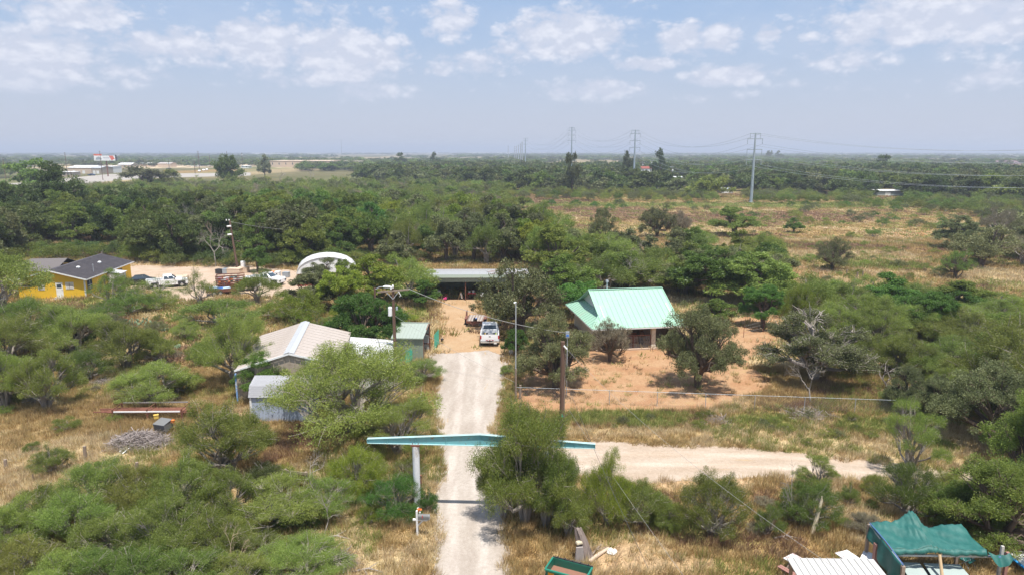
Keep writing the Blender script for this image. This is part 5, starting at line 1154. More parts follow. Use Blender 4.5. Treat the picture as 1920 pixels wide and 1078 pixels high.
def tarp_shelter():
    o = thing('tarp_shelter', 'lean-to of timber posts draped with a wrinkled green tarp', 'shelter', (17.45, 28.4, 0), R(-2))
    # drape
    nx, ny = 64, 26; vs = []; rg = np.random.default_rng(4)
    def hgt(u, v):   # u along x 0..1, v front 0..1 back
        base = 2.14 + .16*v
        peak = .50*math.exp(-((u-.42)/.10)**2)*(.25+.75*v) + .20*math.exp(-((u-.30)/.16)**2)*v
        sag = -.20*math.exp(-((u-.66)/.10)**2)*v - .10*math.sin(math.pi*min(1, v*1.2))*(.6+.4*math.sin(u*9))
        wr = .022*math.sin(u*41+v*9+3*math.sin(v*5+u*7))*math.sin(u*11) + .013*math.sin(u*95-v*14)*math.sin(u*17+v*4) + .03*math.sin(u*23+v*6)*math.sin(v*9) + .05*math.exp(-((u-.46)/.12)**2)*math.sin(u*150)
        return base+peak+sag+wr*(.9+.9*v)
    for j in range(ny+1):
        for i in range(nx+1):
            u, v = i/nx, j/ny; vs.append((u*4.35-.05+.10*v*math.sin(u*6), v*1.95+.05*math.sin(u*20), hgt(u, v)))
    fs = [(j*(nx+1)+i, j*(nx+1)+i+1, (j+1)*(nx+1)+i+1, (j+1)*(nx+1)+i) for j in range(ny) for i in range(nx)]
    top = MB(); top.add(vs, fs); top.smooth = True; d = top.build('tarp', M['tarp'], o)
    sd_ = d.modifiers.new('thickness', 'SOLIDIFY'); sd_.thickness = .01
    # front valance and hanging left curtain
    va = MB(); k = 60
    va.add([(i/k*4.3-.05, -.02+.05*math.sin(i/k*20), hgt(i/k, 0)) for i in range(k+1)] + [(i/k*4.3-.05, -.12+.02*math.sin(i*.9), hgt(i/k, 0)-.22-.03*math.sin(i*.35)) for i in range(k+1)], [(i, i+1, k+2+i, k+1+i) for i in range(k)]); va.smooth = True
    e = va.build('valance', M['tarp'], o); m_ = e.modifiers.new('thickness', 'SOLIDIFY'); m_.thickness = .01
    cu = MB(); k = 30; rows_ = 8
    for r_ in range(rows_+1):
        for i in range(k+1):
            u = i/k; f = r_/rows_; y = 1.9-u*2.9; zt = 2.28-.28*u
            cu.v.append((-.08-.10*math.sin(u*17)*f-.12*f, y, zt-f*(.62+.85*math.sin(u*2.6)*u)))
    cu.f = [(r_*(k+1)+i, r_*(k+1)+i+1, (r_+1)*(k+1)+i+1, (r_+1)*(k+1)+i) for r_ in range(rows_) for i in range(k)]; cu.smooth = True
    e = cu.build('curtain', M['tarp'], o); m_ = e.modifiers.new('thickness', 'SOLIDIFY'); m_.thickness = .01
    ex = MB(); k = 30
    for r_ in range(3):
        for i in range(k+1):
            u = i/k; ex.v.append((4.28+u*.95, -.05-.05*u-r_*.16+.04*math.sin(u*14), 2.08-.12*math.sin(u*3.1)-r_*(.05+.16*math.sin(u*3.1))))
    ex.f = [(r_*(k+1)+i, r_*(k+1)+i+1, (r_+1)*(k+1)+i+1, (r_+1)*(k+1)+i) for r_ in range(2) for i in range(k)]
    e = ex.build('tarp_corner', M['tarp'], o); m_ = e.modifiers.new('thickness', 'SOLIDIFY'); m_.thickness = .01
    for (x, y, h, m_, w_) in ((-.12, 1.95, 2.2, 'wood', .13), (-.02, -1.05, 1.95, 'wood', .15), (4.15, 1.8, 2.15, 'wood', .12), (5.02, .12, 2.3, 'concrete', .12), (5.22, .02, 2.05, 'seat', .14), (-.1, 1.1, 1.7, 'seat', .22)):
        q = MB(); q.box((x, y, h/2), (w_, w_, h)); q.build('post', M[m_], o)
    q = MB(); q.tube([(1.95, -1.3, 0), (2.1, -.1, 1.95)], .07, 10); q.build('leaning_pole', M['palewood'], o)
    q = MB(); q.beam((-.1, 1.95, 2.17), (-.02, -1.05, 1.93), .06, .08); q.beam((0, -.03, 1.83), (5.1, .02, 1.83), .06, .09); q.build('rail', M['steel'], o)
    q = MB(); q.tube([(-.13, 1.9, 2.32), (-.06, .6, 2.22), (-.05, -.4, 2.12), (-.04, -1.1, 2.02)], .022, 6); q.build('rope', M['tarpblue'], o); q = MB(); q.tube([(4.3, -.1, 1.9), (4.8, -.1, 1.88), (5.15, -.05, 1.9)], .03, 6); q.build('rope', M['tarpblue'], o)
    g = thing('sheet_metal_trailer', 'low trailer covered by two pale green panels under the green tarp', 'trailer', (19.1, 27.9, 0), R(-4))
    for i, (x0, x1) in enumerate(((-1.1, -.1), (-.02, 1.7))): q = MB(); q.slab([(x0, -.75, .95), (x1+.15*i, -.75, .9), (x1, .9, 1.15), (x0+.1, .9, 1.15)], .03); q.build('panel', M['sheetgrey'], g)
    q = MB(); q.bx(-1.1, 1.8, -.78, .9, .35, .85); q.build('body', M['blackpl'], g)
    for x in (-.7, 1.3): q = MB(); q.tube([(x, -.9, .32), (x, -.79, .32)], .32, 14); q.build('wheel', M['tyre'], g)
    g = thing('white_car_hood', 'rounded white bonnet showing at the bottom edge below the tarp', 'car', (17.95, 26.0, 0), R(6))
    q = MB(); q.bx(-.8, .8, -1.6, .45, .3, .95); q.slab([(-.78, -1.5, .96), (.78, -1.5, .96), (.7, .42, .9), (-.7, .42, .9)], .08); bevel(q.build('body', M['carwhite'], g), .12, 3)
    q = MB(); q.tube([(-.2, .0, 1.0), (.35, .1, 1.0)], .07, 8); q.build('wiper_cowl', M['gold'], g)
    for x in (-.82, .82): q = MB(); q.tube([(x-.08, -.6, .33), (x+.08, -.6, .33)], .33, 14); q.build('wheel', M['tyre'], g)
    g = ground(1812, 1062); c = thing('folding_chair', 'dark green folding chair at the right opening of the tarp shelter', 'chair', (g.x, g.y, 0), .5)
    q = MB(); q.slab([(-.28, -.25, .42), (.28, -.25, .42), (.28, .25, .40), (-.28, .25, .40)], .03); q.build('seat', M['tarp'], c); q = MB(); q.slab([(-.28, .25, .45), (.28, .25, .45), (.26, .42, 1.0), (-.26, .42, 1.0)], .03); q.build('backrest', M['blackpl'], c)
    for x in (-.26, .26): q = MB(); q.tube([(x, -.3, 0), (x, .3, .8)], .02, 6); q.tube([(x, .3, 0), (x, -.25, .6)], .02, 6); q.build('leg', M['steel'], c)
tarp_shelter()
def ladder():
    a, b = ground(1876, 1030, .5), ground(1925, 1028, .5); o = thing('ladder', 'aluminium ladder lying beyond the blue edged panel at the right edge', 'ladder', (a.x, a.y, .35), 0)
    q = MB(); q.beam((0, 0, 0), (2.6, .1, 0), .04, .09); q.build('rail', M['alu'], o); q = MB(); q.beam((.1, -.42, -.02), (2.6, -.32, -.02), .04, .09); q.build('rail', M['alu'], o)
    for i in range(8): q = MB(); q.tube([(.25+i*.3, -.39+i*.01, -.01), (.22+i*.3, i*.01, 0)], .018, 6); q.build('rung', M['alu'], o)
    g = ground(1886, 1042, .3); p_ = thing('sign_panel', 'slanted blue edged board with dark lettered face lying at the right edge', 'sign board', (g.x, g.y, .3), R(-6))
    q = MB(); q.slab([(0, 0, .1), (.55, -1.75, -.12), (2.3, -1.6, -.12), (2.0, .05, .1)][::-1], .07); q.build('frame', M['white'], p_)
    q = MB(); q.slab([(-.05, 0, .08), (.5, -1.78, -.14), (.56, -1.76, -.10), (.01, .0, .12)][::-1], .16); q.build('blue_edge', pm('bright_blue_paint', (.02,.27,.62), .5, var=.08), p_)
    q = MB(); q.slab([(.14, -.12, .115), (.62, -1.6, -.075), (2.2, -1.5, -.075), (1.9, -.06, .115)][::-1], .012); f = q.build('face', M['grey'], p_)
    # strokes of the dark hand lettering on the face
    mk = MB()
    def st(x0, y0, x1, y1):
        f_ = lambda x, y: (x, y, .122+(.128*(y+.09)/1.45)+.004); mk.beam(f_(x0, y0), f_(x1, y1), .05, .012)
    st(.45,-.2,.85,-.28); st(.45,-.2,.55,-.62); st(.85,-.28,.80,-.62); st(.55,-.62,.80,-.62); st(.62,-.4,.84,-.42); st(.75,-.8,1.1,-.78); st(.75,-.8,.72,-1.2); st(.72,-1.2,1.08,-1.2); st(1.08,-1.2,1.12,-1.0); st(.72,-1.0,1.1,-1.0); st(1.25,-.2,1.3,-1.3)
    mk.build('lettering', M['blackpl'], f)
ladder()

# ================================================================ vehicles
def wheel(root, x, y, r=.38, w=.24, m='tyre'):
    q = MB(); s = 1 if x > 0 else -1; q.tube([(x-s*w, y, r), (x-s*w*.85, y, r), (x-s*.02, y, r), (x, y, r)], [r*.92, r, r, r*.9], 18); t_ = q.build('wheel', M['tyre'], root)
    q = MB(); q.tube([(x-s*.03, y, r), (x+s*.012, y, r)], [r*.6, r*.5], 12); q.build('rim', M['rim'], t_)
def pickup(label, loc, rz, paint, cab='ext', name='pickup_truck'):
    """y is forward, tailgate at -y"""
    o = thing(name, label, 'pickup truck', loc, rz); hw = .98; L_ = 2.85
    q = MB()
    # bed walls, floor, cab base and bonnet
    q.bx(-hw, -hw+.1, -L_, -.75, .55, 1.32); q.bx(hw-.1, hw, -L_, -.75, .55, 1.32); q.bx(-hw+.1, hw-.1, -L_+.07, -.75, .62, .78); q.bx(-hw+.1, hw-.1, -.82, -.75, .78, 1.35)
    q.bx(-hw, hw, -.75, 1.35, .45, 1.28); q.hexa([(-hw, 1.35, .45), (hw, 1.35, .45), (hw*.94, 2.75, .5), (-hw*.94, 2.75, .5), (-hw, 1.35, 1.27), (hw, 1.35, 1.27), (hw*.9, 2.72, 1.1), (-hw*.9, 2.72, 1.1)])
    b_ = q.build('body', paint, o); bevel(b_, .045, 2)
    q = MB(); q.bx(-hw+.11, hw-.11, -L_+.09, -.84, .785, .80); q.build('bed_shade_sheet', M['blackpl'], o)  # black sheet added to stand for the shade on the bed floor
    q = MB(); q.bx(-hw+.03, hw-.03, -L_-.03, -L_+.065, .66, 1.31); q.bx(-hw+.25, hw-.25, -L_-.045, -L_-.032, .8, 1.12); tg = q.build('tailgate', paint, o); bevel(tg, .02, 2)
    q = MB(); q.bx(-.09, .09, -L_-.06, -L_-.046, 1.08, 1.15); q.build('handle', M['blackpl'], tg)
    q = MB()
    q.hexa([(-hw+.03, -.74, 1.28), (hw-.03, -.74, 1.28), (hw-.03, 1.25, 1.28), (-hw+.03, 1.25, 1.28), (-hw+.2, -.60, 1.86), (hw-.2, -.60, 1.86), (hw-.2, .55, 1.88), (-hw+.2, .55, 1.88)]); c_ = q.build('cab', paint, o); bevel(c_, .07, 3)
    gl = MB(); gl.slab([(-.72, -.745, 1.36), (.72, -.745, 1.36), (.64, -.625, 1.76), (-.64, -.625, 1.76)], .02, Vector((0, -1, .3)).normalized()); gl.build('rear_window', M['glass'], c_)
    gl = MB(); gl.slab([(.74, 1.21, 1.36), (-.74, 1.21, 1.36), (-.66, .64, 1.82), (.66, .64, 1.82)], .02, Vector((0, .6, .8))); gl.build('windscreen', M['glass'], c_)
    for s in (-1, 1):
        for (y0, y1) in ((-.5, .05), (.12, .78)):
            gl = MB(); gl.slab([(s*(hw-.005), y0, 1.36), (s*(hw-.005), y1+.12, 1.36), (s*(hw-.145), y1-.12, 1.76), (s*(hw-.145), y0+.05, 1.76)][::s], .02, Vector((s, 0, .3)).normalized()); gl.build('side_window', M['glass'], c_)
        m_ = MB(); m_.box((s*(hw+.16), .95, 1.42), (.22, .12, .26)); m_.beam((s*hw*.95, .95, 1.36), (s*(hw+.08), .95, 1.38), .04, .05); m_.build('mirror', M['blackpl'], o)
        l_ = MB(); l_.bx(s*(hw-.055)-.065, s*(hw-.055)+.065, -L_-.05, -L_-.034, .86, 1.22); l_.build('tail_light', M['redlamp'], o)
        l_ = MB(); l_.box((s*.72, 2.76, .85), (.35, .05, .2)); l_.build('headlight', M['glass'], o)
        a_ = MB(); [a_.bx(s*hw-.03, s*hw+.03, y-.52, y+.52, .5, .98) for y in (-1.75, 1.85)]
        a_.build('wheel_arch', M['blackpl'], o)
        wheel(o, s*(hw+.045), -1.75, .40, .27); wheel(o, s*(hw+.045), 1.85, .40, .27)
    q = MB(); q.bx(-hw+.02, -.3, -L_-.2, -L_-.07, .47, .64); q.bx(.3, hw-.02, -L_-.2, -L_-.07, .47, .64); q.bx(-.3, .3, -L_-.2, -L_-.07, .47, .56); q.build('bumper', M['chrome'], o)
    q = MB(); q.bx(.42, .72, -L_-.215, -L_-.203, .36, .50); q.build('number_plate', M['white'], o)
    q = MB(); q.beam((0, -L_+.1, .42), (0, -L_-.35, .42), .07, .07); q.tube([(0, -L_-.32, .44), (0, -L_-.32, .53)], .035, 8); q.build('tow_hitch', M['rust'], o)
    q = MB(); q.bx(-hw+.15, hw-.15, -2.6, 2.5, .32, .5); q.build('chassis', M['blackpl'], o)
    q = MB(); [q.bx(x-.1, x+.1, -L_-.058, -L_-.046, .70, .75) for x in (-.3, 0, .3)]; q.build('marker_light', M['redlamp'], o)
    return o
g = ground(917, 650); tk = pickup('white pickup parked tailgate first at the end of the gravel driveway', (g.x, g.y+2.9, 0), R(1.5), M['carwhite'])
q = MB(); q.box((-.62, -1.3, .95), (.16, .3, .34)); q.box((-.3, -1.1, .9), (.22, .3, .24)); q.box((.45, -1.2, .9), (.3, .3, .26)); q.box((.1, -1.3, .83), (.8, .2, .1)); tl = thing('tool_load', 'tools and cans carried in the bed of the white pickup by the driveway', 'tools', (g.x, g.y+2.9, 0), R(1.5)); q.build('tool_box', M['blackpl'], tl)
q = MB(); q.box((.66, -1.5, .98), (.12, .12, .26)); q.build('can', pm('lime_can', (.6,.75,.05), .5), tl); q = MB(); q.box((-.5, -1.45, .95), (.08, .16, .3)); q.build('can', M['yellowpl'], tl)
g = ground(308, 541); pickup('white pickup with its nose to the right on the dusty lot, beside the yellow house', (g.x, g.y+1.2, 0), R(-62), M['carwhite'])
def car(label, loc, rz, paint, name='parked_car', s=1.0):
    o = thing(name, label, 'car', loc, rz); q = MB()
    prof = [(-2.2, .35), (-2.25, .85), (-1.9, .98), (-1.2, 1.0), (-.75, 1.42), (.55, 1.45), (1.25, 1.0), (2.1, .85), (2.2, .4)]
    vs = []; 
    for x in (-.88, .88): vs += [(x*(.86 if z > 1.2 else 1), y, z) for y, z in prof]
    n = len(prof); q.add(vs, [tuple(range(n)), tuple(range(n, 2*n))[::-1]] + [(i, (i+1) % n, (i+1) % n+n, i+n)[::-1] for i in range(n)]); bevel(q.build('body', paint, o), .06)
    for s_ in (-1, 1):
        q = MB(); q.slab([(s_*.885, -1.1, 1.02), (s_*.885, 1.1, 1.02), (s_*.78, .5, 1.38), (s_*.78, -.75, 1.38)][::s_], .02, Vector((s_, 0, .2)).normalized()); q.build('side_window', M['glass'], o)
        wheel(o, s_*.92, -1.4, .32, .2); wheel(o, s_*.92, 1.4, .32, .2)
    q = MB(); q.slab([(-.72, 1.22, 1.04), (.72, 1.22, 1.04), (.66, .6, 1.44), (-.66, .6, 1.44)], .02, Vector((0, .5, .85)).normalized()); q.build('windscreen', M['glass'], o)
    o.scale = (s, s, s); return o
g = ground(257, 536); car('dark car parked between the yellow house and the white pickup', (g.x, g.y+1, 0), R(-70), M['cardark'])
# trailer beside the driveway truck
def flatbed():
    g = ground(891, 613); o = thing('flatbed_trailer', 'rusty flatbed trailer with worn plank deck in the shade of the big live oak', 'trailer', (g.x, g.y+1.6, 0), R(-3))
    for i in range(11): q = MB(); q.bx(-.92+i*.168, -.92+i*.168+.155, -1.5, 1.7, .62, .66); q.build('plank', [M['wood'], pm('silver_plank', (.38,.33,.29), .9, fine=10, var=.2)][i % 2], o)
    q = MB(); q.bx(-1.0, -.94, -1.55, 1.75, .5, .72); q.bx(.94, 1.0, -1.55, 1.75, .5, .72); q.bx(-.94, .94, -1.58, -1.51, .45, .72); q.bx(-1.3, -1.02, -.8, .9, .72, .78); q.bx(1.02, 1.3, -.8, .9, .72, .78); q.build('frame', M['rust'], o)
    q = MB(); q.slab([(-1.28, -.2, .3), (-1.28, 1.9, .4), (-1.28, 1.9, 1.25), (-1.28, .9, 1.25)], .07, Vector((-1, 0, 0))); q.build('side_gate', M['rust'], o)
    for s in (-1, 1):
        for y in (-.4, .45): wheel(o, s*1.25, y, .33, .22)
    q = MB(); q.beam((-.5, -1.55, .5), (0, -2.5, .5), .08, .08); q.beam((.5, -1.55, .5), (0, -2.5, .5), .08, .08); q.tube([(0, -2.3, .2), (0, -2.3, .75)], .035, 8); q.build('drawbar', M['rust'], o)
    t_ = thing('winch_box', 'small dark engine with a blue cap on the front of the flatbed trailer', 'engine', (g.x, g.y+.2, .66)); q = MB(); q.box((0, 0, .15), (.45, .35, .3)); q.tube([(-.1, 0, .3), (-.1, 0, .45)], .08, 8); q.build('block', M['blackpl'], t_); q = MB(); q.box((.12, 0, .34), (.16, .16, .08)); q.build('cap', M['blue'], t_)
flatbed()
def stake_truck():
    g = ground(440, 549); o = thing('stake_bed_truck', 'white truck with dark rusty stake sides full of scrap on the dusty lot', 'truck', (g.x, g.y+1.5, 0), R(-72)); hw = 1.05
    q = MB(); q.bx(-hw, hw, -2.9, .9, .85, 1.0); q.bx(-.5, .5, -2.9, 2.6, .5, .84); q.build('chassis', M['rust'], o)
    for s in (-1, 1):
        for z in (1.12, 1.42, 1.72, 2.02, 2.3): q = MB(); q.bx(s*hw-.03, s*hw+.03, -2.9, .9, z, z+.14); q.build('slat', M['rust'], o)
        for y in (-2.85, -1.9, -.95, 0, .85): q = MB(); q.bx(s*(hw-.055)-.03, s*(hw-.055)+.025, y-.03, y+.03, 1.0, 2.45); q.build('stake', M['rust'], o)
    for z in (1.12, 1.42, 1.72, 2.02, 2.3): q = MB(); q.bx(-hw+.05, hw-.05, -2.93, -2.87, z, z+.14); q.build('slat', M['rust'], o)
    q = MB(); q.bx(-.95, .95, 1.0, 2.0, .6, 1.35); q.hexa([(-.93, 1.0, 1.35), (.93, 1.0, 1.35), (.93, 2.1, 1.35), (-.93, 2.1, 1.35), (-.8, 1.05, 2.05), (.8, 1.05, 2.05), (.8, 1.7, 2.05), (-.8, 1.7, 2.05)]); q.bx(-.9, .9, 2.0, 3.2, .6, 1.3); bevel(q.build('cab', M['carwhite'], o), .06)
    for s in (-1, 1): q = MB(); q.slab([(s*.95, 1.15, 1.42), (s*.95, 1.95, 1.42), (s*.83, 1.65, 1.95), (s*.83, 1.15, 1.95)][::s], .02, Vector((s, 0, .2)).normalized()); q.build('side_window', M['glass'], o); wheel(o, s*1.05, -1.8, .42, .3); wheel(o, s*1.05, 2.3, .42, .26)
    t2 = thing('scrap_load', 'heap of coloured scrap inside the stake sides of the white truck', 'scrap', (g.x, g.y+1.5, 1.0), R(-72)); rg = random.Random(4)
    for i in range(34):
        q = MB(); q.box((rg.uniform(-.8,.8), rg.uniform(-2.6,.6), .15+rg.random()*.9), (rg.uniform(.2,.5), rg.uniform(.2,.6), rg.uniform(.15,.45)), rz=rg.random()*3); q.build('scrap_piece', M[rg.choice(['white','rust','redpl','steel','tarp','wood','white','amber'])], t2)
    g = ground(414, 554); o = thing('tandem_trailer', 'low tandem axle trailer with pale blue load behind the stake bed truck', 'trailer', (g.x, g.y+.9, 0), R(-66))
    q = MB(); q.bx(-.95, .95, -2.2, 1.9, .55, .66); q.bx(-1, -.95, -2.2, 1.9, .5, .95); q.bx(.95, 1, -2.2, 1.9, .5, .95); q.build('frame', M['rust'], o)
    for s in (-1, 1):
        for y in (-1.2, -.4): wheel(o, s*1.18, y, .36, .24)
    q = MB(); q.box((-.1, -1.3, .85), (1.3, 1.2, .4)); q.box((.2, .3, .82), (1.0, 1.3, .3), rz=.2); q.build('load', pm('pale_blue_load', (.42,.55,.66), .6, var=.2), o)
    q = MB(); q.box((.5, -.4, .95), (.4, .8, .3)); q.build('load', M['blue'], o)
stake_truck()
g = ground(508, 536); tk2 = pickup('old white truck with rusty bed sides at the right end of the dusty lot', (g.x-.9, g.y+1.0, 0), R(-105), M['carwhite'], name='old_pickup')
q = MB(); q.bx(-1.03, -.985, -2.85, -.8, .6, 1.2); q.bx(.985, 1.03, -2.85, -.8, .6, 1.2); q.build('rusty_side', M['rust'], tk2)
def boxes():
    for (px, py, dx, dy, dz, m_, nm, lab, cat) in [(412,513,1.1,.9,.7,'blackpl','storage_bin','dark storage bin, leftmost of the row at the back of the dusty lot','bin'),(426,513,1.3,.9,.8,'steel','storage_bin','grey storage bin beside the dark one at the back of the dusty lot','bin'),
        (441,513,2.2,1.3,.85,'tanfar','concrete_block','long pale block at the foot of the dark leaning utility pole','block'),(457,511,1.6,1.3,.9,'tanfar','concrete_block','square pale block carrying a white drum','block'),
        (528,528,.9,.8,.7,'white','scrap_appliance','white scrap appliance in the junk row by the white arched shelter','appliance'),(521,520,.8,.8,.9,'white','scrap_appliance','small white appliance behind the others in the junk row','appliance'),(537,520,1.0,.8,.8,'steel','scrap_appliance','grey dented appliance at the right end of the junk row','appliance'),(515,516,1.0,.6,.6,'amber','scrap_appliance','orange scrap box at the left of the junk row','appliance')]:
        g = ground(px, py); t_ = thing(nm, lab, cat, (g.x, g.y, 0), random.random()*.5-.2); q = MB(); q.box((0,0,dz/2), (dx,dy,dz)); bevel(q.build('body', M[m_], t_), .04); q = MB(); q.box((0,0,dz+.03), (dx*1.04,dy*1.04,.06)); q.build('lid', M[m_], t_)
    g = ground(457, 511); t_ = thing('white_drum', 'white drum standing on the square pale block at the back of the lot', 'drum', (g.x, g.y, .96)); q = MB(); q.lathe((0,0,0), [(.36,0),(.4,.1),(.4,.8),(.36,.9)], 14); q.build('body', M['white'], t_); q = MB(); q.lathe((0,0,.9), [(.37,0),(.36,.05)], 14); q.build('lid', M['white'], t_)
    g = ground(335, 533); o = thing('tank_trailer', 'small rusty trailer carrying a cream tank right of the white pickup', 'trailer', (g.x, g.y+.3, 0), R(-80)); q = MB(); q.bx(-.6, .6, -1.3, 1.3, .45, .55); q.beam((0, -1.3, .5), (0, -2.3, .5), .1, .1); q.build('frame', M['rust'], o); q = MB(); q.tube([(0, -.4, .95), (0, 1.3, .95)], .42, 14); q.build('tank', M['tanfar'], o)
    for s in (-1, 1): wheel(o, s*.8, 0, .33, .2)
    g = ground(958, 667); o = thing('meter_box', 'white utility box leaning under the small vivid green tree', 'utility box', (g.x, g.y, 0), R(12)); q = MB(); q.box((0,0,.55), (.36,.28,1.1)); bevel(q.build('body', M['white'], o), .02); q = MB(); q.box((0,-.15,.6), (.28,.02,.8)); q.build('door', M['white'], o); q = MB(); q.tube([(.05,.02,1.1),(.05,.02,1.35)], .03, 6); q.build('conduit', M['zinc'], o)
boxes()

# ================================================================ left field: rack, brush pile, fences
def rack():
    o = thing('pipe_rack', 'long rusty steel rack with white top rails holding rusty pipes in the straw grass', 'rack', (-30.1, 48.6, 0), R(1.2)); L_, D_ = 5.15, 1.35
    for i in range(3):
        for y in (0, D_): q = MB(); x = i*L_/2; q.beam((x, y, -.05), (x, y, .98), .09, .09); q.build('leg', M['rust'], o)
        q = MB(); q.beam((i*L_/2, 0, .55), (i*L_/2, D_, .55), .07, .07); q.beam((i*L_/2, 0, .94), (i*L_/2, D_, .94), .05, .05); q.build('cross_bar', M['rust'], o)
    for y, m_ in ((-.02, 'white'), (D_+.02, 'alu')): q = MB(); q.beam((.1, y, .78 if y < 0 else 1.0), (L_-.1, y, .78 if y < 0 else 1.0), .06, .09); q.build('rail', M[m_], o)
    rg = random.Random(6)
    for i in range(9): q = MB(); x0 = -1.6+rg.random()*1.4; q.tube([(x0, .2+i*.12, .62+rg.random()*.03), (x0+6.2+rg.random()*.8, .2+i*.115, .62)], .035+.02*rg.random(), 7); q.build('pipe', M['rust'], o)
rack()
def brush(px, py, wpx, hpx, label, seed, n=700, name='brush_pile', ln=1.3):
    g = ground(px, py); w_ = wpx*depth(g)/FOC; h = hpx; rg = np.random.default_rng(seed); q = MB()
    for i in range(n):
        a = rg.random()*6.283; r = rg.random()**.6*w_/2; x, y = r*math.cos(a), r*math.sin(a)*.62; z = h*max(.03, 1-(r/(w_/2))**2)*(.35+.65*rg.random())
        d = rg.normal(size=3)*np.array([1, 1, .35]); d /= np.linalg.norm(d); l = ln*(.3+.8*rg.random()); rr = .009+.022*rg.random()**2
        k = rg.normal(size=3)*.12*l; p0 = np.array([x, y, z])-d*l/2; p1 = np.array([x, y, z])+k*.5; p2 = np.array([x, y, z])+d*l/2
        p0[2] = max(p0[2], .02); p2[2] = max(p2[2], .02); q.tube([p0, p1, p2], [rr, rr*.8, rr*.4], 3, False)
    o = thing(name, label, 'brush pile', (g.x, g.y, 0)); q.build('dead_branches', pm('silver_twig', (.30,.255,.235), .9, fine=6, var=.3), o); q = MB(); q.lathe((0,0,-.02), [(w_*.42, 0), (w_*.33, h*.35), (w_*.15, h*.7), (.05, h*.85)], 14); c = q.build('core', pm('dark_litter', (.09,.07,.06), .95, var=.3), o); c.scale = (1, .6, 1)
    return o, g, w_
brush(262, 832, 122, .85, 'big heap of cut grey branches in front of the rusty rack', 3, 1100)
brush(75, 752, 60, .55, 'dark heap of dead limbs under the left edge mesquite', 4, 260)
brush(192, 718, 34, .35, 'small heap of pale dead branches beside the low spreading mesquite', 5, 120)
brush(1515, 778, 100, .35, 'fallen grey limb with bare twigs lying across the wire fence', 6, 150, 'fallen_limb', 1.6)
brush(1345, 790, 60, .3, 'dead branch tangle among the green weeds by the fence', 7, 90, 'fallen_limb', 1.3)
brush(1690, 735, 60, .5, 'bleached forked limb at the edge of the right thicket', 8, 60, 'fallen_limb', 1.6)
brush(640, 1060, 60, .7, 'grey uprooted twigs beside the dry grass verge', 9, 200)
g = ground(305, 812); o = thing('metal_cabinet', 'dark grey metal box tipped on the right side of the brush heap', 'cabinet', (g.x+.15, g.y, .35), R(-18)); q = MB(); q.box((0,0,.3), (1.0,.8,.55)); ob = bevel(q.build('body', M['grey'], o), .04); q = MB(); q.slab([(-.5,-.4,.6),(.5,-.4,.6),(.55,.4,.66),(-.45,.4,.66)], .03); q.build('lid', M['grey'], o); o.rotation_euler[0] = R(12)
q = MB(); q.box((-.45, .2, .75), (.3,.22,.25), rz=.4); t_ = thing('yellow_crate', 'mustard coloured plastic piece on top of the tipped grey box', 'crate', (g.x, g.y, .45)); q.build('body', M['gold'], t_); q = MB(); q.box((-.45,.2,.89), (.34,.26,.03), rz=.4); q.build('rim', M['gold'], t_)
q = MB(); q.box((.75, .05, .5), (.3,.2,.16), rz=-.3); t_ = thing('orange_crate', 'orange plastic piece at the right end of the tipped grey box', 'crate', (g.x, g.y, .4)); q.build('body', M['amber'], t_); q = MB(); q.box((.75,.05,.595), (.34,.24,.03), rz=-.3); q.build('rim', M['amber'], t_)
for (a_, b_, w_, lab) in (((226,848),(232,832),.16,'white board standing at the near edge of the brush heap'), ((229,852),(243,846),.07,'thin white batten lying just below the brush heap')):
    A, B = ground(*a_), ground(*b_); t_ = thing('white_board', lab, 'board', (A.x, A.y, 0)); q = MB(); q.beam((0,0,.06), (B.x-A.x, B.y-A.y, .25), w_, .03); q.build('board', M['white'], t_)
def tin_fence():
    a, b = ground(492, 905), ground(578, 915); o = thing('tin_fence', 'old grey timber fence with galvanized tin panels in the left undergrowth', 'fence', (a.x, a.y, 0), math.atan2(b.y-a.y, b.x-a.x)-.05); L_ = (b-a).length
    for x in (0, L_*.36, L_*.55, L_): q = MB(); q.box((x, 0, .55), (.14, .14, 1.2)); q.build('post', M['wood'], o)
    q = MB(); q.beam((-.2, -.09, 1.02), (L_+.2, -.09, 1.08), .05, .16); q.build('rail', M['wood'], o); q = MB(); q.beam((-.1, -.09, .45), (L_, -.09, .45), .05, .1); q.build('rail', M['wood'], o)
    for x0, x1, m_ in ((.1, L_*.34, 'zinc'), (L_*.38, L_*.53, 'zinc'), (L_*.57, L_*.8, 'zinc'), (L_*.82, L_*.98, 'rust')):
        q = MB(); n = max(3, int((x1-x0)/.1))
        for i in range(n): q.add([(x0+(x1-x0)*i/n, .0, .05), (x0+(x1-x0)*(i+.5)/n, -.03, .05), (x0+(x1-x0)*(i+1)/n, 0, .05), (x0+(x1-x0)*i/n, .0, .95), (x0+(x1-x0)*(i+.5)/n, -.03, .95), (x0+(x1-x0)*(i+1)/n, 0, .95)], [(0,1,4,3),(1,2,5,4)])
        e = q.build('tin_panel', M[m_], o); m2 = e.modifiers.new('t', 'SOLIDIFY'); m2.thickness = .006
tin_fence()
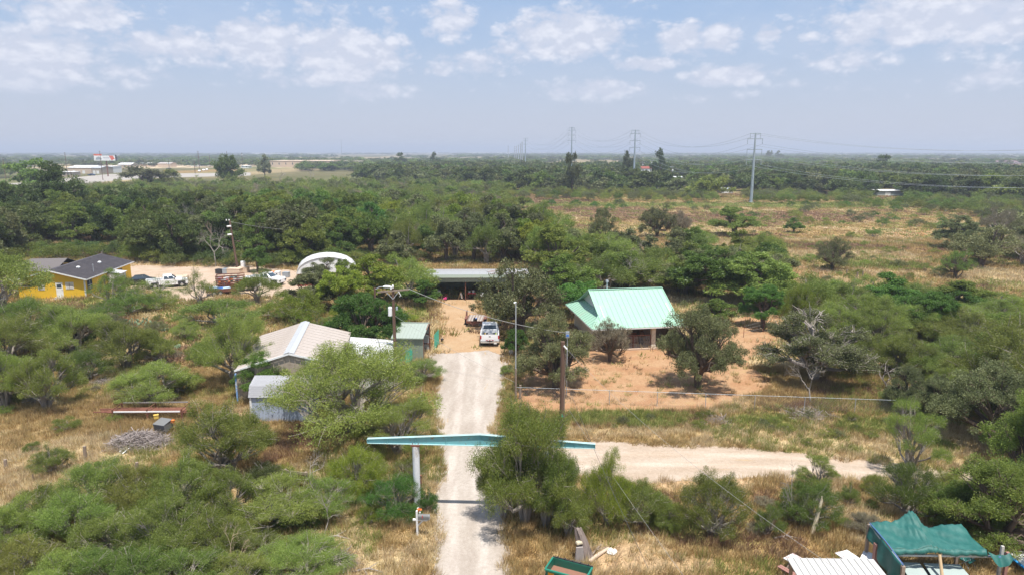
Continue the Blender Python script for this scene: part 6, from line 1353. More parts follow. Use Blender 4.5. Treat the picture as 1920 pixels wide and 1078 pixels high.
for i, (px, py, h, lab) in enumerate([(11,878,.62,'short weathered fence post at the left edge of the straw field'),(62,902,.5,'thin leaning fence stake near the left edge'),(257,880,.5,'short grey post right below the brush heap'),(160,1012,.8,'dark post half hidden in the bottom left thicket'),(560,1078,1.0,'grey post at the bottom edge left of the dry verge'),(160,860,.9,'thin dark snag post left of the brush heap'),
        (1587,515,.8,'leftmost of the three old posts in the straw meadow'),(1607,521,.9,'middle of the three old posts in the straw meadow'),(1617,521,1.1,'tallest, rightmost of the three old posts in the straw meadow'),(975,748,1.2,'dark timber post at the driveway end of the wire fence')]):
    g = ground(px, py); t_ = thing('fence_post', lab, 'fence post', (g.x, g.y, 0), random.random()); q = MB(); r_ = .11 if i != 1 else .04; q.tube([(0,0,-.05),(.02,.01,h*.5),(.03,0,h)], [r_, r_*.95, r_*.85], 8); q.build('shaft', M['wood'], t_)
def chainlink():
    a = ground(967, 752); b = ground(1795, 782); o = thing('wire_fence', 'long galvanized wire fence with a thin top rail along the near edge of the yard', 'fence', (a.x, a.y, 0), math.atan2(b.y-a.y, b.x-a.x)); L_ = (b-a).length; H_ = 1.2
    n = int(L_/3.62)
    for i in range(n+1): q = MB(); q.tube([(i*L_/n, 0, -.05), (i*L_/n, 0, H_)], .026, 6); q.build('post', M['zinc'], o)
    q = MB(); q.tube([(0,0,H_+.01), (L_,0,H_+.01)], .014, 6); q.build('top_rail', M['steel'], o)
    q = MB(); x = 0
    while x < L_-1.2: q.beam((x, .02, .03), (x+1.17, .02, H_), .003, .003); q.beam((x+1.17, -.02, .03), (x, -.02, H_), .003, .003); x += .22
    e = q.build('wire_mesh', M['zinc'], o); e['kind'] = 'stuff'
chainlink()
def yard_fence():
    pts = [(1394,628),(1431,618),(1458,640),(1375,612)]
    P0 = [ground(1394, 632), ground(1431, 622), ground(1460, 614)]; o = thing('stake_fence', 'thin steel stake fence at the right edge of the red dirt yard', 'fence', tuple(P0[0]))
    for p in P0: q = MB(); q.tube([(p.x-P0[0].x, p.y-P0[0].y, 0), (p.x-P0[0].x, p.y-P0[0].y, 1.35)], .03, 5); q.build('stake', M['rust'], o)
    for z in (.5, .9, 1.25): q = MB(); q.tube([(p.x-P0[0].x, p.y-P0[0].y, z) for p in P0], .008, 4); q.build('wire', M['wire'], o)
yard_fence()
# cactus clump
for (px, py, n, lab) in ((255, 612, 34, 'clump of prickly pear cactus beside the rust coloured grass'), (312, 622, 9, 'small prickly pear alone in the rust coloured grass'), (335, 655, 8, 'low prickly pear at the lower edge of the rust coloured grass')):
    g = ground(px, py); o = thing('prickly_pear', lab, 'cactus', (g.x, g.y, 0)); rg = random.Random(px); me = None
    q = MB(); q.tube([(0,0,0),(0,0,.04),(0,0,.16),(0,0,.28),(0,0,.36)], [.04,.09,.17,.14,.03], 10); q.v = [(x, y*.2, z) for x, y, z in q.v]; me = q.mesh('pad', M['cactus'])
    w_ = 3.0 if n > 20 else .8
    for i in range(n):
        c = link('pad', me, o, (rg.uniform(-w_/2, w_/2), rg.uniform(-w_/3, w_/3), rg.uniform(0, .75 if n > 20 else .3)), rg.random()*3.1); c.rotation_euler[0] = rg.uniform(-.5, .5)

# ================================================================ poles and cables
def line(name, label, a, b, sag, r=.016, m='wire', group=None, n=14):
    a, b = Vector(a), Vector(b); q = MB(); q.tube([a.lerp(b, i/n) - a - Vector((0, 0, sag*4*(i/n)*(1-i/n))) for i in range(n+1)], r, 4, False)
    o = q.build(name, M[m], None, a); return tag(o, label, 'cable', group)
gA = ground(742, 692); PA = (gA.x, gA.y)
o = thing('utility_pole', 'wooden utility pole with a grey crossarm and transformer left of the green shed', 'utility pole', (gA.x, gA.y, 0))
hA = height_at(742, 545, gA.y)
q = MB(); q.tube([(0,0,-.1),(0,0,hA+.25)], [.165,.125], 14); q.build('pole', M['post'], o)
q = MB(); q.beam((-1.4,-.14,hA-.12),(1.5,-.14,hA+.14), .11, .13); q.build('crossarm', M['wood'], o)
q = MB(); q.beam((-.62,-.17,hA-.08),(0,-.15,hA-.75), .03, .05); q.beam((.62,-.17,hA+.05),(0,-.15,hA-.75), .03, .05); q.build('brace', M['zinc'], o)
for x in (-.15, .02): q = MB(); q.lathe((x,-.14,hA+.12 if x < 0 else hA+.25), [(.05,0),(.09,.08),(.07,.16),(.1,.22),(.04,.32)], 10); q.build('insulator', M['white'], o)
q = MB(); q.tube([(.55,-.2,hA-.05),(.75,-.2,hA-.45),(.62,-.2,hA-.5)], .035, 6); q.build('fuse_cutout', M['white'], o)
zt = height_at(742, 583, gA.y)
q = MB(); q.lathe((-.32,-.02,zt-.45), [(.17,0),(.19,.05),(.19,.75),(.15,.85)], 14); q.build('transformer', M['white'], o)
q = MB(); q.box((.3,0,zt+.25), (.16,.16,.3)); q.build('junction_box', M['steel'], o)
gL = ground(707, 655); o = thing('street_lamp', 'thin dark pole with a pale cobra head lamp reaching right, behind the utility pole', 'street lamp', (gL.x, gL.y, 0)); hL = height_at(707, 540, gL.y)
q = MB(); q.tube([(0,0,-.1),(0,0,hL)], [.12,.1], 12); q.build('pole', M['post'], o); q = MB(); q.tube([(.05,0,hL-.15),(.5,0,hL+.1),(.95,0,hL+.12)], .03, 8); q.build('arm', M['zinc'], o); q = MB(); q.tube([(.85,0,hL+.12),(1.1,0,hL+.13),(1.5,0,hL+.12),(1.68,0,hL+.1)], [.07,.13,.13,.05], 12); q.build('lamp_head', M['white'], o)
gB = ground(1053, 806); hB = height_at(1053, 640, gB.y); o = thing('utility_pole', 'stout brown wooden pole right of the driveway with a pale cable clamp', 'utility pole', (gB.x, gB.y, 0))
q = MB(); q.tube([(0,0,-.1),(0,0,hB)], [.175,.15], 14); q.build('pole', M['post'], o); q = MB(); q.tube([(.05,-.2,hB-.25),(.28,-.25,hB-.5)], [.06,.05], 8); q.build('clamp', M['white'], o); q = MB(); q.tube([(.17,-.02,1.0),(.17,-.02,hB-.9)], .035, 6); q.build('conduit', M['wood'], o); q = MB(); q.box((.03,-.2,1.2), (.12,.06,.16)); q.build('tag_plate', M['teal'], o)
gT = ground(1062, 742); o = thing('meter_mast', 'thin mast with a small grey box seen just above the stout brown pole', 'mast', (gT.x, gT.y, 0)); hT = height_at(1062, 622, gT.y)
q = MB(); q.tube([(0,0,0),(0,0,hT)], .04, 8); q.build('mast', M['zinc'], o); q = MB(); q.box((0,-.08,hT-.2), (.3,.2,.5)); q.build('box', M['steel'], o); q = MB(); q.box((0,-.19,hT-.25), (.2,.02,.15)); q.build('plate', M['blue'], o)
gC = ground(967, 752); hC = height_at(967, 567, gC.y); o = thing('mast_pole', 'slim grey metal mast on a timber foot between the driveway and the red yard', 'pole', (gC.x, gC.y, 0))
q = MB(); q.tube([(0,0,-.1),(0,0,2.8)], [.09,.08], 10); q.build('timber_foot', M['wood'], o); q = MB(); q.tube([(0,0,2.8),(0,0,hC)], [.05,.045], 8); q.build('mast', M['zinc'], o); q = MB(); q.tube([(-.14,0,hC-.05),(.04,0,hC+.02)], [.09,.05], 8); q.build('lamp', M['zinc'], o)
gD = ground(446, 509); hD = height_at(437, 413, gD.y); o = thing('utility_pole', 'rusty brown leaning pole with two pale lamps at the back of the dusty lot', 'utility pole', (gD.x, gD.y, 0))
q = MB(); q.tube([(0,0,-.1),(-.35,0,hD*.5),(-.7,0,hD)], [.19,.17,.14], 12); q.build('pole', M['post'], o)
for z in (hD*.88, hD*.72): q = MB(); q.tube([(-.9-(.2 if z > 7 else .2),-.3,z),(-.45,-.3,z+.05)], [.13,.17], 10); q.build('lamp_head', M['white'], o)
for x in (-.75, -1.2): q = MB(); q.lathe((x,-.1,hD-.15), [(.05,0),(.1,.15),(.05,.3)], 8); q.build('insulator', M['white'], o)
A1 = Vector((gA.x+1.45, gA.y-.1, hA+.2)); B1 = Vector((gB.x, gB.y, hB-.3))
line('power_cable', 'slack grey cable from the crossarm pole to the thin mast above the brown pole', A1, (gT.x, gT.y, hT-.1), .55, .02)
line('power_cable', 'cable dropping from the clamp on the brown pole to the bottom right', (gB.x+.28, gB.y-.25, hB-.5), (13.6, 20, 4.6), .9, .007)
line('power_cable', 'cable crossing the dry grass diagonally to the bottom edge', (4.0, 45.5, 2.2), (6.9, 22.5, 3.9), .2, .007, 'wire')
line('power_cable', 'dark cable from the right end of the gate beam to the bottom edge', (gB.x+.1, gB.y-.15, 4.2), (5.2, 23.5, 4.4), .25, .012, 'wiredark')
line('power_cable', 'faint cable from the crossarm pole down past the green shed', (gA.x, gA.y, 5.2), (gC.x, gC.y, 1.6), .2, .010)
line('power_cable', 'cable leaving the leaning pole towards the dark wood', (gD.x-.5, gD.y, hD-.3), (gD.x+12, gD.y+14, 5.5), .6, .02)
# ================================================================ transmission line
def tower(px, base, Y, top, arms, label, n=10, colr='towersteel', r0=.62):
    p = at_depth(px, base, Y); H = height_at(px, top, Y); x = p.x
    o = thing('transmission_pole', label, 'transmission tower', (x, Y, 0)); q = MB(); q.tube([(0,0,-.2),(0,0,H)], [r0, r0*.45], n); q.build('shaft', M[colr], o)
    res = []
    for (py, hw) in arms:
        z = height_at(px, py, Y); w_ = hw*Y/FOC; q = MB(); q.beam((-w_,0,z),(w_,0,z), .28, .26); q.build('crossarm', M[colr], o)
        if hw > 8 or Y < 600:
            for s in (-1, 1): q = MB(); q.tube([(s*w_*.97,0,z-.1),(s*w_*.97,0,z-2.0)], .10, 5); q.build('insulator', M[colr], o)
        res.append((x-w_, x+w_, z))
    q = MB(); q.tube([(0,0,-.1),(0,0,.5)], [r0*1.5]*2, 10); q.build('footing', M['concrete'], o)
    return x, Y, res
tA = tower(1408, 381, 270, 250, [(251,9.5),(261,14),(281,14),(300,14)], 'nearest, tallest looking steel transmission pole rising from the far edge of the meadow')
tB = tower(1188, 345, 390, 244, [(245,7),(251,9.7),(264,9.7),(277,9.7)], 'second steel transmission pole, in front of the village trees', r0=.7)
tC = tower(1071, 330, 540, 239, [(240,5),(245,7),(254,7),(264,7)], 'third steel transmission pole, left of the two large ones', r0=.8)
tD = tower(985, 315, 760, 259.5, [(260,5),(264,5),(271,5)], 'small distant transmission pole with three crossarms beside the row of plain poles', r0=.8)
for i, (px, tp, Y) in enumerate([(979,266,900),(976,270,1000),(972,272,1120),(968,274,1250),(965,275,1400),(953,274,1500)]):
    tower(px, 312, Y, tp, [(tp+1,1.5)], 'plain pale pole in the distant row left of the small transmission pole', 6, 'zinc', .9)['x'] if False else None
    p = at_depth(px, 310, Y); o = thing('distant_pole', 'plain pale pole in the distant row left of the small transmission pole', 'transmission tower', (p.x, Y, 0), 0, 'plain pale poles in the distant row')
    q = MB(); q.tube([(0,0,0),(0,0,height_at(px, tp, Y))], [.75,.5], 6); q.build('shaft', M['zinc'], o); q = MB(); q.beam((-1.5,0,height_at(px, tp, Y)-1),(1.5,0,height_at(px, tp, Y)-1), .3, .3); q.build('crossarm', M['zinc'], o)
p = at_depth(641, 290, 2600); o = thing('radio_mast', 'thin grey radio mast on the horizon left of the centre', 'mast', (p.x, 2600, 0)); q = MB(); q.tube([(0,0,0),(0,0,62)], [1.0,.7], 5); q.build('shaft', M['steel'], o); q = MB(); q.tube([(0,0,56),(0,0,61)], 1.6, 6); q.build('antenna', M['steel'], o)
spans = [(tA, tB, 7), (tB, tC, 8), (tC, tD, 10)]
for a, b, sg in spans:
    for k in range(min(len(a[2]), len(b[2]))):
        for s in (0, 1):
            A, B = a[2][k], b[2][k]; dz = 0 if k == 0 else 2.0
            line('transmission_wire', 'thin wire strung between the steel transmission poles', (A[s], a[1], A[2]-dz), (B[s], b[1], B[2]-dz), sg, .045, 'steel', 'wires between the transmission poles', 16)
for k in range(4):
    for s in (0, 1):
        A = tA[2][k]; dz = 0 if k == 0 else 2.0
        line('transmission_wire', 'thin wire sagging from the nearest steel transmission pole to the right edge', (A[s], 270, A[2]-dz), (A[s]+125, 185, A[2]-dz+1), 7, .035, 'steel', 'wires running right from the nearest transmission pole', 20)
# ================================================================ distant buildings
def shedlike(name, label, px0, px1, ybase, ytop, dep, wall, roofm, roof='gable', rise=.25, cat='building', rz=0, doors=0, wins=0, group=None):
    a, b = ground(px0, ybase), ground(px1, ybase); W_ = (b-a).length; H = height_at((px0+px1)/2, ytop, a.y)
    o = thing(name, label, cat, (a.x, a.y, 0), rz, group); he = H*(1-rise) if roof else H
    q = MB(); q.bx(0, W_, 0, dep, 0, he); 
    if roof == 'gable':
        for x in (0.0, W_): q.slab([(x, 0, he), (x, dep, he), (x, dep/2, H-.05)], .05, Vector((1 if x else -1, 0, 0)))
    q.build('wall', M[wall], o); q = MB()
    if roof == 'gable':
        q.slab([(-.3, -.3, he-.05), (W_+.3, -.3, he-.05), (W_+.3, dep/2, H), (-.3, dep/2, H)], .12); q.slab([(-.3, dep/2, H), (W_+.3, dep/2, H), (W_+.3, dep+.3, he-.05), (-.3, dep+.3, he-.05)], .12)
    else: q.slab([(-.3, -.4, he+.05), (W_+.3, -.4, he+.05), (W_+.3, dep+.3, he+.3), (-.3, dep+.3, he+.3)], .15)
    q.build('roof', M[roofm], o)
    for i in range(doors): x = W_*(i+.6)/(doors+.4); q = MB(); q.bx(x-1.2, x+1.2, -.06, -.01, 0, min(2.8, he*.8)); q.build('door', M['white'], o)
    for i in range(wins): x = W_*(i+.5)/wins; q = MB(); q.bx(x-.6, x+.6, -.06, -.01, he*.4, he*.72); w_ = q.build('window', M['glass'], o)
    return o
shedlike('warehouse', 'long tan warehouse below the billboard at the far road', 128, 172, 326, 311, 26, 'tanfar', 'white', doors=2)
shedlike('warehouse', 'grey brown end building right of the long tan warehouse', 173, 189, 326.5, 312, 20, 'tanwall', 'ridge', doors=2)
shedlike('white_building', 'plain white box building under the billboard', 190, 213, 325, 312, 14, 'white', 'white', 'flat', .05, doors=1)
shedlike('roadside_stand', 'low building with a white flat roof left of the long tan warehouse', 113, 137, 332, 322, 10, 'tanwall', 'white', 'flat', .1, wins=4)
shedlike('far_shop', 'tan shop with small dark windows right of the billboard', 221, 246, 318, 306, 16, 'tanfar', 'white', wins=3)
shedlike('far_shop', 'tan roofed shop behind the coloured stalls by the far road', 296, 320, 314, 305, 16, 'tanfar', 'tanroof')
shedlike('far_shop', 'pale shop with an awning left of the blue stall', 263, 282, 313, 305, 14, 'tanfar', 'white')
shedlike('market_stall', 'blue roofed stall at the far road', 279, 285, 311, 305, 5, 'blue', 'blue', 'flat', .1, 'stall')
shedlike('market_stall', 'red roofed stall beside the blue one', 288, 293, 311, 307, 5, 'redpl', 'redpl', 'flat', .1, 'stall')
shedlike('white_tank_building', 'white rounded hut beyond the far road', 358, 370, 313, 306, 10, 'white', 'white', 'flat', .1)
shedlike('long_white_roof', 'long low white roof right of the white hut', 373, 395, 312, 307, 10, 'white', 'white', 'flat', .1)
shedlike('mobile_home', 'white mobile home behind the big dark tree by the far road', 452, 466, 316, 311, 10, 'white', 'white', 'flat', .1, wins=2)
shedlike('warehouse', 'very long cream warehouse left of centre, beyond the wood', 505, 618, 314, 301, 60, 'tanfar', 'tanfar', 'flat', .1, wins=9)
shedlike('warehouse', 'cream warehouse right of the very long one', 636, 678, 312, 302, 40, 'tanfar', 'tanwall', 'flat', .1, wins=4)
shedlike('warehouse', 'small pale building at the right end of the cream warehouses', 690, 700, 313, 308, 20, 'tanfar', 'white', 'flat', .1)
shedlike('far_house', 'white house with a dark red roof among the village trees', 1202, 1223, 324, 312.5, 10, 'white', 'redbrick', 'gable', .35, 'house', wins=3)
shedlike('far_barn', 'long dark open barn with a pale roof in the village', 1266, 1297, 342, 332, 12, 'darkwood', 'white', 'flat', .12, 'barn', doors=0)
shedlike('far_shed', 'small grey metal shed left of the long dark barn', 1248, 1261, 341, 333, 6, 'zinc', 'zinc', 'flat', .1, 'shed')
shedlike('far_shed', 'low grey and rust shed at the near edge of the village trees', 1352, 1375, 363, 354, 7, 'zincrust', 'zinc', 'flat', .12, 'shed', doors=1)
shedlike('far_shed', 'tiny grey roofed hut below the village', 1222, 1234, 358, 351, 5, 'ridge', 'ridge', 'gable', .4, 'shed')
shedlike('white_trailer', 'long white trailer at the near edge of the dark tree belt on the right', 1642, 1694, 368, 357, 5, 'sheetgrey', 'white', 'flat', .1, 'trailer', wins=0, doors=1)
shedlike('far_house', 'wide house with a mauve hip roof on the far right plain', 1866, 1914, 311, 302, 22, 'tanfar', 'purple', 'gable', .6, 'house', wins=3)
shedlike('far_house', 'white roofed house left of the mauve roofed one', 1830, 1848, 306, 301, 16, 'tanfar', 'white', 'gable', .4, 'house')
shedlike('far_house', 'grey house with a long roof on the far right plain', 1778, 1797, 306, 300.5, 16, 'tanwall', 'ridge', 'gable', .5, 'house')
shedlike('far_house', 'low brown roofed house on the far right plain', 1728, 1746, 305, 301, 16, 'tanwall', 'redbrick', 'gable', .5, 'house')
shedlike('far_house', 'white farmhouse between dark trees on the far right plain', 1586, 1606, 304, 299, 14, 'white', 'white', 'gable', .4, 'house')
shedlike('far_house', 'white house partly hidden behind the dark dome tree', 1700, 1716, 312, 307, 14, 'white', 'ridge', 'gable', .4, 'house')
shedlike('far_house', 'blue tarped roof among the village trees', 1325, 1334, 328, 323, 8, 'wood', 'blue', 'flat', .2, 'house')
for i, (x0, x1, yb, yt) in enumerate([(880,915,289,286.2),(930,960,289.2,286.6),(1010,1050,288.6,286.4),(470,520,289.5,287),(800,830,288.6,286.6),(1120,1150,288.6,286.3),(1290,1306,288,285.2),(1690,1712,287.6,285),(1560,1590,288,285.6),(560,600,288.8,287)]):
    shedlike('horizon_warehouse', 'pale low warehouse glinting near the horizon', x0, x1, yb, yt, 80, 'white', 'white', 'flat', .1, group='pale warehouses near the horizon')
# billboard
p = at_depth(198, 310, 560); zt, zb_ = height_at(198, 292.5, 560), height_at(198, 301.5, 560); o = thing('billboard', 'white roadside billboard with a dark vehicle picture and a red diagonal band', 'billboard', (p.x, 560, 0)); w_ = 40*560/FOC/2*.98
q = MB(); q.bx(-w_, w_, -.3, .3, zb_, zt); bo = q.build('board', M['white'], o)
q = MB(); q.bx(-w_, -w_+6.4*w_/9, -.3, .3, zt+.02, zt+1.3); q.build('top_extension', pm('coral_red', (.65,.14,.09), .6, var=.05), bo)
q = MB(); q.slab([(w_*.42,-.33,zt-.05),(w_*.78,-.33,zt-.05),(w_*.95,-.33,zb_+1.2),(w_*.62,-.33,zb_+.1)], .02, Vector((0,-1,0))); q.build('red_band', MATS['coral_red'], bo)
q = MB(); q.slab([(-w_*.88,-.33,zb_+.5),(-w_*.3,-.33,zb_+.5),(-w_*.28,-.33,zb_+1.8),(-w_*.55,-.33,zt-.7),(-w_*.8,-.33,zb_+2.2)], .02, Vector((0,-1,0))); q.build('vehicle_picture', M['steel'], bo)
q = MB(); [q.bx(-w_*.1+k*.85, -w_*.1+k*.85+.5, -.35, -.33, zb_+1.9, zb_+2.7) for k in range(6)]; [q.bx(-w_*.08+k*.6, -w_*.08+k*.6+.35, -.35, -.33, zb_+1.1, zb_+1.35) for k in range(8)]; q.build('print', pm('grey_print', (.35,.35,.42), .6, var=0), bo)
q = MB(); q.tube([(.8,.4,0),(.8,.4,zb_)], .5, 10); q.build('column', M['rust'], o); q = MB(); q.beam((-w_,-.6,zb_-.25),(w_,-.6,zb_-.25), .7, .15); q.build('catwalk', M['ridge'], o); q = MB(); q.bx(w_+.05, w_+.7, -.5, .5, zb_-.3, zt+.6); q.build('side_frame', M['blackpl'], o)
# far utility poles
for i, (px, tp, base, armw, lamp, lab) in enumerate([(12,297,345,3.2,0,'utility pole at the left edge by the far road'),(81,293,330,2,0,'utility pole with a small flag behind the roadside stand'),(127,286,332,2,0,'dark pole with coloured pennants at the left end of the tan warehouse'),(193,283.5,338,2.5,0,'tall dark pole in front of the billboard'),
      (135,322,341,0,0,'short plain pole before the far road'),(319,299.5,334,5,1,'utility pole with twin white drums in the middle of the far road'),(366,299.5,326,4,0,'utility pole with a double crossarm beyond the far road'),(374,283.5,318,3,0,'tallest dark pole right of the double crossarm one'),(394,290,314,3,0,'utility pole with a crossarm right of the tallest dark one'),(414,288,300,0,0,'slim pole left of the big dark tree'),(426,284,300,0,0,'slim pole above the big dark tree'),(455,287,312,0,1,'slim pole with a white drum right of the big dark tree'),
      (244,298,312,2,0,'slim pole right of the tan shop'),(1206,304,322,3.5,1,'village pole with pale crossarm, leftmost'),(1222,301,318,3.5,1,'village pole with pale crossarm beside the white house'),(1258,311.5,343,4.5,1,'village pole with pale crossarm left of the long dark barn'),(1337,300,325,0,0,'slim dark pole among the village trees'),(1487,318,340,3,1,'pole with white drums in the dark belt right of the nearest transmission pole')]):
    g = ground(px, base); h = height_at(px, tp, g.y); o = thing('distant_utility_pole', lab, 'utility pole', (g.x, g.y, 0)); r_ = max(.16, g.y*.00042)
    q = MB(); q.tube([(0,0,0),(0,0,h)], [r_*1.2,r_*.8], 6); q.build('pole', M['post'] if px < 1000 else M['darkwood'], o)
    if armw: q = MB(); wd = armw*g.y/FOC; q.beam((-wd,-.2,h-.5),(wd,-.2,h-.5), .22, max(.2, g.y*.0005)); q.build('crossarm', M['zinc'], o)
    if lamp:
        for s in (-1, 1): q = MB(); q.lathe((s*.7,-.2,h-3.6), [(.4,0),(.45,.2),(.45,1.3),(.35,1.5)], 8); q.build('transformer', M['white'], o)
g = ground(172, 330); car('dark blue car on the far road below the tan warehouse', (g.x, g.y, 0), R(-88), pm('blue_black_paint', (.02,.05,.12), .25), 'far_car', 1.25)
g = ground(317, 318); car('small dark car beyond the orange sign at the far road', (g.x, g.y, 0), R(-60), M['cardark'], 'far_car', 1.3)
for i, (px, py) in enumerate([(374, 323),(382, 321),(388,320)]): g = ground(px, py); car('pale car in the row parked beyond the far road', (g.x, g.y, 0), R(20), M['carwhite'], 'far_car', 1.3)['group'] = 'pale cars parked beyond the far road'
g = ground(311, 326); o = thing('orange_sign', 'bright orange board beside the far road', 'sign', (g.x, g.y, 0)); q = MB(); q.bx(-1.6, 1.6, -.1, .1, .6, 3.2); q.build('board', M['amber'], o); q = MB(); q.bx(-1.3, -1.1, 0.12, .2, 0, 3.0); q.bx(1.1, 1.3, .12, .2, 0, 3.0); q.build('leg', M['steel'], o)

# ================================================================ dead trees and snags
bare(585, 925, 95, 842, 'white leafless tree with crooked twigs in front of the old tin fence', 5, 5, m=greybark)
bare(498, 915, 60, 855, 'small leafless grey tree at the left end of the tin fence', 8, 4)
bare(610, 1000, 70, 915, 'bleached branching snag in the tangle left of the dense round bush', 12, 4, lean=.3)
bare(1520, 756, 95, 672, 'thin white leafless tree with leaning trunk at the wire fence', 9, 5, m=palebark)
bare(1662, 728, 70, 672, 'pale leafless sapling at the edge of the right thicket', 15, 4)
bare(430, 1085, 70, 985, 'fan of tan dead twigs at the bottom, right of the thicket', 21, 5, m=pm('tan_twig', (.42,.32,.21), .9))
bare(240, 1062, 45, 1010, 'white dead fork inside the bottom left thicket', 22, 3)
bare(350, 475, 60, 378, 'grey leafless tree standing out of the dark wood', 30, 6)
bare(405, 500, 60, 425, 'grey leafless tree beside the leaning pole with lamps', 31, 6)
bare(385, 470, 46, 405, 'thin grey leafless tree right of the first in the dark wood', 32, 5)
bare(1180, 545, 60, 470, 'white branched leafless tree behind the green roofed house', 33, 5, m=greybark)
bare(1115, 548, 40, 500, 'small bleached tree left of the vent pipe behind the green roof', 34, 5, m=greybark)
bare(1210, 490, 40, 450, 'bleached leaning limb at the near edge of the meadow', 35, 4, lean=.4)
bare(1560, 505, 62, 452, 'dark twisting bare limbs of the gnarled open tree', 36, 4, m=bark, lean=.3)
bare(1793, 524, 42, 478, 'twisted dead stump with a bent arm in the right meadow', 37, 3, m=bark, lean=.5)
bare(957, 368, 16, 345, 'tiny white leafless tree at the left corner of the meadow', 38, 4, m=greybark)
bare(905, 345, 28, 322, 'pinkish leafless tree in the far brush', 39, 5); bare(853, 345, 32, 318, 'pale leafless trees group in the far brush, left one', 40, 5); bare(880, 345, 20, 324, 'pale leafless tree in the middle of the far brush', 41, 5)
bare(525, 338, 26, 318, 'grey leafless tree before the long cream warehouse, left', 42, 5); bare(583, 338, 20, 316, 'grey leafless tree before the long cream warehouse, right', 43, 5)
bare(915, 410, 34, 383, 'silver leafless tree at the left edge of the meadow', 44, 5)
bare(1490, 985, 60, 860, 'thin bare sapling leaning left of the snag bush', 46, 4, lean=-.4)
a, b = ground(1522, 1002), ground(1535, 975); o = thing('broken_snag', 'pale broken trunk leaning against the dark bush', 'snag', (a.x, a.y, 0)); q = MB(); q.tube([(0,0,0),(.25,.1,1.0),(.42,.15,1.9),(.40,.12,2.15)], [.11,.10,.07,.02], 8); q.build('trunk', M['rock'], o)
for (px, py, lab) in ((630,1010,'grey cut limb among the twigs by the dry verge'),(1475,1010,'thin dry limb on the grass below the snag bush'),(690,1072,'bleached forked limb at the bottom of the dry verge')):
    g = ground(px, py); o = thing('fallen_branch', lab, 'branch', (g.x, g.y, 0)); rg = random.Random(px); q = MB(); q.tube([(-.7,0,.05),(0,.1,.14),(.8,-.1,.06)], [.05,.045,.015], 6); q.tube([(0,.1,.14),(.4,.5,.2)], [.03,.01], 5); q.tube([(-.2,.05,.12),(.1,-.45,.1)], [.03,.01], 5); q.build('limb', greybark, o)
# landmark trees of the distance
for (px, base, w_, tp, k, lf, lab) in [(430,352,52,292,'dark','broad','big dark round tree standing alone by the far road'),(272,356,80,313,'broad','oak','wide dark dome tree in front of the far road'),(318,352,46,318,'broad','shrub','light green tree at the right of the wide dark dome'),(497,334,26,291,'broad','oak','ragged tall tree left of the long cream warehouse'),(112,430,110,308,'dark','dark','very tall dark tree with open crown at the left, over the far road'),(35,440,90,345,'dark','dark','dark crown at the left edge above the yellow house wood'),(60,380,90,300,'broad','broad','green tree mass left of the roadside stand'),
   (1072,372,32,288,'dark','oak','tall round olive tree rising above the belt beyond the meadow'),(1236,345,36,281,'dark','dark','tallest dark tree above the village'),(1175,345,22,285,'dark','dark','dark narrow tree left of the second transmission pole'),(1652,340,52,292,'dark','dark','big dark dome tree above the right part of the belt'),(1460,300,16,283,'dark','dark','small dark dome tree on the horizon, right one'),(1441,300,14,283,'dark','dark','small dark dome tree on the horizon, left one'),(751,315,24,287,'dark','dark','round dark tree breaking the horizon left of centre'),(816,318,22,286,'dark','dark','round dark tree breaking the horizon, next one to the right'),(1715,345,40,305,'dark','dark','dark tree right of the big dome tree in the belt'),(1800,345,50,308,'dark','dark','dark spreading tree in front of the far right fields'),(1270,368,50,335,'broad','oak','bushy tree below the long dark barn'),(1330,372,80,330,'dark','broad','broad green tree right of the long dark barn')]:
    pl(k, px, base, w_, tp, lab, leaf=lf, lod=2 if base < 400 else 1)
# ================================================================ woods, brush and grass
def inpoly(px, py, poly):
    c = False
    for i in range(len(poly)):
        ax, ay = poly[i]; bx, by = poly[i-1]
        if (ay > py) != (by > py) and px < (bx-ax)*(py-ay)/(by-ay)+ax: c = not c
    return c
def scatter(poly, spacing, rnd, jitter=.45, growth=0.0):
    W_ = [ground(*p) for p in poly]; y0 = min(v.y for v in W_); y1 = max(v.y for v in W_)
    x0 = min(v.x for v in W_); x1 = max(v.x for v in W_); res = []; y = y0
    while y < y1:
        s = spacing*(1+growth*(y-y0)/max(y0, 1)); x = x0 + rnd.random()*s
        while x < x1:
            qx = x+(rnd.random()-.5)*2*jitter*s; qy = y+(rnd.random()-.5)*2*jitter*s
            px, py = project(qx, qy)
            if -60 < px < 1980 and inpoly(px, py, poly): res.append((qx, qy))
            x += s
        y += s*.87
    return res
LOT = [(190,497),(255,490),(600,498),(640,540),(560,566),(350,572),(190,555)]
HWY = [(-80,372),(60,366),(205,345),(330,338),(440,335),(440,321),(200,322),(60,328),(-80,345)]
HOUSE_Y = [(20,470),(255,455),(262,505),(235,560),(100,575),(20,545)]
BARN = [(770,495),(1000,495),(1000,565),(770,565)]
CLEAR = [LOT, HWY, HOUSE_Y, BARN, [(1190,322),(1240,322),(1245,352),(1195,352)], [(1240,338),(1310,338),(1300,362),(1240,362)], [(1345,358),(1385,358),(1390,382),(1340,382)], [(1636,362),(1700,362),(1700,386),(1636,386)], [(1690,300),(1980,300),(1980,318),(1690,316)], [(490,309),(710,309),(710,334),(490,338)], [(0,316),(480,308),(480,326),(0,330)], [(1480,455),(1700,455),(1700,520),(1480,520)]]
CL_W = [[tuple(ground(*p)[:2]) for p in c] for c in CLEAR]
rw = random.Random(5)
